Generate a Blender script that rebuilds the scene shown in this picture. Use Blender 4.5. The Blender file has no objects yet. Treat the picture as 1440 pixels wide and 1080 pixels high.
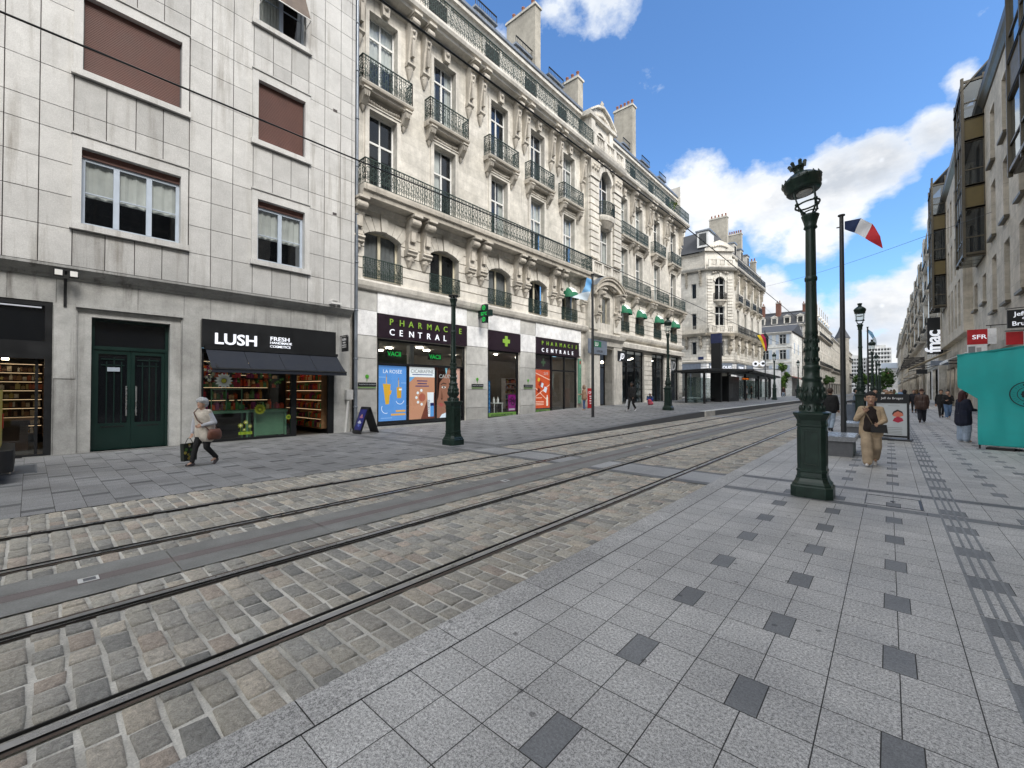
import bpy, bmesh, math, random
from math import sin, cos, pi, radians, atan2, sqrt, hypot
from mathutils import Vector, Matrix
random.seed(7)
R = random.Random(11)
scene = bpy.context.scene
COL = scene.collection

# ------------------------------------------------------------------ materials
MATS = {}
class NT:
    """tiny node-tree helper"""
    def __init__(s, mat):
        s.t = mat.node_tree; s.n = s.t.nodes; s.l = s.t.links
    def new(s, typ, **kw):
        n = s.n.new(typ)
        for k, v in kw.items():
            if k in n.inputs: n.inputs[k].default_value = v
            else: setattr(n, k, v)
        return n
    def link(s, a, b): s.l.new(a, b)
    def math(s, op, a, b=None, clamp=False):
        n = s.n.new('ShaderNodeMath'); n.operation = op; n.use_clamp = clamp
        for i, x in enumerate((a, b)):
            if x is None: continue
            if isinstance(x, (int, float)): n.inputs[i].default_value = x
            else: s.l.new(x, n.inputs[i])
        return n.outputs[0]
    def mix(s, fac, a, b, mode='MIX'):
        n = s.n.new('ShaderNodeMix'); n.data_type = 'RGBA'; n.blend_type = mode
        for i, x in ((0, fac), (6, a), (7, b)):
            if isinstance(x, (int, float)): n.inputs[i].default_value = x if i == 0 else (x, x, x, 1)
            elif isinstance(x, (tuple, list)): n.inputs[i].default_value = (*x[:3], 1)
            else: s.l.new(x, n.inputs[i])
        return n.outputs[2]
    def ramp(s, src, lo, hi, a=0.0, b=1.0):
        n = s.n.new('ShaderNodeMapRange'); n.clamp = True
        n.inputs[1].default_value = lo; n.inputs[2].default_value = hi
        n.inputs[3].default_value = a; n.inputs[4].default_value = b
        s.l.new(src, n.inputs[0]); return n.outputs[0]
    def noise(s, vec, scale, detail=4, rough=.55, dist=0.):
        n = s.n.new('ShaderNodeTexNoise')
        n.inputs['Scale'].default_value = scale; n.inputs['Detail'].default_value = detail
        n.inputs['Roughness'].default_value = rough; n.inputs['Distortion'].default_value = dist
        if vec is not None: s.l.new(vec, n.inputs['Vector'])
        return n.outputs[0]
    def pos(s):
        return s.n.new('ShaderNodeNewGeometry').outputs['Position']
    def mapping(s, vec, scale=(1, 1, 1), loc=(0, 0, 0)):
        n = s.n.new('ShaderNodeMapping'); n.inputs['Scale'].default_value = scale
        n.inputs['Location'].default_value = loc
        s.l.new(vec, n.inputs['Vector']); return n.outputs[0]
    def col(s):
        n = s.n.new('ShaderNodeAttribute'); n.attribute_name = 'col'; return n.outputs['Color']
    def bump(s, h, strength, dist=.02):
        n = s.n.new('ShaderNodeBump'); n.inputs['Strength'].default_value = strength
        n.inputs['Distance'].default_value = dist; s.l.new(h, n.inputs['Height']); return n.outputs[0]

def base(name, color=(.5, .5, .5), rough=.7, metal=0., spec=.5):
    m = bpy.data.materials.new(name); m.use_nodes = True
    p = m.node_tree.nodes['Principled BSDF']
    p.inputs['Base Color'].default_value = (*color, 1)
    p.inputs['Roughness'].default_value = rough; p.inputs['Metallic'].default_value = metal
    p.inputs['Specular IOR Level'].default_value = spec
    m.diffuse_color = (*color, 1)
    MATS[name] = m
    return m, NT(m), p

def mottled(name, color, rough=.7, metal=0., amt=.18, scale=3., bump=.0, spec=.5, use_col=False, fine=0., object_space=False):
    """plain material with soft uneven wear"""
    m, t, p = base(name, color, rough, metal, spec)
    pos = t.n.new('ShaderNodeTexCoord').outputs['Object'] if object_space else t.pos()
    n = t.noise(pos, scale, 5, .6)
    f = t.ramp(n, .3, .7, 1 - amt, 1 + amt)
    src = t.mix(1., color, t.col(), 'MULTIPLY') if use_col else color
    c = t.mix(1., src, f, 'MULTIPLY')
    if fine:
        n2 = t.noise(pos, scale * 22, 3, .7)
        c = t.mix(1., c, t.ramp(n2, .35, .65, 1 - fine, 1 + fine), 'MULTIPLY')
    t.link(c, p.inputs['Base Color'])
    t.link(t.ramp(n, .3, .7, max(rough - .08, .02), min(rough + .08, 1)), p.inputs['Roughness'])
    if bump:
        t.link(t.bump(t.noise(pos, scale * 8, 4, .6), bump), p.inputs['Normal'])
    return m

def stone(name, color, grime=(.12, .11, .10), joint=None, streak=.5, jdark=.55, bw=1.1, bh=.42, rough=.85, soft=1.):
    """weathered limestone: block joints, blotches, rain streaks"""
    m, t, p = base(name, color, rough, 0, .3)
    pos = t.pos()
    sx = t.n.new('ShaderNodeSeparateXYZ'); t.link(pos, sx.inputs[0])
    u = t.math('ADD', sx.outputs[0], sx.outputs[1])
    cb = t.n.new('ShaderNodeCombineXYZ'); t.link(u, cb.inputs[0]); t.link(sx.outputs[2], cb.inputs[1])
    big = t.noise(pos, .55, 5, .6)
    c = t.mix(t.ramp(big, .35, .68), tuple(min(1, x * (1 + .13 * soft)) for x in color), tuple(x * (1 - .22 * soft) for x in color))
    blot = t.noise(pos, 2.6, 6, .68)
    c = t.mix(1., c, t.ramp(blot, .3, .72, 1 + .13 * soft, 1 - .22 * soft), 'MULTIPLY')
    st = t.noise(t.mapping(pos, (3.2, 3.2, .22)), 1.3, 5, .65)
    st2 = t.noise(pos, .33, 3, .5)
    f = t.math('MULTIPLY', t.ramp(st, .52, .74), t.ramp(st2, .38, .66))
    c = t.mix(t.math('MULTIPLY', f, streak), c, grime)
    pit = t.noise(pos, 46, 2, .6)
    c = t.mix(1., c, t.ramp(pit, .3, .7, .9, 1.1), 'MULTIPLY')
    h = t.noise(pos, 24, 5, .65)
    if joint:
        b = t.n.new('ShaderNodeTexBrick'); b.inputs['Scale'].default_value = 1
        b.inputs['Brick Width'].default_value = bw; b.inputs['Row Height'].default_value = bh
        b.inputs['Mortar Size'].default_value = joint; b.inputs['Mortar Smooth'].default_value = .2
        b.inputs['Color1'].default_value = (1, 1, 1, 1); b.inputs['Color2'].default_value = (.86, .86, .85, 1)
        b.inputs['Mortar'].default_value = (jdark,) * 3 + (1,)
        t.link(cb.outputs[0], b.inputs['Vector'])
        c = t.mix(1., c, b.outputs['Color'], 'MULTIPLY')
        h = t.math('SUBTRACT', t.math('MULTIPLY', h, .35), b.outputs['Fac'])
    c = t.mix(1., c, t.col(), 'MULTIPLY')
    t.link(c, p.inputs['Base Color'])
    t.link(t.bump(h, .35, .02), p.inputs['Normal'])
    return m

def glass(name, tint=(.9, .95, 1.), rough=.01, body=.25, dark=(.012, .014, .018)):
    """pane: mirror-like reflection by angle over clear glass with a little body"""
    m = bpy.data.materials.new(name); m.use_nodes = True; MATS[name] = m
    t = NT(m); t.n.clear()
    out = t.new('ShaderNodeOutputMaterial')
    fr = t.n.new('ShaderNodeLayerWeight'); fz = t.math('MULTIPLY', t.math('POWER', fr.outputs['Facing'], 4.), .9)
    pos = t.pos()
    gl = t.new('ShaderNodeBsdfGlossy', Roughness=rough, Color=(*tint, 1))
    t.link(t.bump(t.noise(pos, .8, 2, .5), .06, .05), gl.inputs['Normal'])
    tr = t.new('ShaderNodeBsdfTransparent', Color=(.86, .9, .9, 1))
    df = t.new('ShaderNodeBsdfDiffuse', Color=(*dark, 1))
    a = t.new('ShaderNodeMixShader', Fac=body); t.link(tr.outputs[0], a.inputs[1]); t.link(df.outputs[0], a.inputs[2])
    b = t.new('ShaderNodeMixShader')
    t.link(t.math('ADD', fz, .07, True), b.inputs[0])
    t.link(a.outputs[0], b.inputs[1]); t.link(gl.outputs[0], b.inputs[2]); t.link(b.outputs[0], out.inputs[0])
    m.diffuse_color = (.1, .12, .15, 1)
    return m

def glow(name, color, strength):
    m, t, p = base(name, color, .5)
    p.inputs['Emission Color'].default_value = (*color, 1); p.inputs['Emission Strength'].default_value = strength
    return m

stone('limestone', (.655, .625, .565), joint=.006, streak=.6, bw=1.25, bh=.46, jdark=.78)
stone('limestone_plain', (.655, .625, .565), streak=.55)
stone('limestone_carved', (.55, .51, .445), streak=.85, grime=(.11, .095, .075))
stone('limestone_sooty', (.50, .455, .38), streak=.9, grime=(.05, .05, .045), joint=.012, bh=.4, jdark=.6)
stone('limestone_tan', (.57, .515, .43), streak=.35, joint=.009, bw=1.35, bh=.95, jdark=.62)
stone('limestone_far', (.55, .52, .46), streak=.6, joint=.02, bh=.5, jdark=.7)
stone('cladding_stone', (.54, .535, .52), streak=.85, grime=(.24, .22, .19), soft=.5)
stone('base_stone', (.44, .44, .425), streak=.85, grime=(.10, .09, .08))
stone('panel_white', (.90, .91, .92), streak=.06)
stone('panel_stone', (.56, .555, .53), streak=.3, grime=(.2, .19, .17))
stone('render_white', (.76, .76, .73), streak=.3, joint=.02, bh=.55, bw=4, jdark=.75)
stone('chimney_render', (.42, .39, .33), streak=.6, grime=(.15, .13, .11))
stone('chimney_brick', (.20, .095, .07), joint=.03, bw=.5, bh=.2, jdark=.6)
stone('concrete_pale', (.55, .55, .54), streak=.3)
mottled('joint_dark', (.07, .06, .06), .9)
mottled('dark_room', (.012, .011, .011), .95)
mottled('slate', (.045, .048, .055), .75, amt=.25, scale=6, bump=.1)
mottled('zinc', (.20, .225, .26), .4, .35, amt=.2)
mottled('iron_black', (.018, .020, .019), .45, .2, amt=.3)
mottled('iron_green', (.032, .055, .047), .5, .15, amt=.35, scale=9)
mottled('white_paint', (.72, .72, .70), .45, amt=.08)
mottled('cream_paint', (.60, .55, .42), .5, amt=.08)
mottled('blue_grey_paint', (.42, .48, .56), .45, amt=.08)
mottled('curtain', (.82, .81, .78), .9, amt=.2, scale=1.3)
mottled('curtain_grey', (.30, .30, .31), .9, amt=.25, scale=1.3)
mottled('shutter_brown', (.14, .065, .052), .55, amt=.12)
mottled('blind_wood', (.13, .10, .08), .7, amt=.3)
mottled('black_metal', (.014, .015, .017), .42, .2)
mottled('charcoal_metal', (.045, .047, .05), .4, .3)
mottled('purple_black', (.022, .012, .020), .35)
mottled('navy_fabric', (.014, .018, .028), .85, amt=.12)
mottled('lamp_green', (.012, .030, .022), .33, .1, amt=.35, scale=5, bump=.05, object_space=True)
mottled('door_green', (.004, .022, .018), .38, amt=.12)
mottled('awning_green', (.01, .14, .07), .75, amt=.15)
mottled('steel', (.55, .55, .56), .28, .95, amt=.1)
mottled('rail_steel', (.42, .43, .45), .3, .9, amt=.15, scale=6)
mottled('rail_groove', (.012, .011, .011), .6, amt=.3)
mottled('rail_iron', (.10, .075, .06), .55, .5, amt=.3, scale=9)
mottled('bronze_panel', (.115, .085, .028), .5, .1, amt=.12)
mottled('bronze_frame', (.085, .072, .05), .42, .3, amt=.15)
mottled('pale_stone_polished', (.26, .27, .285), .25, amt=.12, scale=14, fine=.3)
mottled('grey_granite', (.13, .135, .145), .6, amt=.12, scale=10, fine=.3)
mottled('teal_canvas', (.022, .40, .385), .75, amt=.07, scale=2.2, bump=.06)
mottled('teal_canvas_dark', (.016, .30, .29), .8, amt=.1)
mottled('ink', (.012, .025, .03), .8)
mottled('white_letter', (.85, .85, .85), .5, amt=.03)
mottled('grey_letter', (.45, .47, .5), .5, amt=.03)
mottled('black_letter', (.02, .02, .02), .5)
mottled('wood_warm', (.24, .13, .06), .6, amt=.25)
mottled('wood_dark', (.07, .04, .024), .6, amt=.25)
mottled('shop_wall', (.36, .33, .29), .8, amt=.1)
mottled('shop_dark', (.045, .04, .035), .8, amt=.1)
mottled('shop_green', (.06, .12, .025), .7, amt=.1)
mottled('mint_paint', (.14, .30, .18), .55, amt=.12)
mottled('goods', (.85, .85, .85), .5, amt=.1, scale=9, use_col=True)
mottled('print', (.92, .92, .92), .35, amt=.03, use_col=True)
mottled('cloth', (1., 1., 1.), .85, amt=.24, scale=5, bump=.7, use_col=True)
mottled('leather', (1., 1., 1.), .5, amt=.22, scale=9, bump=.2, use_col=True)
mottled('skin', (1., 1., 1.), .55, amt=.06, scale=12, use_col=True)
mottled('hair', (1., 1., 1.), .6, amt=.35, scale=30, bump=.3, use_col=True)
mottled('flag_cloth', (.95, .95, .95), .8, amt=.06, use_col=True)
mottled('fascia_grey', (.16, .19, .24), .5)
mottled('awning_cream', (.50, .42, .29), .8)
mottled('awning_dark', (.06, .055, .05), .8)
mottled('awning_red', (.16, .06, .045), .8)
mottled('terracotta', (.25, .10, .06), .8, amt=.3, scale=8)
mottled('red_sign', (.50, .012, .018), .4)
mottled('leaf_green', (.05, .11, .022), .7, amt=.3, scale=4, use_col=True)
mottled('bark', (.06, .045, .03), .9, amt=.3, scale=12)
mottled('van_yellow', (.55, .42, .02), .35)
mottled('rubber', (.015, .015, .016), .7)
glass('glass_window', (.80, .85, .92), body=.2)
glass('glass_dark', (.30, .31, .32), body=.6, rough=.06)
glass('glass_shop', (.75, .78, .8), body=.03)
glass('glass_shelter', (.7, .8, .78), body=.08, dark=(.2, .3, .28))
glass('glass_bay', (.95, 1, 1), body=.75, dark=(.02, .02, .02))
glass('glass_lantern', (.8, .85, .9), body=.02, dark=(.3, .3, .3))
glow('shop_light', (1., .90, .76), 14.)
glow('shop_light_warm', (1., .76, .50), 14.)
glow('shelf_glow', (1., .70, .40), .55)
glow('led_green', (.02, .8, .12), .22)
glow('led_orange', (1., .22, .02), .9)
glow('sign_white', (.9, .93, 1.), .22)
glow('sign_lime', (.27, .47, .06), .03)
glow('bulb', (1., .85, .6), 6.)

# ------------------------------------------------------------------ mesh builder
class MB:
    def __init__(s):
        s.v = []; s.f = []; s.m = []; s.keys = []; s.c = []; s.s = []
    def k(s, key):
        if key not in s.keys: s.keys.append(key)
        return s.keys.index(key)
    def add(s, verts, faces, key, col=None, smooth=False):
        o = len(s.v); s.v.extend(tuple(x) for x in verts); ki = s.k(key)
        for f in faces:
            s.f.append(tuple(i + o for i in f)); s.m.append(ki); s.c.append(col); s.s.append(smooth)
    def quad(s, a, b, c, d, key, col=None): s.add((a, b, c, d), ((0, 1, 2, 3),), key, col)
    def box(s, x0, x1, y0, y1, z0, z1, key, col=None):
        v = [(x, y, z) for z in (z0, z1) for y in (y0, y1) for x in (x0, x1)]
        s.add(v, ((0, 2, 3, 1), (4, 5, 7, 6), (0, 1, 5, 4), (2, 6, 7, 3), (0, 4, 6, 2), (1, 3, 7, 5)), key, col)
    def hexa(s, v8, key, col=None):
        s.add(v8, ((0, 2, 3, 1), (4, 5, 7, 6), (0, 1, 5, 4), (2, 6, 7, 3), (0, 4, 6, 2), (1, 3, 7, 5)), key, col)
    def bar(s, a, b, w, key, h=None, col=None, up=(0, 0, 1)):
        a = Vector(a); b = Vector(b); d = (b - a)
        if d.length < 1e-6: return
        d.normalize(); u = Vector(up)
        if abs(d.dot(u)) > .95: u = Vector((0, 1, 0)) if abs(d.y) < .9 else Vector((1, 0, 0))
        sd = d.cross(u).normalized(); u = sd.cross(d).normalized()
        h = w if h is None else h
        r = [a + sd * i * w / 2 + u * j * h / 2 for i, j in ((-1, -1), (1, -1), (1, 1), (-1, 1))]
        q = [x + (b - a) for x in r]
        s.add(r + q, ((0, 3, 2, 1), (4, 5, 6, 7), (0, 1, 5, 4), (1, 2, 6, 5), (2, 3, 7, 6), (3, 0, 4, 7)), key, col)
    def tube(s, pts, r, key, n=8, col=None, caps=True, smooth=True):
        pts = [Vector(p) for p in pts]; rs = r if isinstance(r, (list, tuple)) else [r] * len(pts)
        vs = []; prev = None
        for i, p in enumerate(pts):
            d = (pts[min(i + 1, len(pts) - 1)] - pts[max(i - 1, 0)]).normalized()
            if prev is None:
                u = Vector((0, 0, 1)) if abs(d.z) < .9 else Vector((1, 0, 0))
                a = d.cross(u).normalized()
            else:
                a = (prev - d * prev.dot(d)).normalized()
            prev = a; b = d.cross(a)
            for k in range(n):
                t = 2 * pi * k / n; vs.append(p + (a * cos(t) + b * sin(t)) * rs[i])
        fs = [(i * n + k, i * n + (k + 1) % n, (i + 1) * n + (k + 1) % n, (i + 1) * n + k) for i in range(len(pts) - 1) for k in range(n)]
        s.add(vs, fs, key, col, smooth)
        if caps:
            s.add(vs[:n], (tuple(range(n))[::-1],), key, col); s.add(vs[-n:], (tuple(range(n)),), key, col)
    def lathe(s, prof, key, n=20, c=(0, 0, 0), col=None, smooth=True, rot=0., squash=None):
        """prof: list of (radius, z)"""
        vs = []
        for r, z in prof:
            for k in range(n):
                t = 2 * pi * k / n + rot
                vs.append((c[0] + r * cos(t), c[1] + r * sin(t), c[2] + z))
        m = len(prof)
        fs = [(i * n + k, i * n + (k + 1) % n, (i + 1) * n + (k + 1) % n, (i + 1) * n + k) for i in range(m - 1) for k in range(n)]
        s.add(vs, fs, key, col, smooth)
        if prof[0][0] > 1e-4: s.add(vs[:n], (tuple(range(n))[::-1],), key, col)
        if prof[-1][0] > 1e-4: s.add(vs[-n:], (tuple(range(n)),), key, col)
    def ring(s, c, ax, ay, r, w, key, n=10, th=None):
        """flat-ish ring made of bars in the plane ax, ay"""
        c = Vector(c); ax = Vector(ax); ay = Vector(ay); az = ax.cross(ay).normalized()
        th = w if th is None else th; vs = []
        for k in range(n):
            t = 2 * pi * k / n; d = ax * cos(t) + ay * sin(t)
            for rr, hh in ((r - w / 2, -th / 2), (r + w / 2, -th / 2), (r + w / 2, th / 2), (r - w / 2, th / 2)):
                vs.append(c + d * rr + az * hh)
        fs = []
        for k in range(n):
            a = k * 4; b = ((k + 1) % n) * 4
            for j in range(4): fs.append((a + j, a + (j + 1) % 4, b + (j + 1) % 4, b + j))
        s.add(vs, fs, key)
    def sphere(s, c, r, key, n=10, m=7, col=None, sc=(1, 1, 1)):
        prof = [(max(sin(pi * i / m), 1e-5), -cos(pi * i / m)) for i in range(m + 1)]
        vs = [(c[0] + r * sc[0] * p * cos(2 * pi * k / n), c[1] + r * sc[1] * p * sin(2 * pi * k / n), c[2] + r * sc[2] * z) for p, z in prof for k in range(n)]
        fs = [(i * n + k, i * n + (k + 1) % n, (i + 1) * n + (k + 1) % n, (i + 1) * n + k) for i in range(m) for k in range(n)]
        s.add(vs, fs, key, col, True)
    def mesh(s, name):
        me = bpy.data.meshes.new(name)
        me.from_pydata(s.v, [], s.f)
        for k in s.keys: me.materials.append(MATS[k])
        me.polygons.foreach_set('material_index', s.m)
        me.polygons.foreach_set('use_smooth', s.s)
        a = me.attributes.new('col', 'FLOAT_COLOR', 'FACE')
        fl = []
        for c in s.c:
            c = (1, 1, 1) if c is None else ((c,) * 3 if isinstance(c, (int, float)) else c)
            fl.extend((c[0], c[1], c[2], 1.))
        a.data.foreach_set('color', fl)
        me.update(); return me
    def build(s, name, parent=None, loc=None):
        """verts are in the world; the object's origin goes to loc (or its parent's)"""
        o = None
        org = Vector(loc) if loc is not None else (parent_loc(parent) if parent else Vector((0, 0, 0)))
        if org.length > 0:
            s.v = [(x - org.x, y - org.y, z - org.z) for x, y, z in s.v]
        return link(name, s.mesh(name), parent, None if parent else org)

def parent_loc(p):
    v = Vector((0, 0, 0))
    while p is not None:
        v += p.location; p = p.parent
    return v
def link(name, data, parent=None, loc=None):
    o = bpy.data.objects.new(name, data); COL.objects.link(o)
    if parent is not None: o.parent = parent
    if loc is not None: o.location = loc
    return o
def tag(o, label=None, cat=None, group=None, kind=None):
    if label: o['label'] = label
    if cat: o['category'] = cat
    if group: o['group'] = group
    if kind: o['kind'] = kind
    return o
def thing(name, loc, label, cat, group=None, rz=0.):
    o = bpy.data.objects.new(name, None); COL.objects.link(o); o.empty_display_size = .2
    o.location = loc; o.rotation_euler = (0, 0, rz)
    return tag(o, label, cat, group)
def copy_tree(o, parent=None):
    c = o.copy(); COL.objects.link(c)
    if parent is not None: c.parent = parent
    for ch in list(o.children): copy_tree(ch, c)
    return c
def inst(me, name, parent, wloc, rz=0.):
    """another part sharing mesh data, at a world position under an unrotated parent"""
    return_o = link(name, me, parent, Vector(wloc) - parent_loc(parent)); return_o.rotation_euler = (0, 0, rz)
    return return_o

# ------------------------------------------------------------------ frames on facades
class Fr:
    """u runs along the wall, d outwards from it, z up"""
    def __init__(s, ox, oy, u, n, oz=0.):
        s.o = Vector((ox, oy, oz)); s.u = Vector((*u, 0)).normalized(); s.n = Vector((*n, 0)).normalized()
        s.rz = atan2(s.n.y, s.n.x) - pi / 2
    def P(s, u, z, d=0.): return s.o + s.u * u + s.n * d + Vector((0, 0, z))
    def at(s, d): 
        q = s.o + s.n * d
        return Fr(q.x, q.y, s.u[:2], s.n[:2], s.o.z)
def fbox(mb, fr, u0, u1, z0, z1, d0, d1, key, col=None):
    mb.hexa([fr.P(u, z, d) for z in (z0, z1) for d in (d0, d1) for u in (u0, u1)], key, col)
def fprof(mb, fr, prof, u0, u1, key, smooth=False, ends=True, col=None):
    """(d,z) outline swept along u"""
    n = len(prof); v = [fr.P(u0, z, d) for d, z in prof] + [fr.P(u1, z, d) for d, z in prof]
    mb.add(v, [(i, (i + 1) % n, n + (i + 1) % n, n + i) for i in range(n)], key, col, smooth)
    if ends: mb.add(v, (tuple(range(n))[::-1], tuple(range(n, 2 * n))), key, col)
def fext(mb, fr, poly, d0, d1, key, col=None, back=False):
    """(u,z) outline given a thickness"""
    n = len(poly); v = [fr.P(u, z, d0) for u, z in poly] + [fr.P(u, z, d1) for u, z in poly]
    mb.add(v, [(i, (i + 1) % n, n + (i + 1) % n, n + i) for i in range(n)], key, col)
    fs = [tuple(range(n, 2 * n))]
    if back: fs.append(tuple(range(n))[::-1])
    mb.add(v, fs, key, col)
def arc_pts(u0, u1, z1, rise, n=10):
    """segmental arch points from (u0, z1-rise) over the top to (u1, z1-rise)"""
    w = (u1 - u0) / 2; c = (u0 + u1) / 2
    if rise >= w * .99: return [(c - w * cos(pi * i / n), z1 - rise + rise * sin(pi * i / n)) for i in range(n + 1)]
    r = (w * w + rise * rise) / (2 * rise); a = math.asin(w / r)
    return [(c + r * sin(-a + 2 * a * i / n), z1 - r + r * cos(-a + 2 * a * i / n)) for i in range(n + 1)]

class H:
    def __init__(s, u0, u1, z0, z1, rise=0., **kw):
        s.u0, s.u1, s.z0, s.z1, s.rise = u0, u1, z0, z1, rise; s.kw = kw
def wall(mb, fr, u0, u1, z0, z1, holes, key, reveal=.3, back='dark_room', rkey=None, d=0., room=.45):
    rkey = rkey or key
    us = sorted({u0, u1} | {x for h in holes for x in (h.u0, h.u1) if u0 < x < u1})
    zs = sorted({z0, z1} | {x for h in holes for x in (h.z0, h.z1) if z0 < x < z1})
    for i in range(len(us) - 1):
        run = None
        for j in range(len(zs) - 1):
            cu = (us[i] + us[i + 1]) / 2; cz = (zs[j] + zs[j + 1]) / 2
            if any(h.u0 < cu < h.u1 and h.z0 < cz < h.z1 for h in holes): continue
            mb.quad(fr.P(us[i], zs[j], d), fr.P(us[i + 1], zs[j], d), fr.P(us[i + 1], zs[j + 1], d), fr.P(us[i], zs[j + 1], d), key)
    for h in holes:
        r = h.kw.get('reveal', reveal); P = fr.P; zt = h.z1 - h.rise
        mb.quad(P(h.u0, h.z0, d), P(h.u1, h.z0, d), P(h.u1, h.z0, d - r), P(h.u0, h.z0, d - r), rkey)
        mb.quad(P(h.u0, h.z0, d), P(h.u0, h.z0, d - r), P(h.u0, zt, d - r), P(h.u0, zt, d), rkey)
        mb.quad(P(h.u1, h.z0, d), P(h.u1, zt, d), P(h.u1, zt, d - r), P(h.u1, h.z0, d - r), rkey)
        if h.rise:
            a = arc_pts(h.u0, h.u1, h.z1, h.rise)
            for (ua, za), (ub, zb) in zip(a, a[1:]):
                mb.quad(P(ua, za, d), P(ub, zb, d), P(ub, h.z1, d), P(ua, h.z1, d), key)
                mb.quad(P(ua, za, d), P(ub, zb, d), P(ub, zb, d - r), P(ua, za, d - r), rkey)
        else:
            mb.quad(P(h.u0, zt, d), P(h.u0, zt, d - r), P(h.u1, zt, d - r), P(h.u1, zt, d), rkey)
        if back and not h.kw.get('open'):
            e = .35; rr = d - r - room
            mb.quad(P(h.u0 - e, h.z0 - .1, rr), P(h.u1 + e, h.z0 - .1, rr), P(h.u1 + e, h.z1 + .3, rr), P(h.u0 - e, h.z1 + .3, rr), back)
def strips(mb, fr, u0, u1, z0, z1, holes, pitch, gap, depth, key, d=0., cols=None):
    """horizontal rusticated courses standing proud of the wall, broken by the openings"""
    n = max(1, round((z1 - z0) / pitch)); hz = (z1 - z0) / n
    for i in range(n):
        a = z0 + i * hz + gap / 2; b = z0 + (i + 1) * hz - gap / 2; segs = [(u0, u1)]
        for h in holes:
            if h.z0 < b and h.z1 > a:
                e0, e1 = h.u0, h.u1; ns = []
                for s0, s1 in segs:
                    if e1 <= s0 or e0 >= s1: ns.append((s0, s1)); continue
                    if e0 > s0: ns.append((s0, e0))
                    if e1 < s1: ns.append((e1, s1))
                segs = ns
        for s0, s1 in segs:
            if s1 - s0 > .03: fbox(mb, fr, s0, s1, a, b, d, d + depth, key, .93 + .14 * R.random())

def window(parent, fr, h, reveal=.3, frame='white_paint', cols=2, transom=.75, bars=0, curtain=None, glasskey='glass_window', t=.07, door=False):
    """window part: frame mesh, with its pane (and curtain) as sub-parts"""
    d = -reveal; mb = MB(); z0, z1, u0, u1 = h.z0, h.z1, h.u0, h.u1
    def fb(a, b, c, e, dd=.05): fbox(mb, fr, a, b, c, e, d, d + dd, frame)
    fb(u0, u0 + t, z0, z1); fb(u1 - t, u1, z0, z1); fb(u0 + t, u1 - t, z0, z0 + t * 1.2); fb(u0 + t, u1 - t, z1 - t, z1)
    zt = z0 + (z1 - z0) * transom if transom else z1
    if transom: fb(u0 + t, u1 - t, zt - t * .6, zt + t * .6, .065)
    for i in range(1, cols):
        c = u0 + (u1 - u0) * i / cols
        fb(c - t * .75, c + t * .75, z0 + t * 1.2, (zt - t * .6) if transom else z1 - t, .06)
        if transom: fb(c - t * .35, c + t * .35, zt + t * .6, z1 - t, .045)
    for i in range(1, bars + 1):
        z = z0 + (zt - z0) * i / (bars + 1)
        for k in range(cols):
            a = u0 + (u1 - u0) * k / cols + t * .75; b = u0 + (u1 - u0) * (k + 1) / cols - t * .75
            fb(a, b, z - .014, z + .014, .035)
    w = mb.build('window', parent)
    g = MB(); g.quad(fr.P(u0 + t * .5, z0, d + .02), fr.P(u1 - t * .5, z0, d + .02), fr.P(u1 - t * .5, z1, d + .02), fr.P(u0 + t * .5, z1, d + .02), glasskey)
    g.build('pane', w)
    if curtain:
        c = MB(); n = 26; top = z1 - .02; k = curtain
        def sheet(a, b, zb, key):
            for i in range(n):
                ua = a + (b - a) * i / n; ub = a + (b - a) * (i + 1) / n
                da = d - .055 + .022 * sin(i * 1.9); db = d - .055 + .022 * sin((i + 1) * 1.9)
                c.quad(fr.P(ua, zb, da), fr.P(ub, zb, db), fr.P(ub, top, db), fr.P(ua, top, da), key)
        W = u1 - u0
        if k == 'sides': sheet(u0, u0 + W * .3, z0, 'curtain'); sheet(u1 - W * .3, u1, z0, 'curtain')
        elif k == 'full': sheet(u0, u1, z0, 'curtain')
        elif k == 'half': sheet(u0, u1, z0 + (z1 - z0) * .45, 'curtain')
        elif k == 'left': sheet(u0, u0 + W * .5, z0, 'curtain')
        elif k == 'grey': sheet(u0, u1, z0 + .1, 'curtain_grey')
        c.build('curtain', w)
    return w

def rail_run(mb, a, b, z0, h, key='iron_green', step=.12, rich=True, w=.016):
    """ornamental iron railing between two ground-plan points"""
    a = Vector((a[0], a[1], 0)); b = Vector((b[0], b[1], 0)); L = (b - a).length; d = (b - a).normalized()
    Z = Vector((0, 0, 1))
    def p(s, z): return a + d * s + Z * (z0 + z)
    mb.bar(p(0, h), p(L, h), .05, key, .035); mb.bar(p(0, .05), p(L, .05), .03, key, .022)
    mb.bar(p(0, h * .86), p(L, h * .86), .022, key, .016)
    n = max(2, round(L / step))
    for i in range(n + 1):
        s = L * i / n
        mb.bar(p(s, .0), p(s, h), w * (1.9 if i in (0, n) or (rich and i % 12 == 0) else 1), key)
    if rich:
        m = max(1, round(L / (step * 2)))
        for i in range(m):
            s = L * (i + .5) / m; rr = min(step * .85, h * .14)
            mb.ring(p(s, h * .27), d, Z, rr, .018, key, 8); mb.ring(p(s, h * .27), d, Z, rr * .42, .018, key, 6)
            mb.ring(p(s, h * .57), d, Z * 1.5, rr * .78, .018, key, 8)
            mb.bar(p(s, h * .40), p(s, h * .47), .02, key)
            mb.bar(p(s - step * .8, h * .45), p(s, h * .40), .016, key); mb.bar(p(s + step * .8, h * .45), p(s, h * .40), .016, key)
            mb.bar(p(s - step * .6, h * .72), p(s, h * .84), .016, key); mb.bar(p(s + step * .6, h * .72), p(s, h * .84), .016, key)
            mb.ring(p(s, h * .93), d, Z, h * .045, .014, key, 6)

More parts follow.
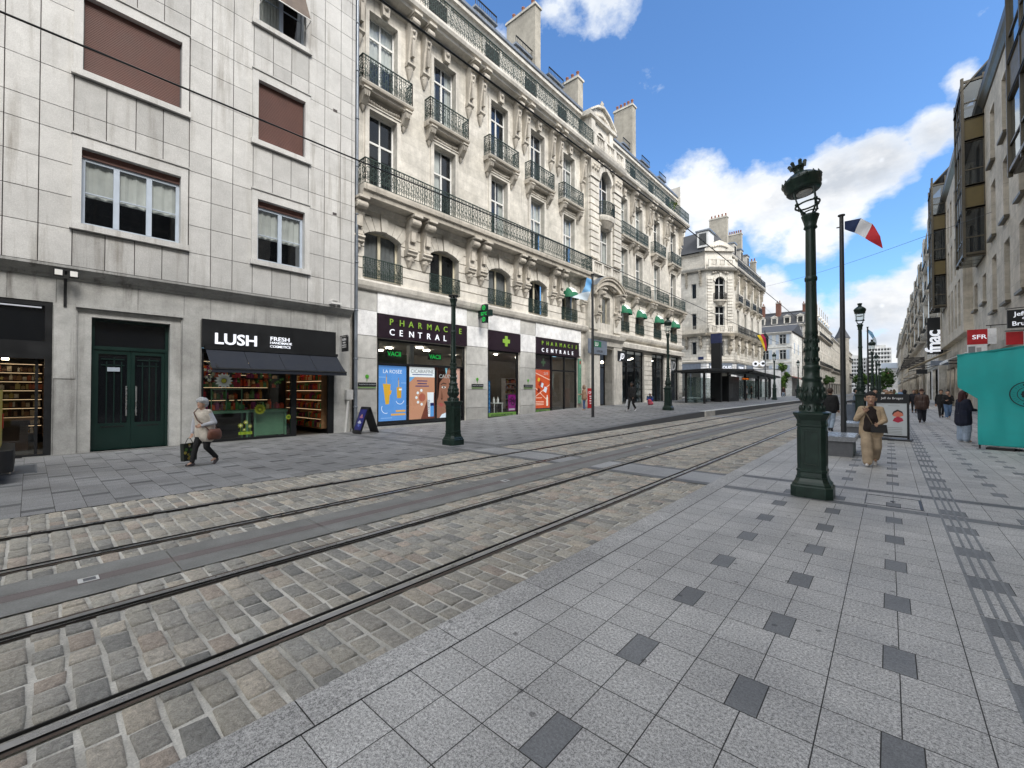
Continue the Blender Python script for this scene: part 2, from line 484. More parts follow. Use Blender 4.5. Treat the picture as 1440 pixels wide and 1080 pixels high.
def balcony(parent, fr, u0, u1, z, depth, th=.22, h=1.05, rail='iron_green', step=.12, rich=True, ends=True, key='limestone_carved', d0=0.):
    """balcony part: moulded stone slab, its railing a sub-part"""
    mb = MB(); D = d0 + depth
    fprof(mb, fr, [(d0, z - th), (D - .16, z - th), (D - .12, z - th * .55), (D - .03, z - th * .5), (D, z - th * .2), (D, z), (d0, z)], u0, u1, key)
    b = mb.build('balcony', parent); r = MB(); e = D - .07
    A = fr.P(u0 + .06, 0, e); B = fr.P(u1 - .06, 0, e)
    rail_run(r, A, B, z + fr.o.z, h, rail, step, rich)
    if ends and e - d0 > .25:
        rail_run(r, fr.P(u0 + .06, 0, d0), A, z + fr.o.z, h, rail, step, rich); rail_run(r, B, fr.P(u1 - .06, 0, d0), z + fr.o.z, h, rail, step, rich)
    r.build('railing', b)
    return b

def text(mb, fr, s, u, z, size, key, d0, d1, align='CENTER', bold=0., sx=1., space=1., rot=0.):
    """lettering laid on a frame, with thickness; (u,z) is the baseline anchor"""
    cu = bpy.data.curves.new('lettering', 'FONT'); cu.body = s; cu.size = size; cu.align_x = align
    cu.offset = bold * size; cu.space_character = space; cu.resolution_u = 3
    o = bpy.data.objects.new('lettering', cu); me = o.to_mesh()
    vs = [v.co.copy() for v in me.vertices]; fs = [tuple(p.vertices) for p in me.polygons]
    ed = {}
    for f in fs:
        for i in range(len(f)):
            e = (f[i], f[(i + 1) % len(f)]); ed[frozenset(e)] = ed.get(frozenset(e), []) + [e]
    cr, sr = cos(rot), sin(rot)
    def T(v, d):
        x = v.x * sx; y = v.y
        return fr.P(u + x * cr - y * sr, z + x * sr + y * cr, d)
    n = len(vs); V = [T(v, d1) for v in vs] + [T(v, d0) for v in vs]
    F = list(fs) + [(e[0][0], e[0][1], e[0][1] + n, e[0][0] + n) for e in ed.values() if len(e) == 1]
    mb.add(V, F, key)
    o.to_mesh_clear(); bpy.data.objects.remove(o); bpy.data.curves.remove(cu)
def disc(mb, fr, u, z, r, d0, d1, key, n=20, col=None, sx=1., r0=0.):
    if r0:
        o = [fr.P(u + cos(2 * pi * i / n) * r * sx, z + sin(2 * pi * i / n) * r, d1) for i in range(n)]
        q = [fr.P(u + cos(2 * pi * i / n) * r0 * sx, z + sin(2 * pi * i / n) * r0, d1) for i in range(n)]
        mb.add(o + q, [(i, (i + 1) % n, n + (i + 1) % n, n + i) for i in range(n)], key, col)
    else:
        fext(mb, fr, [(u + cos(2 * pi * i / n) * r * sx, z + sin(2 * pi * i / n) * r) for i in range(n)], d0, d1, key, col)
# ------------------------------------------------------------------ ground materials
def speckle(name, color, contrast=.5, use_col=True, rough=.7, scale=170):
    m, t, p = base(name, color, rough, 0, .35)
    pos = t.pos()
    a = t.math('ADD', t.math('MULTIPLY', t.noise(pos, scale, 2, .75), .55), t.math('MULTIPLY', t.noise(pos, scale * .36, 2, .7), .45)); b = t.noise(pos, 1.1, 5, .6); c2 = t.noise(pos, 9, 4, .6)
    c = t.mix(1., color, t.col(), 'MULTIPLY') if use_col else color
    c = t.mix(1., c, t.ramp(a, .38, .62, 1 - contrast, 1 + contrast), 'MULTIPLY')
    c = t.mix(1., c, t.ramp(b, .3, .7, .84, 1.12), 'MULTIPLY')
    spots = t.n.new('ShaderNodeTexVoronoi'); spots.voronoi_dimensions = '2D'; spots.inputs['Scale'].default_value = 1.35; t.link(pos, spots.inputs['Vector'])
    g = t.math('LESS_THAN', t.math('ADD', spots.outputs['Distance'], t.math('MULTIPLY', a, .02)), .036)
    g2 = t.noise(pos, .38, 6, .7)
    c = t.mix(1., c, t.ramp(g2, .35, .66, .80, 1.10), 'MULTIPLY')
    c = t.mix(t.math('MULTIPLY', g, .55), c, (.05, .05, .05))
    c = t.mix(t.ramp(c2, .56, .80, 0, .42), c, tuple(x * .6 for x in color))
    t.link(c, p.inputs['Base Color']); t.link(t.bump(a, .08, .004), p.inputs['Normal'])
    t.link(t.ramp(b, .3, .7, rough - .14, rough + .06), p.inputs['Roughness'])
speckle('granite_tile', (.46, .452, .438), .66)
speckle('granite_left', (.27, .272, .274), .42)
speckle('granite_smooth', (.19, .195, .20), .3)
mottled('tile_joint', (.055, .053, .05), .95)
m, t, p = base('sett_stone', (.2, .2, .2), .8, 0, .35)
pos = t.pos(); c = t.col()
a = t.noise(pos, 26, 6, .72, .6); b = t.noise(pos, 150, 3, .7); e = t.noise(pos, .5, 4, .6)
c = t.mix(1., c, t.ramp(a, .3, .7, .66, 1.34), 'MULTIPLY'); c = t.mix(1., c, t.ramp(b, .3, .7, .72, 1.28), 'MULTIPLY')
c = t.mix(1., c, t.ramp(e, .3, .7, .85, 1.15), 'MULTIPLY')
t.link(c, p.inputs['Base Color']); t.link(t.bump(t.math('ADD', a, t.math('MULTIPLY', b, .25)), .9, .02), p.inputs['Normal'])
m, t, p = base('mortar', (.36, .34, .29), .95)
pos = t.pos(); a = t.noise(pos, 1.1, 5, .65); b = t.noise(pos, 90, 3, .6)
c = t.mix(t.ramp(a, .42, .62), (.64, .615, .555), (.34, .325, .29)); c = t.mix(1., c, t.ramp(b, .3, .7, .8, 1.2), 'MULTIPLY')
t.link(c, p.inputs['Base Color']); t.link(t.bump(b, .5, .01), p.inputs['Normal'])
m, t, p = base('sett_far', (.2, .2, .19), .85)
pos = t.pos(); bk = t.n.new('ShaderNodeTexBrick'); bk.inputs['Scale'].default_value = 1
bk.inputs['Brick Width'].default_value = .24; bk.inputs['Row Height'].default_value = .162; bk.inputs['Mortar Size'].default_value = .012
bk.inputs['Color1'].default_value = (.12, .12, .12, 1); bk.inputs['Color2'].default_value = (.24, .23, .21, 1); bk.inputs['Mortar'].default_value = (.30, .28, .24, 1)
t.link(pos, bk.inputs['Vector']); t.link(bk.outputs['Color'], p.inputs['Base Color'])
m, t, p = base('asphalt', (.06, .06, .062), .9)
t.link(t.mix(1., (.06, .06, .062), t.ramp(t.noise(t.pos(), 4, 6, .7), .3, .7, .8, 1.2), 'MULTIPLY'), p.inputs['Base Color'])
mottled('band_resin', (.215, .215, .205), .75, amt=.22, scale=2.5, fine=.12)
mottled('band_brown', (.175, .15, .145), .75, amt=.12, scale=2.5, fine=.12)
mottled('platform_white', (.62, .62, .60), .8, amt=.12, scale=6)

# ------------------------------------------------------------------ ground
def zL(x, y):
    """level of the left pavement: flush with the track near us, rising to the tram platform"""
    def sm(a, b, t):
        t = max(0, min(1, (t - a) / (b - a))); return t * t * (3 - 2 * t)
    k = sm(8.5, 29, y) * (1 - sm(96, 112, y))
    cross = max(0, min(1, (-9 - x) / 8.))
    return k * .33 + .30 * cross * sm(10, 46, y) * (1 - sm(96, 125, y))

def sheet(name, x0, x1, y0, y1, z, key, nx=1, ny=1, zf=None):
    mb = MB(); v = []; f = []
    for j in range(ny + 1):
        for i in range(nx + 1):
            x = x0 + (x1 - x0) * i / nx; y = y0 + (y1 - y0) * j / ny; v.append((x, y, z + (zf(x, y) if zf else 0)))
    for j in range(ny):
        for i in range(nx): a = j * (nx + 1) + i; f.append((a, a + 1, a + nx + 2, a + nx + 1))
    mb.add(v, f, key); return tag(mb.build(name), kind='structure')
sheet('ground', -900, 900, -400, 1500, -.075, 'asphalt')
XK, XR, XL = -2.52, 5.3, -8.97
RAILS = [(-3.25, -1), (-4.71, 1), (-6.36, -1), (-7.83, 1)]     # centre of head, side of the groove
BAND = (-5.95, -5.12)
CROSS = [(8.28, 8.5), (9.40, 9.58), (29.3, 29.52), (30.4, 30.58), (50.3, 50.5), (51.4, 51.6), (71.3, 71.5), (72.4, 72.6)]
SLAB = [(a[1], b[0]) for a, b in zip(CROSS[::2], CROSS[1::2])]

# setts between and beside the rails, each a worn stone
mb = MB(); Y0, Y1, PITCH = -1.6, 64., .162
segs = [(XK + .01, -3.25 + .075), (-3.25 - .105, -4.71 + .105), (-4.71 - .075, BAND[1]), (BAND[0], -6.36 + .075), (-6.36 - .105, -7.83 + .105), (-7.83 - .075, XL)]
pal = [(.18, .178, .165), (.20, .196, .18), (.165, .168, .165), (.215, .205, .187), (.128, .132, .132), (.21, .185, .165), (.185, .185, .178), (.17, .168, .16), (.225, .21, .185), (.19, .188, .175)]
y = Y0; RR = random.Random(5)
while y < Y1:
    inslab = any(a[0] - .02 < y + PITCH / 2 < b[1] + .02 for a, b in zip(CROSS[::2], CROSS[1::2]))
    if not inslab:
        for a, b in segs:
            hi, lo = max(a, b), min(a, b); x = hi; first = True
            while x > lo + .03:
                L = RR.uniform(.17, .31)
                if first and RR.random() < .5: L *= .6
                first = False
                if x - L < lo + .10: L = x - lo
                g = .007; gy = RR.uniform(.006, .013)
                xa, xb, ya, yb = x - L + g, x - g, y + gy, y + PITCH - gy
                dz = RR.uniform(-.006, .003); j = lambda s: RR.uniform(-s, s)
                c = RR.choice(pal); k = RR.uniform(1.7, 2.25); g_ = sum(c) / 3; c = tuple(.15 * g_ + .85 * q * w_ for q, w_ in zip(c, (1.06, 1., .91))); c = tuple(q * k for q in c)
                if y > 30:
                    mb.add([(xa, ya, dz), (xb, ya, dz), (xb, yb, dz), (xa, yb, dz)], ((0, 1, 2, 3),), 'sett_stone', c)
                else:
                    o = [(xa + j(.008), ya + j(.008)), (xb + j(.008), ya + j(.008)), (xb + j(.008), yb + j(.008)), (xa + j(.008), yb + j(.008))]
                    cx, cy = (xa + xb) / 2, (ya + yb) / 2
                    def ringp(q, z, tl=(0, 0)): return [(px + (q if px < cx else -q), py + (q if py < cy else -q), z + dz + (px - cx) * tl[0] + (py - cy) * tl[1]) for px, py in o]
                    tl = (j(.03), j(.05))
                    V = ringp(0, -.045) + ringp(.002, -.016, tl) + ringp(.007, -.004, tl) + ringp(.022, .002, tl)
                    F = [(r * 4 + i, r * 4 + (i + 1) % 4, r * 4 + 4 + (i + 1) % 4, r * 4 + 4 + i) for r in range(3) for i in range(4)] + [(12, 13, 14, 15)]
                    mb.add(V, F, 'sett_stone', c, True)
                x -= L
    y += PITCH
# granite slabs of the crossings between the rails
for k, (ya, yb) in enumerate(CROSS):
    for a, b in segs:
        mb.add([(a, ya, .001), (b, ya, .001), (b, yb, .001), (a, yb, .001)], ((0, 1, 2, 3),), 'granite_smooth', .9)
for ya, yb in SLAB:
    for a, b in segs:
        n = max(1, round(abs(a - b) / .5))
        for i in range(n):
            p0 = a + (b - a) * i / n; p1 = a + (b - a) * (i + 1) / n; q = .004 if p1 > p0 else -.004
            mb.add([(p0 + q, ya + .004, .001), (p1 - q, ya + .004, .001), (p1 - q, yb - .004, .001), (p0 + q, yb - .004, .001)], ((0, 1, 2, 3),), 'granite_left', 1.25 + .2 * RR.random())
tag(mb.build('road'), kind='structure')
sheet('road_bed', XL, XK, Y0, Y1, -.013, 'mortar')
sheet('road_distant', XL, XK, Y1, 700, -.002, 'sett_far')
# track centre band
mb = MB(); yy = -2.
while yy < 300:
    L = 1.5 if yy < 60 else 20
    for a, b, k in ((BAND[0], -5.63, 'band_resin'), (-5.63, -5.45, 'band_brown'), (-5.45, BAND[1], 'band_resin')):
        c = RR.uniform(.9, 1.1); mb.quad((a + .002, yy + .004, .002), (b - .002, yy + .004, .002), (b - .002, yy + L - .004, .002), (a + .002, yy + L - .004, .002), k)
    yy += L
tag(mb.build('track_median'), kind='structure')
for i, yb in enumerate((.31, 6.0, 12.5)):
    mb = MB(); x0, x1 = -5.60, -5.47
    for a, b, c, d in ((x0, x1, yb, yb + .035), (x0, x1, yb + .12, yb + .14), (x0, x0 + .02, yb + .035, yb + .12), (x1 - .02, x1, yb + .035, yb + .12)): mb.box(a, b, c, d, -.01, .008, 'platform_white', .7)
    mb.box(x0 + .02, x1 - .02, yb + .035, yb + .12, -.01, .005, 'grey_granite')
    tag(mb.build('access_cover'), ['small square cover in the track centre band nearest the camera', 'small square cover in the track centre band, second from the camera', 'small square cover in the track centre band level with the left lamp post'][i], 'cover', 'covers in the track centre band')
# grooved rails
for x, gside in RAILS:
    mb = MB(); s = gside
    for y0, y1 in ((-3., 700.),):
        def strip(a, b, z, key): mb.quad((x + a * s, y0, z), (x + b * s, y0, z), (x + b * s, y1, z), (x + a * s, y1, z), key)
        strip(-.028, .028, .006, 'rail_steel'); strip(-.028, -.045, -.004, 'rail_groove'); strip(-.045, -.075, .001, 'rail_iron')
        strip(.028, .082, -.034, 'rail_groove'); strip(.082, .096, .004, 'rail_groove'); strip(.096, .106, -.002, 'rail_iron')
        for q in (-.028, .028, .082): mb.quad((x + q * s, y0, .006), (x + q * s, y1, .006), (x + q * s, y1, -.05), (x + q * s, y0, -.05), 'rail_groove')
    tag(mb.build('tram_rail'), kind='structure')

# right pavement: kerb and granite tiles on a .33 m grid
mb = MB(); ph = 2.91; P3 = .33; TY1 = 100.
sheet('pavement_bed', XK, XR + .3, -6, 700, -.004, 'tile_joint')
def tile(xa, xb, ya, yb, key, c, z=0., g=.003, zf=None):
    xa += g; xb -= g; ya += g; yb -= g
    mb.add([(px, py, z + (zf(px, py) if zf else 0)) for px, py in ((xa, ya), (xb, ya), (xb, yb), (xa, yb))], ((0, 1, 2, 3),), key, c)
yk = -6.
while yk < TY1:
    c = RR.uniform(.85, 1.02); L = 1.0
    mb.add([(XK, yk + .003, -.05), (XK, yk + L - .003, -.05), (XK, yk + L - .003, .004), (XK, yk + .003, .004), (XK + .018, yk + .003, .012), (XK + .018, yk + L - .003, .012), (XK + .27, yk + L - .003, .006), (XK + .27, yk + .003, .006)],
           ((0, 1, 2, 3), (3, 2, 5, 4), (4, 5, 6, 7)), 'granite_tile', c); yk += L
nrow0 = int((-6 - ph) / P3); nrow1 = int((TY1 - ph) / P3)
for r in range(nrow0, nrow1):
    ya = ph + r * P3; yb = ya + P3; ym = (ya + yb) / 2
    cross = [c for c in CROSS if c[0] - .05 < ym < c[1] + .12]
    cc = lambda: RR.uniform(.93, 1.07)
    if cross:
        tile(XK + .27, XR, ya, ya + .06, 'granite_tile', 1.); 
        x = XK + .27
        while x < XR: tile(x, min(x + .66, XR), ya + .06, yb - .05, 'granite_smooth', .8 + .25 * RR.random()); x += .66
        tile(XK + .27, XR, yb - .05, yb, 'granite_tile', 1.); continue
    o = .12 if r % 2 else 0
    tile(-2.25, -1.93, ya, yb, 'granite_tile', cc()); tile(-1.93, -1.615, ya, yb, 'granite_tile', cc())
    x = -1.615; k = 0
    while x < XR - .01:
        xb = min(x + .66, XR); xc = x + .33; dark = (r % 3 == 2); phase = 0
        tact = abs(xc - .68) < .1
        if tact:
            if dark: tile(x, xc - .16, ya, yb, 'granite_tile', cc()); tile(xc - .16, xc + .10, ya, yb, 'granite_smooth', .95 + .2 * RR.random()); tile(xc + .10, xb, ya, yb, 'granite_tile', cc())
            else: tile(x, xc - .16, ya, yb, 'granite_tile', cc()); tile(xc - .16, xb, ya, yb, 'granite_tile', cc())
        elif dark and xb - x > .6:
            tile(x, xc - .08, ya, yb, 'granite_tile', cc()); tile(xc - .08, xc + .08, ya, yb, 'granite_smooth', .95 + .3 * RR.random()); tile(xc + .08, xb, ya, yb, 'granite_tile', cc())
        elif xb - x > .6: tile(x, xc, ya, yb, 'granite_tile', cc()); tile(xc, xb, ya, yb, 'granite_tile', cc())
        else: tile(x, xb, ya, yb, 'granite_tile', cc())
        x += .66; k += 1
tag(mb.build('pavement'), kind='structure')
sheet('pavement_distant', XK, XR + .3, TY1, 700, 0., 'granite_tile')
mb = MB()
for a in (.525, .605, .675, .75):
    yy = -4.
    while yy < 60: mb.box(a - .012, a + .012, yy + .01, yy + .98, -.003, .005, 'granite_smooth', 1.25); yy += .99
tag(mb.build('tactile_strip'), kind='structure')
# cover plate with a steel frame in the crossing
mb = MB(); x0, x1, y0, y1 = -.30, .36, 8.56, 9.32
for a, b, c, d in ((x0, x1, y0, y0 + .012), (x0, x1, y1 - .012, y1), (x0, x0 + .012, y0, y1), (x1 - .03, x1, y0, y1)): mb.box(a, b, c, d, -.01, .006, 'charcoal_metal')
mb.box(.0, .06, 8.92, 8.96, 0, .006, 'black_metal'); mb.box(.02, .04, 8.88, 9.0, 0, .006, 'black_metal')
tag(mb.build('pavement_hatch'), 'paved access hatch with a thin dark frame behind the near lamp post', 'hatch')

# left pavement, following its slope
def bedz(x, y): return zL(x, y)
sheet('left_pavement_bed', -45, XL, -14, 150, -.006, 'tile_joint', 24, 110, bedz)
mb = MB(); x = XL; ncol = 0
while x > -17.0:
    xb = x; xa = max(x - .66, -17.05); xc = (xa + xb) / 2
    rows = range(int((-9 - ph) / P3), int((60 - ph) / P3))
    for r in rows:
        ya = ph + r * P3; yb = ya + P3; cc = RR.uniform(.9, 1.1)
        cross = any(c[0] - .05 < (ya + yb) / 2 < c[1] + .12 for c in CROSS)
        if cross: tile(xa, xb, ya, yb, 'granite_smooth', .75 + .2 * RR.random(), zf=zL); continue
        if (r + ncol) % 3 == 0 and xa > -16.3:
            tile(xa, xc - .08, ya, yb, 'granite_left', cc, zf=zL); tile(xc - .08, xc + .08, ya, yb, 'granite_smooth', .6 + .3 * RR.random(), zf=zL); tile(xc + .08, xb, ya, yb, 'granite_left', cc * .97, zf=zL)
        elif (r + ncol) % 3 == 1:
            tile(xa, xb, ya, yb, 'granite_left', cc, zf=zL)
        else:
            tile(xa, xc, ya, yb, 'granite_left', cc, zf=zL); tile(xc, xb, ya, yb, 'granite_left', RR.uniform(.9, 1.12), zf=zL)
    x -= .66; ncol += 1
tag(mb.build('left_pavement'), kind='structure')
sheet('left_pavement_distant', -45, XL, 60, 700, 0.001, 'granite_left', 12, 160, zL)
# kerb of the rising pavement and tram platform
mb = MB(); yy = 10.
while yy < 112:
    L = 1.; za, zb = zL(XL, yy), zL(XL, yy + L); plat = 28.5 < yy < 95; e = .0 if not plat else .08; c = RR.uniform(.9, 1.1)
    V = [(XL - .35, yy, za - .2), (XL + e, yy, -.06), (XL - .35, yy + L - .006, zb - .2), (XL + e, yy + L - .006, -.06), (XL - .35, yy, za + .006), (XL + e, yy, za + .006), (XL - .35, yy + L - .006, zb + .006), (XL + e, yy + L - .006, zb + .006)]
    mb.hexa(V, 'limestone_plain' if plat and yy < 31 else 'grey_granite', c)
    if plat: mb.quad((XL - .36, yy, za + .011), (XL + e - .01, yy, za + .011), (XL + e - .01, yy + L, zb + .011), (XL - .36, yy + L, zb + .011), 'platform_white')
    yy += L
tag(mb.build('kerb'), kind='structure')
mb = MB()
for i in range(9): mb.box(-14.95 + i * .16, -14.86 + i * .16, -.62, .12, .0, .014, 'zinc')
for yv in (-.62, -.26, .10): mb.box(-14.98, -13.5, yv, yv + .03, .0, .017, 'zinc')
tag(mb.build('floor_grate'), 'steel floor grate in the left pavement before the dark shop', 'grate')
m, t, p = base('print_lit', (.9, .9, .9), .3)
t.link(t.col(), p.inputs['Base Color']); t.link(t.col(), p.inputs['Emission Color']); p.inputs['Emission Strength'].default_value = .28
LU, RN = (0, 1), (1, 0)
WHITE, BLACK = (.85, .85, .85), (.02, .02, .02)
def pcol(r, g, b): return tuple((x / 255.) ** 2.2 for x in (r, g, b))

def goods_rows(mb, fr, u0, u1, z0, z1, rows, d0, d1, pal, dens=.8, key='goods', rnd=None):
    """shelf boards carry rows of small bottles and boxes"""
    rnd = rnd or R; h = (z1 - z0) / rows
    for i in range(rows):
        z = z0 + i * h + .03; u = u0 + .02
        while u < u1 - .05:
            w = rnd.uniform(.05, .13); hh = rnd.uniform(.35, .8) * h; c = rnd.choice(pal)
            if rnd.random() < dens:
                fbox(mb, fr, u, u + w * .85, z, z + hh * .75, d0, d1, key, c)
                if rnd.random() < .6: fbox(mb, fr, u + w * .25, u + w * .6, z + hh * .75, z + hh, d0 + .02, d1 - .02, key, tuple(q * .5 for q in c))
            u += w
def shelf_unit(name, label, fr, u0, u1, z0, z1, rows, d0, depth, frame, pal, group=None, dens=.85, light=None):
    root = thing(name, fr.P((u0 + u1) / 2, z0, d0), label, 'shelf', group)
    mb = MB(); h = (z1 - z0) / rows
    for i in range(rows + 1): fbox(mb, fr, u0, u1, z0 + i * h - .015, z0 + i * h + .015, d0 - depth, d0, frame)
    fbox(mb, fr, u0 - .03, u0, z0, z1, d0 - depth, d0, frame); fbox(mb, fr, u1, u1 + .03, z0, z1, d0 - depth, d0, frame); fbox(mb, fr, u0, u1, z0, z1, d0 - depth - .02, d0 - depth, frame)
    mb.build('shelf_frame', root)
    g = MB(); goods_rows(g, fr, u0, u1, z0, z1, rows, d0 - depth * .8, d0 - .04, pal, dens); tag(g.build('goods', root), kind='stuff')
    if light:
        l = MB()
        for i in range(1, rows + 1): fbox(l, fr, u0 + .02, u1 - .02, z0 + i * h - .03, z0 + i * h - .017, d0 - .06, d0 - .03, light)
        l.build('shelf_light', root)
    return root
def interior(parent, fr, u0, u1, z0, z1, depth, wallk, floork, ceilk, lights=None, lz=None, front=-.32):
    """a real room behind the shop glass"""
    mb = MB(); P = fr.P; a, b = front, front - depth
    mb.quad(P(u0, z0, a), P(u1, z0, a), P(u1, z0, b), P(u0, z0, b), floork)
    mb.quad(P(u0, z1, a), P(u0, z1, b), P(u1, z1, b), P(u1, z1, a), ceilk)
    mb.quad(P(u0, z0, b), P(u1, z0, b), P(u1, z1, b), P(u0, z1, b), wallk)
    mb.quad(P(u0, z0, a), P(u0, z0, b), P(u0, z1, b), P(u0, z1, a), wallk); mb.quad(P(u1, z0, a), P(u1, z1, a), P(u1, z1, b), P(u1, z0, b), wallk)
    o = mb.build('shop_interior', parent)
    if lights:
        key, spots = lights
        for u, d, s in spots:
            s *= .62; l = MB(); fbox(l, fr, u - s, u + s, z1 - .07, z1 - .01, d - s * .6, d + s * .6, key); l.build('ceiling_light', o)
    return o

# ================================================================== stone-clad block on the left
A = thing('apartment_building', (-16.3, 4, 0), 'plain block faced with pale stone slabs and brown roller blinds, nearest on the left', 'building')
FA = Fr(-16.3, 0, LU, RN); FB = Fr(-16.6, 0, LU, RN)
wins = []   # (u0,u1,z0,z1,type)
for fl in range(4):
    z = 6.22 + fl * 4.16
    wins.append((.88, 3.03, z, z + 2.08, ['open', 'shut', 'shut', 'open'][fl]))
    wins.append((5.16, 6.74, z, z + 2.12, ['small', 'shut', 'awn', 'small'][fl]))
    wins.append((-5.9, -3.8, z, z + 2.08, 'shut'))
ubase = [-24 + .62 * i for i in range(29)]
ubase = [u for u in ubase if u < -6.2] + [-6.08, -5.45, -4.85, -4.25, -3.62, -3., -2.36, -1.74, -1.1, -.48, .11, .72, 1.36, 1.98, 2.6, 3.24, 3.82, 4.42, 5.02, 5.64, 6.26, 6.88, 7.49, 8.13, 8.60, 8.75]
zb = []
for fl in range(5):
    z = 5.05 + fl * 4.16; zb += [z, z + .98, z + 1.84, z + 2.70, z + 3.56 - .02]
zb = [z for z in zb if z < 23]
holes = [H(a - .17, b + .17, c - .15, d + .3) for a, b, c, d, k in wins]
mb = MB(); bk = MB()
wall(mb, FA, -24, 8.75, 5.05, 22.6, holes, 'joint_dark', reveal=.1, back=None, d=-.035)
for i in range(len(ubase) - 1):
    for j in range(len(zb) - 1):
        a, b, c, d = ubase[i], ubase[i + 1], zb[j], zb[j + 1]
        segs = [(c, d)]
        for h in holes:
            if h.u0 < (a + b) / 2 < h.u1:
                ns = []
                for s0, s1 in segs:
                    if h.z1 <= s0 or h.z0 >= s1: ns.append((s0, s1)); continue
                    if h.z0 > s0: ns.append((s0, h.z0))
                    if h.z1 < s1: ns.append((h.z1, s1))
                segs = ns
        for s0, s1 in segs:
            if s1 - s0 > .04: fbox(mb, FA, a + .010, b - .010, s0 + .009, s1 - .009, -.03, R.uniform(0, .004), 'cladding_stone', R.choice([1, 1, 1.04, .97, .94, 1.02, .9]) * (R.uniform(.80, .92) if any(h.u0 < (a + b) / 2 < h.u1 and 0 < h.z0 - (s0 + s1) / 2 < 1.7 for h in holes) else 1.))
mb.box(-34, -16.345, 8.70, 8.752, 5.05, 22.6, 'cladding_stone'); mb.box(-34, -16.35, -24, 8.7, 22.55, 22.7, 'zinc')
mb.build('wall', A)
mb = MB()   # soffit band under the upper storeys
fprof(mb, FB, [(-.02, 4.72), (.05, 4.74), (.08, 4.82), (.20, 4.88), (.30, 4.98), (.30, 5.046), (-.02, 5.046)], -24, 8.74, 'base_stone', col=.8)
mb.build('cornice', A)
mb = MB(); bh = [H(-6.2, .40, -.05, 4.07, open=1), H(.86, 3.14, -.3, 4.0, reveal=.16, back=None, open=1), H(3.67, 8.07, -.05, 4.03, open=1, reveal=.15)]
wall(mb, FB, -24, 8.72, -.4, 4.80, bh, 'base_stone', reveal=.25, back=None)
mb.box(-22, -16.62, 8.69, 8.72, -.4, 4.8, 'base_stone')
for u in (.42, 3.16, 3.64): fbox(mb, FB, u - .012, u + .012, -.1, 4.0, .0, .012, 'base_stone', .55)
fbox(mb, FB, .42, .83, 2.05, 4.05, .0, .018, 'base_stone', 1.12); fbox(mb, FB, -.1, 8.7, -.4, .02, .0, .06, 'base_stone', .7)
for u in (-.4, .45, 2.1, 3.2, 3.9, 5.2, 6.4, 7.7): fbox(mb, FB, u, u + .012, 4.08, 4.7, .0, .004, 'base_stone', .45)
mb.build('base_wall', A)
for a, b, c, d, k in wins:
    if d > 22.5: continue
    h = H(a, b, c, d); mb = MB(); P = FA.P
    # moulded stone surround
    for (x0, x1, y0, y1) in ((a - .18, a, c - .16, d + .3), (b, b + .18, c - .16, d + .3), (a, b, d, d + .3)):
        fbox(mb, FA, x0, x1, y0, y1, -.25, .055, 'cladding_stone')
    fbox(mb, FA, a - .22, b + .22, c - .17, c - .002, -.25, .11, 'cladding_stone'); fbox(mb, FA, a - .20, b + .20, d + .3, d + .345, -.02, .09, 'cladding_stone', .85)
    fbox(mb, FA, a - .05, b + .05, c - .05, d + .05, -.95, -.9, 'dark_room')
    s = mb.build('window_surround', A)
    if k in ('open', 'small'):
        w = window(A, FA, H(a, b, c, d - .2), reveal=.22, frame='blue_grey_paint', cols=3 if k == 'open' else 2, transom=None, bars=1, curtain='half', t=.085)
        bx = MB(); fbox(bx, FA, a, b, d - .2, d, -.2, -.12, 'shutter_brown'); bx.build('shutter_box', s)
    elif k == 'shut':
        sh = MB(); n = 44
        for i in range(n):
            z = c + (d - c) * i / n; hz = (d - c) / n
            fprof(sh, FA, [(-.13, z), (-.115, z + hz * .2), (-.115, z + hz * .7), (-.13, z + hz * .92), (-.15, z + hz * .92), (-.15, z)], a + .02, b - .02, 'shutter_brown', ends=False)
        for u in (a, b - .025): fbox(sh, FA, u, u + .025, c, d, -.16, -.09, 'charcoal_metal')
        sh.build('roller_shutter', A)
    else:
        w = window(A, FA, H(a, b, c, d), reveal=.22, frame='blue_grey_paint', cols=2, transom=None, bars=1, curtain='left', t=.085)
        aw = MB(); n = 26; top, bot, dd = d, c + .72, .62
        for i in range(n):
            z0 = top + (bot - top) * i / n; z1 = top + (bot - top) * (i + .86) / n; e0 = -.05 + dd * i / n; e1 = -.05 + dd * (i + .86) / n
            fprof(aw, FA, [(e0, z0), (e1, z1), (e1 - .02, z1), (e0 - .02, z0)], a + .04, b - .04, 'blind_wood', col=R.uniform(.85, 1.15))
        o = aw.build('slatted_blind', A); ar = MB()
        for u in (a + .03, b - .03):
            ar.bar(FA.P(u, c + .62, -.02), FA.P(u, bot, dd - .05), .022, 'white_paint'); ar.bar(FA.P(u, c + .62, -.02), FA.P(u, c + .9, -.05), .022, 'white_paint')
        ar.bar(FA.P(a + .03, bot, dd - .05), FA.P(b - .03, bot, dd - .05), .025, 'white_paint'); ar.build('blind_arm', o)
mb = MB()
for z in (8.62, 12.72): fbox(mb, FA, 7.82, 7.98, z, z + .10, .002, .012, 'joint_dark')
mb.build('air_vent', A)
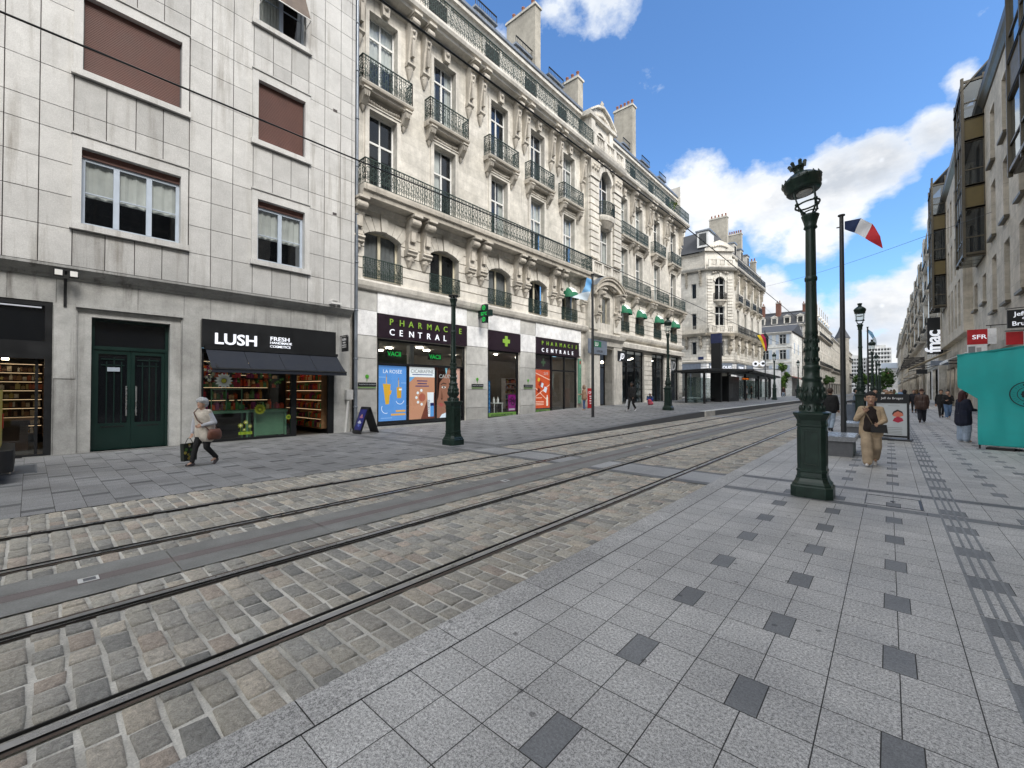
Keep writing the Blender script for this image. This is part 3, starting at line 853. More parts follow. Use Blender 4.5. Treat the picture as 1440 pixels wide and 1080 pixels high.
# recessed entrance with a stone surround and the green double door
mb = MB()
for x0, x1, z0, z1 in ((.86, 1.14, -.3, 4.0), (2.88, 3.14, -.3, 4.0), (1.14, 2.88, 3.78, 4.0)): fbox(mb, FB, x0, x1, z0, z1, -.42, -.06, 'base_stone', 1.1)
fbox(mb, FB, .82, 3.18, 4.0, 4.09, -.1, .07, 'base_stone', 1.05); fbox(mb, FB, .86, 3.14, -.3, .0, -.42, .10, 'base_stone', .8)
mb.build('door_surround', A)
mb = MB(); D = -.36; k = 'door_green'
for x0, x1, z0, z1 in ((1.14, 1.22, 0, 3.78), (2.80, 2.88, 0, 3.78), (1.22, 2.80, 3.70, 3.78), (1.22, 2.80, 2.90, 3.0)): fbox(mb, FB, x0, x1, z0, z1, D, D + .08, k)
for s in (0, 1):
    a = 1.22 + s * .79; b = a + .785
    for x0, x1, z0, z1 in ((a, a + .085, .02, 2.9), (b - .085, b, .02, 2.9), (a + .085, b - .085, .02, .78), (a + .085, b - .085, 2.78, 2.9)): fbox(mb, FB, x0, x1, z0, z1, D, D + .05, k)
    for q in (.26, .42, .58): fbox(mb, FB, a + q - .012, a + q + .012, .78, 2.7 - abs(q - .42) * .8, D + .01, D + .04, k)
    fbox(mb, FB, a + .14, b - .14, 2.45, 2.48, D + .01, D + .04, k); fbox(mb, FB, a + .14, b - .14, 2.62, 2.65, D + .01, D + .04, k)
    fbox(mb, FB, a + .14, b - .14, .66, .70, D + .05, D + .06, 'black_metal')
mb.quad(FB.P(1.0, -.1, D - .3), FB.P(3., -.1, D - .3), FB.P(3., 4., D - .3), FB.P(1., 4., D - .3), 'dark_room')
dr = mb.build('door', A)
for u in (1.90, 2.12):
    h = MB(); h.tube([FB.P(u, .98, D + .13), FB.P(u, 1.86, D + .13)], .02, 'steel', 8)
    for z in (1.05, 1.8): h.tube([FB.P(u, z, D + .05), FB.P(u, z, D + .13)], .012, 'steel', 6)
    h.build('handle', dr)
g = MB(); g.quad(FB.P(1.2, .7, D + .015), FB.P(2.82, .7, D + .015), FB.P(2.82, 3.72, D + .015), FB.P(1.2, 3.72, D + .015), 'glass_dark'); g.build('pane', dr)
g = MB(); fbox(g, FB, 1.49, 1.76, 2.28, 2.40, D + .05, D + .06, 'blue_grey_paint'); g.build('plate', dr)
# shop at the left edge
mb = MB(); k = 'black_metal'
for x0, x1, z0, z1 in ((.26, .40, -.05, 4.07), (-6.2, .26, 3.96, 4.07), (-6.2, .26, 2.56, 3.02), (-6.2, .26, -.05, .07), (-1.7, -1.6, .07, 2.56)): fbox(mb, FB, x0, x1, z0, z1, -.25, -.02, k)
fbox(mb, FB, .10, .16, .07, 2.56, -.25, -.16, k)
fbox(mb, FB, -6.4, .5, 2.76, 4.3, -1.6, -1.5, 'shop_dark'); sf = mb.build('shop_front', A)
g = MB(); g.quad(FB.P(-6.2, 3.02, -.15), FB.P(.26, 3.02, -.15), FB.P(.26, 3.96, -.15), FB.P(-6.2, 3.96, -.15), 'glass_dark'); g.build('pane', sf); g = MB(); g.quad(FB.P(-6.2, .07, -.2), FB.P(.10, .07, -.2), FB.P(.10, 2.56, -.2), FB.P(-6.2, 2.56, -.2), 'glass_shop'); g.build('pane', sf)
g = MB(); fbox(g, FB, -6.1, .2, 3.90, 3.93, -.14, -.10, 'sign_white'); g.build('strip_light', sf)
interior(A, FB, -6.2, .38, -.02, 2.75, 5.0, 'shop_dark', 'wood_warm', 'shop_dark', ('shop_light_warm', [(-1.2, -2.2, .13), (-3.0, -3.4, .13), (-.5, -4.0, .12), (-3., -1.5, .12)]))
warm = [(.55, .42, .22), (.35, .2, .1), (.7, .6, .45), (.2, .1, .06), (.6, .5, .2), (.5, .15, .08), (.8, .75, .65)]
shelf_unit('display_shelf', 'backlit wall of bottles and boxes deep inside the dark shop at the left edge', FB, -3.6, .3, .3, 2.6, 8, -4.5, .35, 'wood_dark', warm, 'shelves in the dark shop', light='shelf_glow')
Fs = Fr(-16.6, .30, (-1, 0), (0, -1))
shelf_unit('display_shelf', 'side shelf of small bottles inside the dark shop, next to its door post', Fs, .9, 4.4, .3, 2.45, 8, .0, .25, 'wood_dark', warm, 'shelves in the dark shop', light='shelf_glow')
ct = thing('shop_counter', FB.P(-.6, 0, -2.4), 'wooden counter inside the dark shop at the left edge', 'counter')
mb = MB(); fbox(mb, FB, -1.3, .1, .86, .92, -2.9, -2.0, 'wood_warm'); mb.build('counter_top', ct)
mb = MB(); fbox(mb, FB, -1.2, .0, -.02, .86, -2.8, -2.15, 'wood_dark'); fbox(mb, FB, -.75, -.7, .05, .8, -2.14, -2.12, 'wood_warm'); mb.build('cabinet', ct)
# cosmetics shop: glass front and its room
mb = MB(); k = 'black_metal'
for x0, x1, z0, z1 in ((3.67, 3.74, -.05, 3.1), (6.45, 6.64, -.05, 3.1), (7.84, 8.07, -.05, 3.1), (3.74, 6.45, -.05, .10), (3.74, 8.07, 2.96, 3.1), (6.64, 7.84, 2.5, 2.56)): fbox(mb, FB, x0, x1, z0, z1, -.15, -.03, k)
sf = mb.build('shop_front', A); g = MB()
g.quad(FB.P(3.74, .1, -.1), FB.P(6.45, .1, -.1), FB.P(6.45, 2.96, -.1), FB.P(3.74, 2.96, -.1), 'glass_shop'); g.build('pane', sf)
interior(A, FB, 3.69, 8.05, -.02, 3.1, 4.5, 'shop_dark', 'shop_dark', 'shop_dark', ('shop_light_warm', [(4.4, -.75, .10), (5.6, -.75, .10), (4.4, -1.4, .08), (5.6, -1.4, .08), (7.2, -2.6, .12), (7.2, -1.2, .08)]), front=-.16)
lp = [pcol(230, 110, 60), pcol(220, 150, 60), pcol(210, 70, 90), pcol(80, 140, 70), pcol(240, 200, 150), pcol(150, 60, 110), pcol(60, 60, 60), pcol(230, 90, 50), pcol(120, 170, 110)]
Fs2 = Fr(-16.75, 8.03, (-1, 0), (0, -1))
shelf_unit('display_shelf', 'tall shelf of bright bath goods straight inside the open cosmetics doorway', Fs2, .25, 3.8, .2, 2.5, 6, .3, .28, 'wood_warm', lp, 'shelves in the cosmetics shop', light='shelf_glow')
shelf_unit('display_shelf', 'colourful back-wall shelf behind the flower-decorated cosmetics window', FB, 3.8, 6.3, .9, 2.8, 4, -1.9, .4, 'shop_dark', lp, 'shelves in the cosmetics shop', light='shelf_glow')
for i, (u0, u1, lab) in enumerate(((3.86, 5.15, 'mint green display table with soaps at the left of the cosmetics window'), (5.28, 6.42, 'mint green display table with panelled front at the right of the cosmetics window'))):
    tb = thing('display_table', FB.P((u0 + u1) / 2, 0, -.6), lab, 'table', 'tables in the cosmetics window')
    mb = MB(); fbox(mb, FB, u0, u1, .94, 1.03, -.95, -.28, 'mint_paint'); mb.build('table_top', tb)
    mb = MB()
    for u in (u0 + .03, u1 - .09):
        for d in (-.9, -.36): fbox(mb, FB, u, u + .06, 0, .94, d, d + .06, 'mint_paint')
    if i: fbox(mb, FB, u0 + .1, u1 - .1, .1, .94, -.40, -.37, 'mint_paint', 1.3)
    else:
        for u in (4.05, 4.48, 4.95): fbox(mb, FB, u, u + .03, 1.03, 1.75, -.5, -.47, 'mint_paint')
        fbox(mb, FB, 4.05, 4.98, 1.75, 1.78, -.5, -.47, 'mint_paint')
    mb.build('table_frame', tb)
    g = MB(); goods_rows(g, FB, u0 + .03, u1 - .03, 1.03, 1.45, 1, -.75, -.5, lp, .9); goods_rows(g, FB, u0, u1, 1.8, 2.5, 2, -1.2, -1.0, lp, .75); tag(g.build('goods', tb), kind='stuff')
def petals(mb, fr, u, z, r, n, d, key, col, cc):
    for i in range(n):
        a = 2 * pi * i / n; mb_r = r * .62
        pts = [(u + cos(a) * r * .2 - sin(a) * q * r * .13 + cos(a) * w * r, z + sin(a) * r * .2 + cos(a) * q * r * .13 + sin(a) * w * r) for q, w in ((-1, .1), (-1.1, .5), (0, .8), (1.1, .5), (1, .1))]
        fext(mb, fr, pts, d, d + .004, key, col)
    disc(mb, fr, u, z, r * .27, d, d + .007, key, 12, cc)
def sticker(label, draw, grp=None):
    mb = MB(); draw(mb); u, z = draw.__defaults__
    tag(mb.build('window_sticker', loc=FB.P(u, z, -.09)), label, 'sticker', grp)
def dz(mb, u=4.32, z=2.05): petals(mb, FB, u, z, .27, 14, -.092, 'print', (.62, .66, .6), pcol(170, 170, 60))
sticker('large white daisy decal on the cosmetics shop window', dz)
def dz(mb, u=5.42, z=1.06): petals(mb, FB, u, z, .20, 16, -.092, 'print', pcol(150, 160, 50), pcol(150, 160, 50))
sticker('ragged yellow flower decal in the middle of the cosmetics shop window', dz)
def dz(mb, u=6.38, z=.74): disc(mb, FB, u, z, .09, -.092, -.088, 'print', 14, pcol(150, 165, 60)); disc(mb, FB, u, z, .05, -.088, -.086, 'print', 10, pcol(90, 120, 40))
sticker('round lime decal low at the right edge of the cosmetics window', dz)
def dz(mb, u=4.98, z=.42):
    for du, dzz, r in ((-.16, .1, .09), (.0, .2, .08), (.13, .06, .07), (-.05, -.05, .06)):
        petals(mb, FB, u + du, z + dzz, r, 8, -.092, 'print', pcol(190, 200, 90), pcol(220, 220, 210)); fbox(mb, FB, u + du - .008, u + du + .008, z - .2, z + dzz, -.093, -.090, 'print', pcol(110, 150, 50))
    fbox(mb, FB, u - .22, u + .2, z - .22, z - .12, -.093, -.090, 'print', pcol(150, 180, 60))
sticker('yellow-green flower bed decal low on the cosmetics window', dz)
for i, (u, z, lab) in enumerate(((3.95, 2.45, 'cluster of small white blossoms decal at the top left of the cosmetics window'), (5.95, 2.3, 'green leaf wreath decal at the top right of the cosmetics window'))):
    mb = MB(); rr = random.Random(i + 3)
    for q in range(16):
        a = rr.uniform(0, 6.28); r = rr.uniform(.05, .33) if i == 0 else rr.uniform(.2, .27)
        petals(mb, FB, u + r * cos(a) * (.6 if i == 0 else 1), z + r * sin(a) * 1.3, .06, 6, -.092, 'print', pcol(170, 175, 165) if i == 0 else pcol(70, 150, 70), pcol(150, 150, 90))
    tag(mb.build('window_sticker', loc=FB.P(u, z, -.09)), lab, 'sticker')
sg = thing('shop_sign', FB.P(5.87, 3.1, .03), 'long black fascia sign lettered LUSH FRESH HANDMADE COSMETICS', 'sign')
mb = MB(); fbox(mb, FB, 3.66, 8.08, 3.10, 4.035, .004, .10, 'black_metal'); mb.build('sign_board', sg)
mb = MB(); text(mb, FB, 'LUSH', 3.98, 3.26, .50, 'sign_white', .10, .14, 'LEFT', .022, 1.08); mb.build('lettering', sg)
mb = MB()
text(mb, FB, 'FRESH', 5.66, 3.50, .20, 'sign_white', .10, .125, 'LEFT', .012, 1.22); text(mb, FB, 'HANDMADE', 5.66, 3.385, .118, 'sign_white', .10, .125, 'LEFT', .01, 1.12); text(mb, FB, 'COSMETICS', 5.66, 3.255, .118, 'sign_white', .10, .125, 'LEFT', .01, 1.12)
mb.build('small_lettering', sg)
aw = thing('shop_awning', FB.P(5.9, 3.1, 0), 'dark navy canvas awning over the cosmetics shop window', 'awning')
mb = MB(); P = FB.P; a, b = 3.74, 8.10; n = 4
for i in range(n):
    ua = a + (b - a) * i / n; ub = a + (b - a) * (i + 1) / n
    prev = None
    for j in range(7):
        s = j / 6; dd = .12 + .83 * s; z = 3.10 - .70 * s - .035 * sin(pi * s)
        if prev: mb.quad(P(ua + .006, prev[1], prev[0]), P(ub - .006, prev[1], prev[0]), P(ub - .006, z, dd), P(ua + .006, z, dd), 'navy_fabric')
        prev = (dd, z)
mb.build('canopy', aw); mb = MB(); fbox(mb, FB, a, b, 2.29, 2.42, .93, .95, 'navy_fabric', .8); fbox(mb, FB, a, b, 2.40, 2.44, .91, .97, 'charcoal_metal'); mb.build('valance', aw)
mb = MB(); fbox(mb, FB, a - .02, b + .02, 3.06, 3.16, .10, .2, 'black_metal'); mb.build('cassette', aw)
for u in (a + .15, b - .15): mb = MB(); mb.bar(P(u, 2.9, .12), P(u, 2.43, .92), .035, 'black_metal'); mb.build('arm', aw)
# blade sign, flood lamp, camera, pipe
bs = thing('blade_sign', (-16.2, 8.30, 3.3), 'small black hanging sign with white lettering beside the cosmetics awning', 'sign')
mb = MB(); mb.box(-16.42, -15.98, 8.28, 8.34, 3.27, 3.86, 'black_metal'); mb.build('sign_board', bs); Fq = Fr(-16.2, 8.275, (1, 0), (0, -1)); mb = MB()
text(mb, Fq, 'LUSH', 0, 3.70, .13, 'white_letter', .004, .010, 'CENTER', .02); text(mb, Fq, 'FRESH', 0, 3.59, .085, 'white_letter', .004, .01); text(mb, Fq, 'HANDMADE', 0, 3.50, .06, 'white_letter', .004, .01); text(mb, Fq, 'COSMETICS', 0, 3.42, .06, 'white_letter', .004, .01); mb.build('lettering', bs)
mb = MB(); mb.bar((-16.6, 8.31, 3.9), (-15.98, 8.31, 3.9), .03, 'black_metal'); mb.bar((-16.1, 8.31, 3.9), (-16.1, 8.31, 3.8), .02, 'black_metal'); mb.build('bracket', bs)
fl = thing('wall_lamp', FB.P(.62, 4.0, .05), 'black twin-headed flood lamp on the pale pier between dark shop and green door', 'lamp')
mb = MB(); fbox(mb, FB, .59, .65, 3.98, 4.86, .0, .05, 'black_metal'); mb.bar(FB.P(.62, 4.84, .05), FB.P(.62, 4.9, .35), .04, 'black_metal'); mb.bar(FB.P(.42, 4.9, .35), FB.P(.82, 4.9, .35), .04, 'black_metal'); mb.build('bracket', fl)
for s in (-.14, .14):
    mb = MB(); u = .62 + s; v = [FB.P(uu, z, d) for z, e in ((4.72, .0), (4.92, .0)) for d in (.28, .44) for uu in (u - .09, u + .09)]; mb.hexa(v, 'black_metal'); fbox(mb, FB, u - .07, u + .07, 4.74, 4.88, .44, .452, 'curtain', 1.2); mb.build('lamp_head', fl)
cm = thing('security_camera', FA.P(7.9, 5.05, .1), 'white camera box under the edge of the slab-faced block', 'camera')
mb = MB(); fbox(mb, FA, 7.70, 7.95, 5.08, 5.20, .01, .22, 'white_paint'); fbox(mb, FA, 7.72, 7.93, 5.20, 5.22, .0, .25, 'white_paint'); mb.build('housing', cm); mb = MB(); fbox(mb, FA, 8.0, 8.14, 5.10, 5.17, .01, .12, 'white_paint'); mb.build('bracket', cm)
pp = thing('drainpipe', (-16.45, 8.92, 0), 'grey full-height drainpipe in the gap between the slab-faced block and the pharmacy building', 'pipe')
mb = MB(); mb.tube([(-16.5, 8.93, 0.), (-16.5, 8.93, 19.5)], .07, 'zinc', 10)
for z in range(1, 20, 2): mb.lathe([(.075, 0), (.09, .01), (.09, .06), (.075, .07)], 'zinc', 10, (-16.5, 8.93, z))
mb.build('downpipe', pp); mb = MB(); mb.tube([(-16.62, 8.55, .0), (-16.5, 8.6, 1.3)], .05, 'white_paint', 8); mb.box(-16.62, -16.42, 8.5, 8.78, 1.35, 1.75, 'concrete_pale'); mb.build('meter_box', pp)
# ================================================================== ornate stone buildings
def corbel_mesh(kind, k='limestone_carved'):
    """console seen from x=along the wall, y=outwards; origin at its top on the wall"""
    mb = MB()
    f = Fr(0, 0, (1, 0), (0, 1))
    if kind == 'scroll':       # big double-curved console with a scroll head and a drop, 2.25 m tall
        pr = [(0, 0), (.80, 0), (.80, -.12)]
        for i in range(9): a = pi * .5 - pi * 1.15 * i / 8; pr.append((.60 + .17 * cos(a), -.30 + .17 * sin(a)))
        pr += [(.50, -.62), (.40, -.80), (.34, -1.0), (.33, -1.25), (.36, -1.45), (.30, -1.5), (0, -1.5)]
        fprof(mb, f, pr, -.20, .20, k)
        for s in (-.21, .21):
            mb.ring(f.P(s, -.30, .60), (0, 1, 0), (0, 0, 1), .12, .05, k, 12, .05); mb.ring(f.P(s, -.30, .60), (0, 1, 0), (0, 0, 1), .05, .04, k, 8, .06)
        fbox(mb, f, -.24, .24, -.10, .0, 0, .86, k); fbox(mb, f, -.13, .13, -1.15, -.45, .3, .47, k)
        fprof(mb, f, [(0, -1.5), (.42, -1.5), (.44, -1.58), (.36, -1.66), (.36, -1.74), (.24, -1.8), (0, -1.8)], -.27, .27, k)
        mb.lathe([(.05, -2.3), (.12, -2.2), (.17, -2.0), (.24, -1.85), (.2, -1.78)], k, 8, (0, .08, 0))
        for s in (-.1, .1): mb.sphere((s, .18, -1.95), .09, k, 7, 5)
    elif kind == 'eaves':      # tall tapering bracket under the top cornice, 2.7 m
        pr = [(0, 0), (.72, 0), (.74, -.14)]
        for i in range(8): a = pi * .45 - pi * 1.1 * i / 7; pr.append((.52 + .17 * cos(a), -.36 + .17 * sin(a)))
        pr += [(.44, -.75), (.33, -1.2), (.26, -1.6), (.22, -1.95), (.20, -2.1), (0, -2.1)]
        fprof(mb, f, pr, -.17, .17, k)
        for s in (-.18, .18): mb.ring(f.P(s, -.36, .52), (0, 1, 0), (0, 0, 1), .115, .05, k, 12, .05)
        fbox(mb, f, -.22, .22, -.12, 0, 0, .8, k); fbox(mb, f, -.07, .07, -1.9, -.6, .2, .42, k, .8)
        for i in range(4): mb.sphere((0, .44 - i * .055, -.75 - i * .27), .085, k, 7, 5)
        fprof(mb, f, [(0, -2.1), (.27, -2.1), (.28, -2.2), (.18, -2.3), (0, -2.3)], -.21, .21, k)
        mb.lathe([(.03, -2.85), (.1, -2.68), (.16, -2.5), (.19, -2.32)], k, 8, (0, .06, 0))
        for s in (-.08, .08): mb.sphere((s, .13, -2.42), .08, k, 7, 5)
    else:                      # small console under a balcony
        pr = [(0, 0), (.48, 0), (.48, -.1), (.42, -.22), (.3, -.38), (.22, -.5), (.16, -.58), (0, -.62)]
        fprof(mb, f, pr, -.15, .15, k)
        fbox(mb, f, -.18, .18, -.07, .0, 0, .52, k)
        for s in (-.08, 0, .08): fbox(mb, f, s - .02, s + .02, -.34, -.1, .3, .47, k, .8)
        mb.lathe([(.02, -.85), (.08, -.74), (.12, -.62)], k, 7, (0, .05, 0))
    return mb.mesh('corbel')
CORB = {k: corbel_mesh(k) for k in ('scroll', 'eaves', 'small')}
for k in ('scroll', 'eaves', 'small'): CORB[k + '_sooty'] = corbel_mesh(k, 'limestone_sooty')
def corbel(parent, fr, u, z, kind, d=0., s=1.):
    o = inst(CORB[kind], 'corbel', parent, fr.P(u, z, d), fr.rz)
    if s != 1.: o.scale = (s,) * 3
    return o

def arch_ring(mb, fr, u0, u1, z1, rise, w, d, key, n=7, gap=.02, keyst=True):
    """proud voussoirs round the top of an opening"""
    a = arc_pts(u0, u1, z1, rise, n); c = ((u0 + u1) / 2, z1 - max(rise, .3) - (u1 - u0) * .55)
    for i in range(n):
        (ua, za), (ub, zb) = a[i], a[i + 1]
        def out(p):
            dx, dz = p[0] - c[0], p[1] - c[1]; L = hypot(dx, dz); return (p[0] + dx / L * w, p[1] + dz / L * w)
        q = [(ua + gap / 2, za), (ub - gap / 2, zb)]; o1, o0 = out(q[1]), out(q[0])
        mid = keyst and i == n // 2
        fext(mb, fr, [q[0], q[1], (o1[0], o1[1] + (.18 if mid else 0)), (o0[0], o0[1] + (.18 if mid else 0))], -.02, d + (.07 if mid else 0), key, R.uniform(.95, 1.06))
CURT = ['sides', None, 'half', None, 'left', 'full', None, 'sides', 'grey', None, 'half']
def bay_axis(root, fr, c, i, lev, opts):
    """one window axis of the ornate front: three openings, balconies and their trim"""
    h1, h2, h3 = opts['h1'], opts['h2'], opts['h3']
    rv = opts.get('rv', .34); glass_ = 'glass_window'
    w1 = H(c - h1, c + h1, lev[0], lev[1], .28); w2 = H(c - h2, c + h2, lev[2], lev[3]); w3 = H(c - h3, c + h3, lev[4], lev[5])
    rv = .34
    window(root, fr, H(w1.u0, w1.u1, w1.z0, w1.z1), rv + .02, 'cream_paint', 2, None, 0, CURT[(i * 3) % 11] if i % 2 else 'grey', t=.09)
    window(root, fr, w2, rv, 'white_paint', 2, .66, 0, CURT[(i * 3 + 1) % 11], t=.075)
    window(root, fr, w3, rv, 'white_paint', 2, .74, 0, CURT[(i * 5 + 2) % 11], t=.075)
    return [w1, w2, w3]
def trims(mb, fr, c, lev, o):
    """surrounds, keystones and carved bands of one axis"""
    h1, h2, h3 = o['h1'], o['h2'], o['h3']; k = 'limestone_plain'; kc = 'limestone_carved'
    arch_ring(mb, fr, c - h1, c + h1, lev[1], .28, .62, .095, k, 7)
    for s in (-1, 1):
        fbox(mb, fr, c + s * (h2 + .10) - .10, c + s * (h2 + .10) + .10, lev[2], lev[3] + .12, 0, .05, k); fbox(mb, fr, c + s * (h3 + .09) - .09, c + s * (h3 + .09) + .09, lev[4], lev[5] + .1, 0, .05, k)
    fbox(mb, fr, c - h2, c + h2, lev[3], lev[3] + .12, 0, .05, k); fbox(mb, fr, c - h3, c + h3, lev[5], lev[5] + .10, 0, .05, k)
    # carved swag under the balcony
    fbox(mb, fr, c - h2 - .2, c + h2 + .2, lev[3] + .13, lev[3] + .19, 0, .09, k)
    for q in range(13):
        s = (q - 6) / 6; mb.sphere(fr.P(c + s * (h2 + .05), lev[3] + .34 - .07 * (1 - s * s), .05), .085, kc, 6, 4)
    # key block over the top window
    fext(mb, fr, [(c - .16, lev[5] + .08), (c + .16, lev[5] + .08), (c + .22, lev[5] + .68), (c - .22, lev[5] + .68)], 0, .24, kc); mb.sphere(fr.P(c, lev[5] + .42, .24), .12, kc, 8, 5)
    fbox(mb, fr, c - h3 - .4, c + h3 + .4, lev[5] + .68, lev[5] + .76, 0, .16, k)
LEV = (6.6, 8.75, 10.3, 14.0, 14.9, 18.33)

def roof_run(root, fr, u0, u1, dorm, chim=(), zc=19.65, with_wall=True, slate_top=26.2):
    """set-back attic, zinc gutter, slate slope with dormers"""
    mb = MB()
    fbox(mb, fr, u0, u1, zc, 22.4, -1.0, -.62, 'limestone_plain'); fprof(mb, fr, [(-.62, 22.25), (-.5, 22.3), (-.42, 22.45), (-.3, 22.5), (-.3, 22.72), (-.62, 22.74)], u0, u1, 'limestone_plain')
    for c in dorm:
        fbox(mb, fr, c - .62, c + .62, zc + .1, 22.1, -.62, -.60, 'dark_room')
        for s in (-1, 1): fbox(mb, fr, c + s * .75 - .12, c + s * .75 + .12, zc, 22.2, -.62, -.52, 'limestone_plain')
    mb.build('attic_wall', root)
    mb = MB()
    fprof(mb, fr, [(-.30, 22.74), (-.22, 22.78), (-.22, 22.95), (-.5, 22.97), (-1.0, 23.7), (-1.7, 24.3), (-1.7, 22.74)], u0, u1, 'zinc')
    fprof(mb, fr, [(-1.6, 24.2), (-5.2, slate_top), (-9.5, slate_top), (-12, 22), (-1.6, 22)], u0, u1, 'slate')
    rf = mb.build('roof', root)
    for c in dorm:
        mb = MB(); fbox(mb, fr, c - .8, c + .8, 22.98, 24.2, -2.6, -1.15, 'limestone_plain'); fbox(mb, fr, c - .95, c + .95, 24.2, 24.32, -2.7, -1.0, 'zinc'); fbox(mb, fr, c - .55, c + .55, 23.2, 24.05, -1.16, -1.14, 'dark_room')
        for s in (-.6, 0, .6): fbox(mb, fr, c + s - .05, c + s + .05, 23.2, 24.05, -1.15, -1.1, 'white_paint')
        rail_run(mb, fr.P(c - .9, 0, -1.05), fr.P(c + .9, 0, -1.05), 24.32, .45, 'iron_black', .16, False)
        mb.build('dormer', rf)
    return rf
def chimney(root, x0, x1, y0, y1, z0, z1, pots, key='chimney_render'):
    mb = MB(); mb.box(x0, x1, y0, y1, z0, z1, key); mb.box(x0 - .08, x1 + .08, y0 - .08, y1 + .08, z1, z1 + .14, 'limestone_plain'); mb.box(x0 - .02, x1 + .02, y0 - .02, y1 + .02, z1 + .14, z1 + .24, key)
    c = mb.build('chimney', root)
    for i in range(pots):
        x = x0 + (x1 - x0) * (i + .5) / pots; mb = MB(); mb.lathe([(.13, 0), (.12, .1), (.10, .42), (.13, .46), (.13, .5), (.09, .5)], 'terracotta', 8, (x, (y0 + y1) / 2, z1 + .24)); mb.build('chimney_pot', c)

# ------------------------------------------------------------------ the long building with the pharmacy
B = thing('apartment_building', (-16.9, 28, 0), 'long ornate limestone building with a continuous iron balcony, pharmacy and sports shop below', 'building')
F0 = Fr(-16.9, 0, LU, RN)
CL = [10.4, 13.93, 18.0, 21.6, 25.2]; CRT = [33.5, 36.5, 40.45, 44.65]
PIER = [12.17, 15.97, 19.8, 23.4]
OL = dict(h1=.93, h2=.70, h3=.72)
holesL = []; shop = [H(10.15, 15.34, -.1, 4.02, reveal=.22, open=1), H(17.07, 19.73, .1, 4.02, reveal=.22, open=1), H(21.34, 26.22, .0, 4.1, reveal=.22, open=1)]
shopR = [H(32.75, 37.4, .3, 5.2, reveal=.3, open=1), H(39.1, 42.15, .3, 5.2, reveal=.3, open=1), H(43.75, 46.1, .3, 5.2, reveal=.3, open=1)]
for i, c in enumerate(CL): holesL += bay_axis(B, F0, c, i, LEV, OL)
OR_ = dict(h1=.85, h2=.70, h3=.72); holesR = []
for i, c in enumerate(CRT): holesR += bay_axis(B, F0, c, i + 5, (6.7, 8.45, 10.2, 13.85, 14.75, 18.2), OR_)
mb = MB(); wall(mb, F0, 8.86, 27.3, -.6, 19.65, holesL + shop, 'limestone', .34)
mb.box(-29, -16.92, 8.86, 8.88, -.5, 23, 'limestone_plain')
mb.build('wall', B)
mb = MB(); wall(mb, F0, 32.2, 47., -.6, 19.65, holesR + shopR, 'limestone', .34); mb.box(-29, -16.92, 46.98, 47., -.5, 24, 'limestone_plain'); mb.build('wall', B)
mb = MB()
strips(mb, F0, 9.0, 27.3, 6.5, 9.75, [h for h in holesL if h.z1 < 9], .44, .05, .06, 'limestone_plain')
strips(mb, F0, 32.2, 47., 6.0, 9.75, [h for h in holesR if h.z1 < 9], .42, .05, .06, 'limestone_plain')
strips(mb, F0, 31.9, 47., .45, 5.25, shopR, .42, .05, .07, 'limestone_plain')
fbox(mb, F0, 32., 47., -.6, .5, 0, .1, 'base_stone'); fbox(mb, F0, 8.9, 27.3, -.6, .12, 0, .08, 'base_stone')
for c in CL: trims(mb, F0, c, LEV, OL)
for c in CRT: trims(mb, F0, c, (6.7, 8.45, 10.2, 13.85, 14.75, 18.2), OR_)
for u0, u1 in ((8.9, 27.3), (32.2, 47.05)):
    fprof(mb, F0, [(0, 18.95), (.10, 18.98), (.12, 19.12), (0, 19.14)], u0, u1, 'limestone_plain')
    fprof(mb, F0, [(0, 9.5), (.12, 9.55), (.16, 9.78), (0, 9.8)], u0, u1, 'limestone_plain')
    fprof(mb, F0, [(0, 6.02), (.20, 6.08), (.26, 6.2), (.30, 6.38), (.28, 6.46), (0, 6.5)], u0, u1, 'limestone_plain')
mb.build('moulding', B)
# top cornice walks and their railings
def cornice_walk(u0, u1):
    mb = MB(); fprof(mb, F0, [(0, 19.2), (.62, 19.2), (.66, 19.3), (.80, 19.36), (.86, 19.5), (.86, 19.62), (0, 19.65)], u0, u1, 'limestone_plain'); c = mb.build('cornice', B)
    r = MB(); a, b = F0.P(u0 + .1, 0, .76), F0.P(u1 - .1, 0, .76); rail_run(r, a, b, 19.64, 1.15, 'iron_green', .13); r.build('railing', c)
cornice_walk(8.9, 27.35); cornice_walk(32.15, 47.4)
for p in PIER:
    for s in (-.43, .43): corbel(B, F0, p + s, 9.74, 'scroll', 0, 1.); corbel(B, F0, p + s, 19.2, 'eaves', 0)
for u in (9.05, 26.75): corbel(B, F0, u, 9.74, 'scroll'); corbel(B, F0, u + .1, 19.2, 'eaves')
for u in (34.95, 38.15, 38.85, 42.2, 42.9, 46.5): corbel(B, F0, u, 19.2, 'eaves'); 
for u in (34.95, 38.15, 38.85, 42.2, 42.9, 46.4): corbel(B, F0, u, 9.74, 'small', 0, 1.35)
balcony(B, F0, 9.0, 27.0, 10.25, .92, .46, 1.07, step=.125)
for c in CL:
    balcony(B, F0, c - 1.3, c + 1.3, 14.83, .52, .26, 1.08)
    for s in (-1.03, 1.03): corbel(B, F0, c + s, 14.57, 'small')
balcony(B, F0, 32.45, 37.6, 14.72, .52, .26, 1.08)
for c in (40.4, 44.6): balcony(B, F0, c - 1.35, c + 1.35, 14.72, .52, .26, 1.08)
for c in CRT:
    for s in (-1.03, 1.03): corbel(B, F0, c + s, 14.46, 'small')
mb = MB(); fprof(mb, F0, [(0, 9.74), (.45, 9.74), (.5, 9.85), (.62, 9.9), (.66, 10.06), (0, 10.1)], 32.2, 47.2, 'limestone_carved'); fl_ = mb.build('cornice', B)
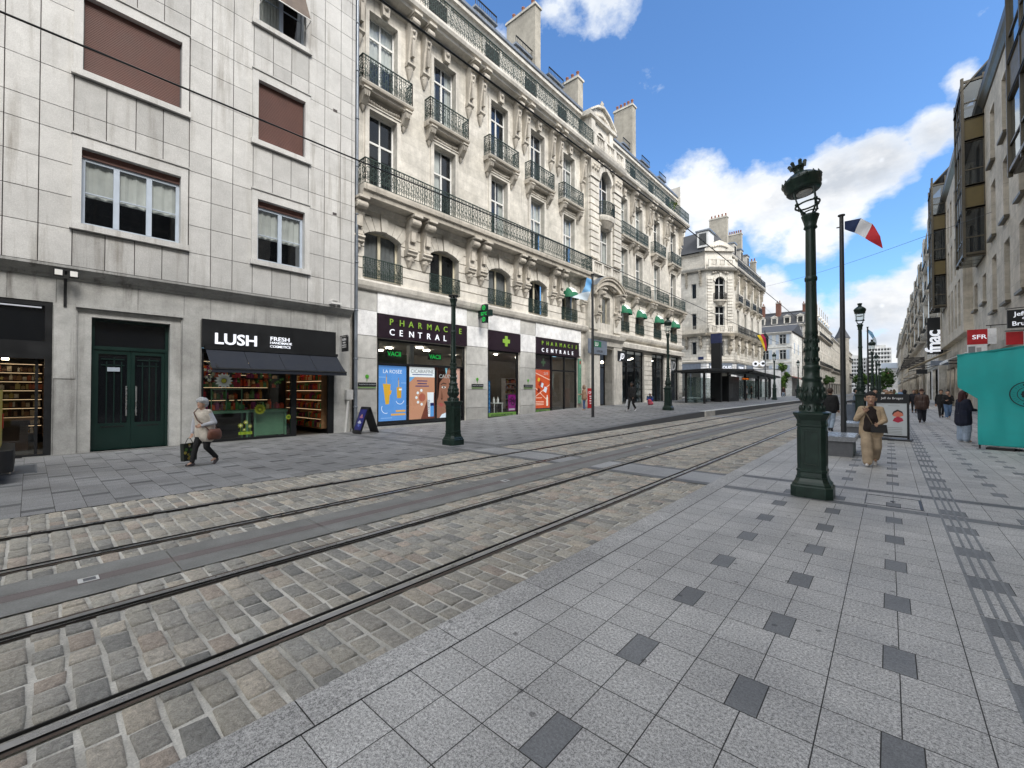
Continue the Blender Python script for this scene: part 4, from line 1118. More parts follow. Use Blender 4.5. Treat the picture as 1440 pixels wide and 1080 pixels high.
for u0, u1 in ((32.4, 37.7), (39.1, 42.), (43.3, 46.6)):
    r = MB(); rail_run(r, F0.P(u0, 0, .58), F0.P(u1, 0, .58), 10.1, 1.05, step=.13)
    for u in (u0, u1): rail_run(r, F0.P(u, 0, .02), F0.P(u, 0, .58), 10.1, 1.05, step=.13, rich=False)
    r.build('railing', fl_)
for c, z, hw in [(c, 6.6, .93) for c in CL] + [(c, 6.7, .85) for c in CRT]:
    r = MB(); rail_run(r, F0.P(c - hw - .05, 0, .07), F0.P(c + hw + .05, 0, .07), z, .86, step=.11); r.build('window_railing', B)
roof_run(B, F0, 8.9, 27.5, CL); roof_run(B, F0, 32., 47.2, CRT)
chimney(B, -20.3, -17.7, 22.4, 23.0, 22.8, 27.8, 3); chimney(B, -18.9, -17.45, 27.3, 28.0, 22.8, 25.4, 3); chimney(B, -19.6, -17.7, 37.0, 37.7, 22.8, 28.3, 5)
# projecting centre bay
FC = Fr(-16.55, 0, LU, RN); cb = 29.75
wa = H(cb - .85, cb + .85, 15.1, 18.75, .85); wb = H(cb - .8, cb + .8, 11.5, 14.35); wc = H(cb - .75, cb + .75, 6.9, 9.0); wd = H(cb - 1.3, cb + 1.3, -.3, 4.95, reveal=.9, open=1)
mb = MB(); wall(mb, FC, 27.3, 32.2, -.6, 20.0, [wa, wb, wc, wd], 'limestone', .45)
for u in (27.3, 32.2): mb.quad(FC.P(u, -.6, 0), FC.P(u, -.6, -.4), FC.P(u, 20, -.4), FC.P(u, 20, 0), 'limestone')
mb.quad(FC.P(cb - 1.4, -.3, -1.4), FC.P(cb + 1.4, -.3, -1.4), FC.P(cb + 1.4, 5, -1.4), FC.P(cb - 1.4, 5, -1.4), 'dark_room')
mb.build('wall', B)
mb = MB(); k = 'limestone_plain'
for u0, u1 in ((27.35, 28.55), (30.95, 32.15)):
    strips(mb, FC, u0, u1, 11.6, 17.6, [], .5, .10, .16, k)
    fbox(mb, FC, u0 - .05, u1 + .05, 17.6, 17.85, 0, .25, k); fext(mb, FC, [(u0, 17.85), (u1, 17.85), (u1 + .1, 18.95), (u0 - .1, 18.95)], 0, .24, 'limestone_carved')
    for q in range(6): mb.sphere(FC.P(u0 + .15 + q * .18, 18.3 + .25 * (q % 2), .24), .15, 'limestone_carved', 7, 5)
    fbox(mb, FC, u0 - .1, u1 + .1, .2, 5.1, 0, .14, k); fbox(mb, FC, u0 - .1, u1 + .1, -.5, .55, .0, .2, 'base_stone')
    fbox(mb, FC, u0, u1, 6.3, 9.7, 0, .1, k)
arch_ring(mb, FC, wa.u0, wa.u1, wa.z1, .85, .42, .14, k, 9)
for q in range(9): mb.sphere(FC.P(cb + (q - 4) * .32, 19.15 + .15 * cos(q - 4), .14), .17, 'limestone_carved', 7, 5)
fprof(mb, FC, [(0, 19.3), (.45, 19.34), (.55, 19.5), (.62, 19.7), (0, 19.75)], 27.2, 32.3, k)
fprof(mb, FC, [(0, 5.1), (.15, 5.15), (.2, 5.5), (.42, 5.7), (.5, 5.95), (0, 6.05)], 27.25, 32.25, k)
for c in (wb,): 
    for s in (-1, 1): fbox(mb, FC, cb + s * .92 - .1, cb + s * .92 + .1, 11.5, 14.5, 0, .06, k)
    fbox(mb, FC, cb - 1.1, cb + 1.1, 14.4, 14.6, 0, .1, k)
mb.build('moulding', B)
window(B, FC, H(wa.u0, wa.u1, wa.z0, wa.z1), .36, 'white_paint', 2, .66, 0, None); window(B, FC, wb, .36, 'white_paint', 2, .66, 0, 'sides'); window(B, FC, wc, .4, 'cream_paint', 2, None, 0, None)
# bowed balcony of the bay
mb = MB(); n = 12; dz = [(cb - 1.05 * cos(pi * i / n), .62 * sin(pi * i / n)) for i in range(n + 1)]
def bow(mb, zlo, zhi, s0, s1, key):
    lo = [FC.P(cb + (u - cb) * s0, zlo, d * s0) for u, d in dz]; hi = [FC.P(cb + (u - cb) * s1, zhi, d * s1) for u, d in dz]
    mb.add(lo + hi, [(i, i + 1, n + 2 + i, n + 1 + i) for i in range(n)] + [tuple(range(n + 1))[::-1], tuple(range(n + 1, 2 * n + 2))], key)
bow(mb, 14.25, 14.75, .45, .92, 'limestone_carved'); bow(mb, 14.75, 14.95, .95, 1.05, k); bow(mb, 14.95, 15.1, 1.05, 1.08, k)
bb = mb.build('balcony', B); r = MB()
for i in range(n): a, b2 = FC.P(*((dz[i][0],) + (0, dz[i][1]))), FC.P(dz[i + 1][0], 0, dz[i + 1][1]); rail_run(r, a, b2, 15.1, 1.05, step=.13)
r.build('railing', bb)
# arched hood over the entresol window of the bay, with stone balustrades
mb = MB(); hood = arc_pts(27.4, 32.1, 10.35, 1.0, 14)
for (ua, za), (ub, zb_) in zip(hood, hood[1:]):
    for d0, d1, lo, hi, kk in ((0, .5, -.55, -.2, 'limestone_carved'), (0, .62, -.2, -.02, 'limestone_carved'), (0, .68, -.02, .09, 'limestone_sooty'), (0, .66, .092, .11, 'zinc')):
        mb.hexa([FC.P(u, z, d) for zz in (lo, hi) for d in (d0, d1) for u, z in ((ua, za + zz), (ub, zb_ + zz))], kk)
for s in (-1, 1):
    for q in range(7): mb.sphere(FC.P(cb + s * (2.0 - q * .12), 9.5 - q * .28 + .2 * (q % 2), .2 + .05 * (q % 2)), .2 - .012 * q, 'limestone_carved', 7, 5)
    for q in range(5): mb.sphere(FC.P(cb + s * (1.0 - q * .2), 9.55 + .06 * q, .25), .16, 'limestone_carved', 7, 5)
hd = mb.build('arched_hood', B)
for s in (-1.55, 1.55): corbel(B, FC, cb + s, 9.3, 'scroll', 0, 1.1)
mb = MB()
def balustrade(mb, fr, u0, u1, z, h, d, posts=2):
    fbox(mb, fr, u0, u1, z, z + .12, d - .2, d, k); fbox(mb, fr, u0, u1, z + h - .12, z + h, d - .22, d + .02, k)
    for i in range(posts + 1): u = u0 + .18 + (u1 - u0 - .36) * i / posts; fbox(mb, fr, u - .18, u + .18, z, z + h - .1, d - .2, d + .01, k)
    n = int((u1 - u0) / .24)
    for i in range(n): c = fr.P(u0 + (i + .5) * (u1 - u0) / n, 0, d - .1); mb.lathe([(.05, z + .12), (.085, z + h * .35), (.045, z + h * .6), (.06, z + h - .12)], k, 8, (c.x, c.y, 0))
balustrade(mb, FC, 27.4, 32.1, 10.45, 1.0, .2, 3); mb.build('balustrade', B)
mb = MB(); balustrade(mb, FC, 27.3, 32.2, 19.75, 1.0, .5, 3); mb.build('balustrade', B)
# gabled stone dormer crowning the bay
mb = MB(); wz = H(cb - .6, cb + .6, 19.9, 22.0, .5); fg = FC.at(-.35); wall(mb, fg, cb - 1.7, cb + 1.7, 19.7, 22.6, [wz], k, .3)
for s in (-1.7, 1.7): mb.quad(fg.P(cb + s, 19.7, 0), fg.P(cb + s, 19.7, -3), fg.P(cb + s, 22.6, -3), fg.P(cb + s, 22.6, 0), k)
for s in (-1.4, 1.4): fbox(mb, fg, cb + s - .28, cb + s + .28, 19.75, 22.5, 0, .16, k)
gp = [(cb - 2.0, 22.6), (cb + 2.0, 22.6), (cb + 2.0, 22.8), (cb + 1.0, 23.5), (cb, 23.85), (cb - 1.0, 23.5), (cb - 2.0, 22.8)]
fext(mb, fg, gp, -3, .12, k)
for (ua, za), (ub, zb_) in zip(gp[2:], gp[3:]): mb.hexa([fg.P(u, z, d) for zz in (0, .16) for d in (-3, .34) for u, z in ((ua, za + zz), (ub, zb_ + zz))], k)
fprof(mb, fg, [(.0, 22.5), (.3, 22.55), (.34, 22.75), (0, 22.78)], cb - 2.05, cb + 2.05, k)
for q in range(7): mb.sphere(fg.P(cb + (q - 3) * .26, 23.05 + .12 * cos((q - 3) * .8), .14), .16, 'limestone_carved', 7, 5)
mb.lathe([(.2, 0), (.1, .15), (.18, .3), (.02, .6)], 'limestone_carved', 8, tuple(fg.P(cb, 23.95, .1))); 
mb.build('gable', B)
# entrance in the bay
mb = MB(); fbox(mb, FC, cb - 1.3, cb + 1.3, 3.5, 3.6, -.85, -.78, 'black_metal'); fbox(mb, FC, cb - .05, cb + .05, .2, 3.5, -.85, -.78, 'black_metal')
for s in (-1, 1): fbox(mb, FC, cb + s * 1.24 - .06, cb + s * 1.24 + .06, .2, 4.9, -.85, -.78, 'black_metal')
mb.build('door', B)
lb = thing('hanging_bulb', FC.P(cb - .75, 3.85, .1), 'lit round bulb hanging in the dark entrance beside the pharmacy', 'lamp')
mb = MB(); mb.sphere(FC.P(cb - .75, 3.85, .12), .11, 'bulb', 10, 7); mb.build('bulb', lb); mb = MB(); mb.bar(FC.P(cb - .75, 3.95, .12), FC.P(cb - .75, 4.9, .12), .02, 'black_metal'); mb.build('cord', lb)

# pharmacy front: slabs, glazing, rooms
mb = MB()
for u0, u1 in ((9.05, 10.08), (15.40, 17.0), (19.80, 21.30)):
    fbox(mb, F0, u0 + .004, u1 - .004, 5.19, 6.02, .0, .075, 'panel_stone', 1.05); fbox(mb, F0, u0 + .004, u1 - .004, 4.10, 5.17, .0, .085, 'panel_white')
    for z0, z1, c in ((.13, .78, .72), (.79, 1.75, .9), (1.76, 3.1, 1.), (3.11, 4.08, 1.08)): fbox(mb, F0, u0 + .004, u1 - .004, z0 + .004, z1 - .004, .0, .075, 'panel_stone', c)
for u0, u1 in ((10.1, 15.38), (17.02, 19.78), (21.32, 26.62)): fbox(mb, F0, u0, u1, 5.13, 6.03, .0, .10, 'panel_white')
fbox(mb, F0, 26.3, 26.62, 4.2, 5.11, .0, .09, 'panel_white'); fbox(mb, F0, 8.98, 9.04, -.2, 6.05, 0, .1, 'black_metal')
mb.build('shop_cladding', B)
def shop_frame(u0, u1, z0, z1, bars=(), hor=(), t=.09, d=-.16, key='black_metal', fr=F0):
    mb = MB()
    fbox(mb, fr, u0, u0 + t, z0, z1, d, d + .14, key); fbox(mb, fr, u1 - t, u1, z0, z1, d, d + .14, key); fbox(mb, fr, u0 + t, u1 - t, z0, z0 + t, d, d + .14, key); fbox(mb, fr, u0 + t, u1 - t, z1 - t, z1, d, d + .14, key)
    for u in bars: fbox(mb, fr, u - t / 2, u + t / 2, z0 + t, z1 - t, d + .01, d + .13, key)
    for z, a, b in hor: fbox(mb, fr, a, b, z - t / 2, z + t / 2, d + .015, d + .125, key)
    o = mb.build('shop_front', B); g = MB(); g.quad(fr.P(u0 + .02, z0, d + .06), fr.P(u1 - .02, z0, d + .06), fr.P(u1 - .02, z1, d + .06), fr.P(u0 + .02, z1, d + .06), 'glass_shop'); g.build('pane', o); return o
shop_frame(10.15, 15.34, .12, 4.02, (), ((2.92, 10.24, 15.25),))
shop_frame(17.07, 19.73, .12, 4.02); shop_frame(21.34, 26.22, .12, 4.1, (23.2, 24.7), ((3.05, 23.2, 26.13),))
mb = MB(); fbox(mb, F0, 10.24, 15.25, .2, 2.92, -.19, -.16, 'black_metal'); mb.build('poster_backing', B)
interior(B, F0, 9.6, 26.6, .1, 4.0, 6., 'shop_wall', 'panel_stone', 'shop_wall', ('shop_light', [(11.2, -2.2, .22), (12.6, -2.9, .25), (13.6, -1.6, .25), (14.8, -2.6, .25), (13.0, -4.5, .25), (17.6, -1.8, .2), (18.4, -2.6, .2), (19.3, -1.5, .16), (18.0, -4., .22), (22.2, -2.2, .22), (24.2, -2.2, .22), (25.4, -3.5, .22), (11.5, -4.8, .25), (21., -4.5, .25)]), front=-.25)
mb = MB(); fbox(mb, F0, 10.0, 12.6, 2.2, 3.5, -1.4, -1.3, 'shop_green'); fbox(mb, F0, 12.72, 12.95, .1, 4., -1.5, -1.2, 'panel_white'); mb.build('partition', B)
pal = [pcol(230, 230, 225), pcol(200, 210, 220), pcol(120, 150, 190), pcol(210, 120, 90), pcol(180, 190, 120), pcol(90, 90, 100), pcol(220, 190, 150)]
shelf_unit('display_shelf', 'pharmacy shelf of packets behind the narrow middle window', F0, 17.1, 18.6, .3, 2.7, 6, -2.6, .4, 'wood_dark', pal, 'shelves in the pharmacy')
shelf_unit('display_shelf', 'pharmacy shelf behind the open entrance', F0, 23.4, 26.0, .3, 2.6, 6, -4.4, .4, 'panel_white', pal, 'shelves in the pharmacy')
tb = thing('side_table', F0.P(18.5, .2, -.7), 'small white slatted table in the middle pharmacy window', 'table')
mb = MB(); fbox(mb, F0, 18.1, 18.9, .92, .97, -1., -.5, 'white_paint'); mb.build('table_top', tb)
for u in (18.14, 18.82):
    for d in (-.98, -.56): mb = MB(); fbox(mb, F0, u, u + .045, .15, .92, d, d + .045, 'white_paint'); mb.build('leg', tb)
for u, lab in ((18.35, 'white bottle on the left of the white window table'), (18.7, 'white bottle on the right of the white window table')):
    mb = MB(); mb.lathe([(.07, 0), (.07, .22), (.03, .26), (.03, .34)], 'white_paint', 10, tuple(F0.P(u, .97, -.75))); tag(mb.build('bottle', loc=F0.P(u, .97, -.75)), lab, 'bottle', 'bottles on the window table')

def sign_box(name, label, u0, u1, z0, z1, d1, key, fr=F0, d0=.0, cat='sign'):
    s = thing(name, fr.P((u0 + u1) / 2, z0, d1), label, cat); mb = MB(); fbox(mb, fr, u0, u1, z0, z1, d0, d1, key); mb.build('sign_board', s); return s
for u0, u1, lab, sc, xs in ((10.13, 15.37, 'largest purple-black fascia sign lettered PHARMACIE CENTRALE, next to the slab-faced block', .40, 10.66), (21.3, 26.29, 'smaller purple-black PHARMACIE CENTRALE sign over the pharmacy entrance', .36, 21.85)):
    s = sign_box('shop_sign', lab, u0, u1, 4.06, 5.11, .14, 'purple_black')
    mb = MB(); W = 4.3 if u0 < 12 else 4.15
    for i, ch in enumerate('PHARMACIE'): text(mb, F0, ch, xs + W * i / 8.35, 4.66, sc, 'sign_lime', .14, .17, 'LEFT', .002)
    mb.build('lime_lettering', s); mb = MB()
    for i, ch in enumerate('CENTRALE'): text(mb, F0, ch, xs + W * i / 8.35, 4.20, sc, 'sign_white', .14, .17, 'LEFT', .002)
    mb.build('white_lettering', s)
s = sign_box('shop_sign', 'square purple-black fascia panel with a lime cross', 16.98, 19.76, 4.0, 5.09, .14, 'purple_black')
mb = MB(); c, z = 18.45, 4.58
for du, dz_, w, h in ((0, 0, .11, .30), (0, 0, .30, .11)): fbox(mb, F0, c - w, c + w, z - h, z + h, .14, .17 + w * .01, 'sign_lime')
mb.build('cross_emblem', s)
for i, (u, lab) in enumerate(((9.62, 'small black name plate with a green mark on the leftmost pharmacy pier'), (16.18, 'small black name plate with a green mark between the two wide pharmacy windows'), (20.55, 'small black name plate with a green mark beside the pharmacy entrance'))):
    s = sign_box('name_plate', lab, u - .42, u + .42, 1.90, 2.06, .13, 'black_metal', d0=.075); s['group'] = 'name plates on the pharmacy piers'
    mb = MB(); fbox(mb, F0, u - .42, u + .42, 1.82, 1.87, .075, .11, 'print', pcol(140, 170, 120)); text(mb, F0, 'PHARMACIE CENTRALE', u, 1.95, .075, 'grey_letter', .13, .135); mb.build('lettering', s)
    mb = MB(); disc(mb, F0, u, 2.32, .085, .075, .1, 'print', 10, pcol(90, 170, 60)); fbox(mb, F0, u - .012, u + .012, 2.1, 2.3, .075, .09, 'print', pcol(90, 150, 60)); mb.build('emblem', s)
# hanging pharmacy cross
s = thing('pharmacy_cross', (-16.35, 16.35, 5.87), 'green pharmacy cross with lit rings and digits hanging out over the pavement', 'sign')
Fx = Fr(-16.38, 16.3, (1, 0), (0, -1)); mb = MB()
fext(mb, Fx, [(-.17, -.5), (.17, -.5), (.17, -.17), (.5, -.17), (.5, .17), (.17, .17), (.17, .5), (-.17, .5), (-.17, .17), (-.5, .17), (-.5, -.17), (-.17, -.17)], -.12, .06, 'door_green', back=True)
s.location = (-16.38, 16.3, 5.87); mb.v = [(x, y, z + 5.87) for x, y, z in mb.v]; mb.build('cross_case', s)
Fx2 = Fr(-16.38, 16.3, (1, 0), (0, -1), 5.87); mb = MB()
for z in (-.31, .31): disc(mb, Fx2, 0, z, .12, .06, .068, 'led_green', 16, r0=.095); disc(mb, Fx2, 0, z, .05, .06, .068, 'led_green', 10, r0=.03)
text(mb, Fx2, '22°C', 0, -.08, .22, 'led_green', .06, .068, 'CENTER', .0); mb.build('lit_pattern', s)
mb = MB(); mb.bar((-16.9, 16.3, 5.72), (-16.4, 16.3, 5.72), .05, 'black_metal'); mb.bar((-16.9, 16.3, 6.02), (-16.4, 16.3, 6.02), .05, 'black_metal'); mb.build('bracket', s)
for u, lab in ((11.35, 'green LED ticker on the left of the upper pharmacy window'), (13.75, 'dimmer green LED ticker on the right of the upper pharmacy window')):
    s = sign_box('led_ticker', lab, u - .42, u + .42, 3.27, 3.62, -.5, 'black_metal', d0=-.58); mb = MB(); text(mb, F0, 'VACII', u, 3.33, .30, 'led_green', -.5, -.49, 'CENTER', .01); mb.build('lit_text', s)
# posters
def poster(label, u0, u1, z0, z1, d, bg, key='print_lit', fr=F0, grp=None):
    s = thing('poster', fr.P((u0 + u1) / 2, z0, d), label, 'poster', grp); mb = MB(); fbox(mb, fr, u0, u1, z0, z1, d - .02, d, key, bg); mb.build('sheet', s); return s
Z = -.135
s = poster('sky-blue backlit poster with two yellow tubes pegged on a line', 10.27, 11.76, .33, 2.84, Z, pcol(95, 150, 222)); mb = MB(); pz = Z + .004
text(mb, F0, 'LA ROSÉE', 11.02, 2.50, .235, 'sign_white', Z, pz, 'CENTER', .0)
fext(mb, F0, [(10.52, 2.02), (10.92, 2.0), (10.84, 1.1), (10.66, 1.08)], Z, pz, 'print_lit', pcol(222, 170, 60)); fext(mb, F0, [(10.84, 1.7), (10.98, 1.72), (10.94, 1.55), (10.84, 1.5)], Z, pz, 'print_lit', pcol(222, 170, 60))
fext(mb, F0, [(11.24, 1.86), (11.50, 1.86), (11.48, 1.36), (11.26, 1.36)], Z, pz, 'print_lit', pcol(215, 160, 55)); fbox(mb, F0, 11.36, 11.52, 1.72, 1.80, pz, pz + .002, 'print_lit', (.9, .9, .9))
for u, z in ((10.70, 2.0), (11.34, 1.86)):
    fbox(mb, F0, u - .025, u + .025, z, z + .32, pz, pz + .002, 'print_lit', pcol(205, 170, 120)); fbox(mb, F0, u - .012, u + .012, z + .3, z + .45, Z, pz + .001, 'print_lit', pcol(160, 120, 90))
for u, z, a0 in ((10.68, 1.0, 2.6), (11.42, 1.4, 3.5)):
    pts = [F0.P(u + .22 * cos(a0 + i * .28), z - .1 + .22 * sin(a0 + i * .28), pz) for i in range(10)]
    for a, b in zip(pts, pts[1:]): mb.bar(a, b, .022, 'print_lit', .004, (.9, .95, 1), up=(1, 0, 0))
for z, u in ((.72, 11.2), (.56, 10.95)): fbox(mb, F0, u, 11.72, z, z + .09, Z, pz, 'print_lit', pcol(225, 170, 90))
for u, z, w in ((10.4, 2.3, .25), (11.55, 2.05, .2), (10.5, .45, .5)): fbox(mb, F0, u - .08, u + w, z, z + .03, Z, pz, 'print_lit', pcol(150, 190, 235))
mb.build('print', s)
s = poster('skin-cream poster with a white header and a blue-white tube', 11.94, 13.43, .33, 2.84, Z, pcol(196, 140, 112)); mb = MB()
fbox(mb, F0, 11.94, 13.43, 2.36, 2.84, Z, pz, 'print_lit', (.85, .87, .9)); text(mb, F0, 'CICABIAFINE', 12.69, 2.56, .235, 'grey_letter', pz, pz + .002, 'CENTER', .012); fbox(mb, F0, 12.1, 13.3, 2.46, 2.50, pz, pz + .002, 'print_lit', pcol(60, 80, 130))
fext(mb, F0, [(11.94, 2.1), (12.25, 2.36), (11.94, 2.36)], Z, pz, 'print_lit', pcol(110, 170, 220)); fext(mb, F0, [(12.6, .33), (13.0, 1.3), (13.43, 1.6), (13.43, .33)], Z, pz, 'print_lit', pcol(110, 58, 44))
for z, w in ((2.15, .62), (2.02, .55), (1.9, .8)): fbox(mb, F0, 12.68 - w / 2, 12.68 + w / 2, z, z + .05, Z, pz, 'print_lit', pcol(70, 60, 110))
disc(mb, F0, 12.68, 1.38, .2, Z, pz, 'print_lit', 20, pcol(170, 96, 80))
for i in range(5): a = pi * (.55 + .23 * i); disc(mb, F0, 12.68 + .34 * cos(a), 1.38 + .34 * sin(a), .07, Z, pz + .001, 'print_lit', 12, (.8, .86, .9))
fext(mb, F0, [(12.98, 1.62), (13.38, 1.62), (13.36, .42), (13.04, .42)], pz, pz + .003, 'print_lit', (.82, .85, .9)); fbox(mb, F0, 13.16, 13.38, .42, .95, pz + .003, pz + .005, 'print_lit', pcol(90, 150, 215)); fbox(mb, F0, 13.16, 13.38, .95, 1.1, pz + .003, pz + .005, 'print_lit', pcol(30, 40, 90)); text(mb, F0, 'CICABIAFINE', 13.12, .55, .12, 'black_letter', pz + .003, pz + .006, 'LEFT', .01, rot=pi / 2)
mb.build('print', s)
s = poster('beauty poster with two half faces of women, partly behind the lamp post', 13.6, 15.1, .33, 2.86, Z, pcol(150, 104, 86)); mb = MB()
fext(mb, F0, [(14.42, .33), (14.36, .9), (14.46, 1.5), (14.40, 2.2), (14.5, 2.86), (15.1, 2.86), (15.1, .33)], Z, pz, 'print_lit', pcol(206, 160, 146))
fext(mb, F0, [(13.6, 2.86), (14.35, 2.86), (14.1, 2.5), (13.75, 2.1), (13.68, 1.4), (13.6, 1.2)], Z, pz, 'print_lit', pcol(42, 26, 22))
def eye(u, z, c):
    fext(mb, F0, [(u - .16, z + .02), (u - .05, z + .075), (u + .08, z + .06), (u + .15, z), (u + .04, z - .045), (u - .08, z - .04)], pz, pz + .002, 'print_lit', (.75, .72, .7)); disc(mb, F0, u, z + .012, .055, pz + .002, pz + .004, 'print_lit', 12, c)
    fext(mb, F0, [(u - .2, z + .17), (u - .02, z + .25), (u + .17, z + .2), (u + .16, z + .16), (u - .02, z + .2), (u - .19, z + .13)], pz, pz + .003, 'print_lit', (.03, .02, .018))
    fext(mb, F0, [(u - .17, z + .03), (u - .05, z + .09), (u + .09, z + .075), (u + .16, z), (u + .08, z + .06), (u - .05, z + .072)], pz + .002, pz + .005, 'print_lit', (.02, .015, .012))
eye(14.02, 1.86, (.05, .025, .015)); eye(14.82, 1.86, (.08, .09, .07))
for u, c1, c2 in ((13.86, pcol(168, 84, 80), pcol(120, 80, 64)), (14.92, pcol(200, 110, 112), pcol(178, 128, 112))):
    fext(mb, F0, [(u - .2, 1.02), (u - .02, 1.1), (u + .17, 1.0), (u, .98)], pz, pz + .002, 'print_lit', c1); fext(mb, F0, [(u - .2, 1.0), (u, .97), (u + .17, .99), (u + .02, .87)], pz, pz + .003, 'print_lit', c1)
    fext(mb, F0, [(u - .04, 1.3), (u + .02, 1.75), (u + .12, 1.36), (u + .08, 1.26)], pz, pz + .002, 'print_lit', c2); disc(mb, F0, u + .03, 1.28, .045, pz + .002, pz + .003, 'print_lit', 8, tuple(q * .4 for q in c2))
fext(mb, F0, [(13.75, .33), (15.05, .33), (15.0, .52), (14.3, .62), (13.9, .5)], pz, pz + .004, 'print_lit', (.75, .85, .95)); fext(mb, F0, [(14.1, 2.86), (14.26, 2.86), (14.18, 2.5)], pz, pz + .004, 'print_lit', pcol(140, 200, 220))
text(mb, F0, 'CAUDALIE', 14.35, 2.34, .27, 'white_letter', pz + .003, pz + .007, 'CENTER', .005); mb.build('print', s)
s = poster('orange advertising poster at the left of the pharmacy entrance', 21.47, 23.1, .55, 3.05, Z, pcol(205, 82, 44)); mb = MB()
for a, b in (((21.5, 2.85), (23.1, 2.4)), ((21.5, 1.9), (22.9, 1.0)), ((21.55, 1.3), (23.1, 2.1)), ((22.7, .9), (22.85, 1.3))): mb.bar(F0.P(a[0], a[1], pz), F0.P(b[0], b[1], pz), .05, 'print_lit', .004, pcol(235, 200, 180), up=(1, 0, 0))
for u, z, r, c in ((21.9, 2.4, .14, pcol(225, 190, 60)), (22.05, 2.15, .2, pcol(150, 50, 40)), (22.25, 2.05, .18, pcol(210, 225, 240)), (22.6, 1.75, .22, pcol(220, 225, 240)), (21.9, 1.7, .18, pcol(120, 40, 30))): fext(mb, F0, [(u - r, z - r * .4), (u - r * .2, z + r), (u + r, z + r * .5), (u + r * .4, z - r)], pz, pz + .003, 'print_lit', c)
fbox(mb, F0, 22.72, 22.9, .68, 1.25, pz, pz + .005, 'print_lit', pcol(235, 225, 210)); fbox(mb, F0, 22.77, 22.85, 1.25, 1.4, pz, pz + .005, 'print_lit', pcol(230, 230, 230))
for z, w in ((1.2, .7), (.95, .9), (.85, .9), (.75, .9)): fbox(mb, F0, 21.55, 21.55 + w, z, z + .05, pz, pz + .003, 'print_lit', pcol(240, 190, 165))
text(mb, F0, 'SVR', 22.7, 2.72, .3, 'white_letter', Z, pz); mb.build('print', s)
s = poster('purple panel with a faint pharmacy cross above the orange poster', 21.43, 23.15, 3.1, 4.02, Z, (.03, .014, .025), 'print'); mb = MB()
for w, h in ((.07, .26), (.22, .08)): fbox(mb, F0, 22.4 - w, 22.4 + w, 3.55 - h, 3.55 + h, Z, pz + w * .01, 'print', pcol(90, 120, 90))
mb.build('print', s)
for u0, u1, z0, z1, c, lab in ((17.16, 19.64, .15, .42, pcol(140, 190, 80), 'lime service strip along the foot of the middle pharmacy window'), (21.45, 23.12, .2, .46, pcol(120, 165, 70), 'lime service strip under the orange poster')):
    s = poster(lab, u0, u1, z0, z1, Z + .01, c, 'print'); mb = MB(); text(mb, F0, 'SPÉCIALISTE HOMÉOPATHIE' if u0 < 18 else 'SERVICES', (u0 + u1) / 2, z0 + .08, .15, 'black_letter', Z + .01, Z + .014, 'CENTER', .01, 1.0 if u0 < 18 else 1.2); mb.build('print', s)
s = poster('magenta poster with dark figures low in the middle pharmacy window', 18.95, 19.6, .48, 1.45, Z, pcol(160, 40, 140), 'print'); mb = MB()
for u, z, r in ((19.1, 1.1, .12), (19.3, 1.2, .13), (19.35, .95, .16), (19.47, 1.05, .1)): disc(mb, F0, u, z, r, Z, pz, 'print', 10, (.03, .015, .03), 1, r * .55)
fbox(mb, F0, 19.0, 19.55, .52, .62, Z, pz, 'print', (.8, .7, .8)); mb.build('print', s)
s = poster('narrow blue strip poster at the left edge of the middle pharmacy window', 17.18, 17.40, .45, 2.25, Z, pcol(40, 120, 190), 'print'); mb = MB()
for i in range(7): disc(mb, F0, 17.29, .6 + i * .25, .07, Z, pz, 'print', 8, pcol(150, 200, 230), 1, .035)
mb.build('print', s)
s = thing('blade_sign', F0.P(26.48, .9, .06), 'tall narrow mint green sign at the right edge of the pharmacy', 'sign'); mb = MB(); fbox(mb, F0, 26.32, 26.66, .75, 3.98, .02, .10, 'print', pcol(110, 165, 140)); mb.build('sign_board', s); mb = MB(); fbox(mb, F0, 26.42, 26.56, 3.6, 3.85, .10, .105, 'print', pcol(170, 40, 40)); text(mb, F0, 'PHARMACIE CENTRALE', 26.55, 1.2, .2, 'black_letter', .10, .105, 'LEFT', rot=pi / 2); mb.build('lettering', s)
s = thing('glass_sign', (-16.2, 27.7, 4.6), 'grey glass shop panel with green blocks above the dark entrance', 'sign'); Fy = FC.at(.16); mb = MB(); fbox(mb, Fy, 26.9, 29.6, 4.42, 5.5, 0, .06, 'fascia_grey', 1.6); mb.build('sign_board', s); mb = MB(); fbox(mb, Fy, 27.35, 28.7, 4.95, 5.38, .06, .075, 'awning_green'); text(mb, Fy, 'LU', 28.0, 5.02, .40, 'white_letter', .075, .085, 'CENTER', .02); text(mb, Fy, 'LUXURY', 28.5, 4.56, .24, 'black_letter', .06, .07); mb.build('lettering', s)
# sports shop
for h, bars in zip(shopR, ((34.3, 35.9), (40.6,), ())):
    shop_frame(h.u0, h.u1, h.z0 + .15, h.z1, bars, ((3.75, h.u0, h.u1),), .08, -.24)
interior(B, F0, 32.5, 46.6, .35, 4.9, 6., 'fascia_grey', 'panel_stone', 'shop_dark', ('shop_light', [(33.6, -2., .2), (35.2, -3., .2), (36.5, -1.8, .2), (40., -2.4, .2), (41.4, -3.4, .2), (44.8, -2.4, .2)]), front=-.32)
shelf_unit('display_shelf', 'rack of dark clothes and one orange jacket behind the large sports shop window', F0, 33.4, 36.9, .5, 2.6, 3, -1.8, .3, 'black_metal', [pcol(40, 40, 45), pcol(80, 80, 90), pcol(230, 90, 30), pcol(30, 30, 50), pcol(150, 150, 150)])
shelf_unit('display_shelf', 'rack of grey clothes behind the second sports shop window', F0, 39.3, 41.9, .5, 2.6, 3, -1.6, .3, 'black_metal', [pcol(90, 95, 100), pcol(140, 150, 160), pcol(40, 60, 90), pcol(160, 160, 160)])
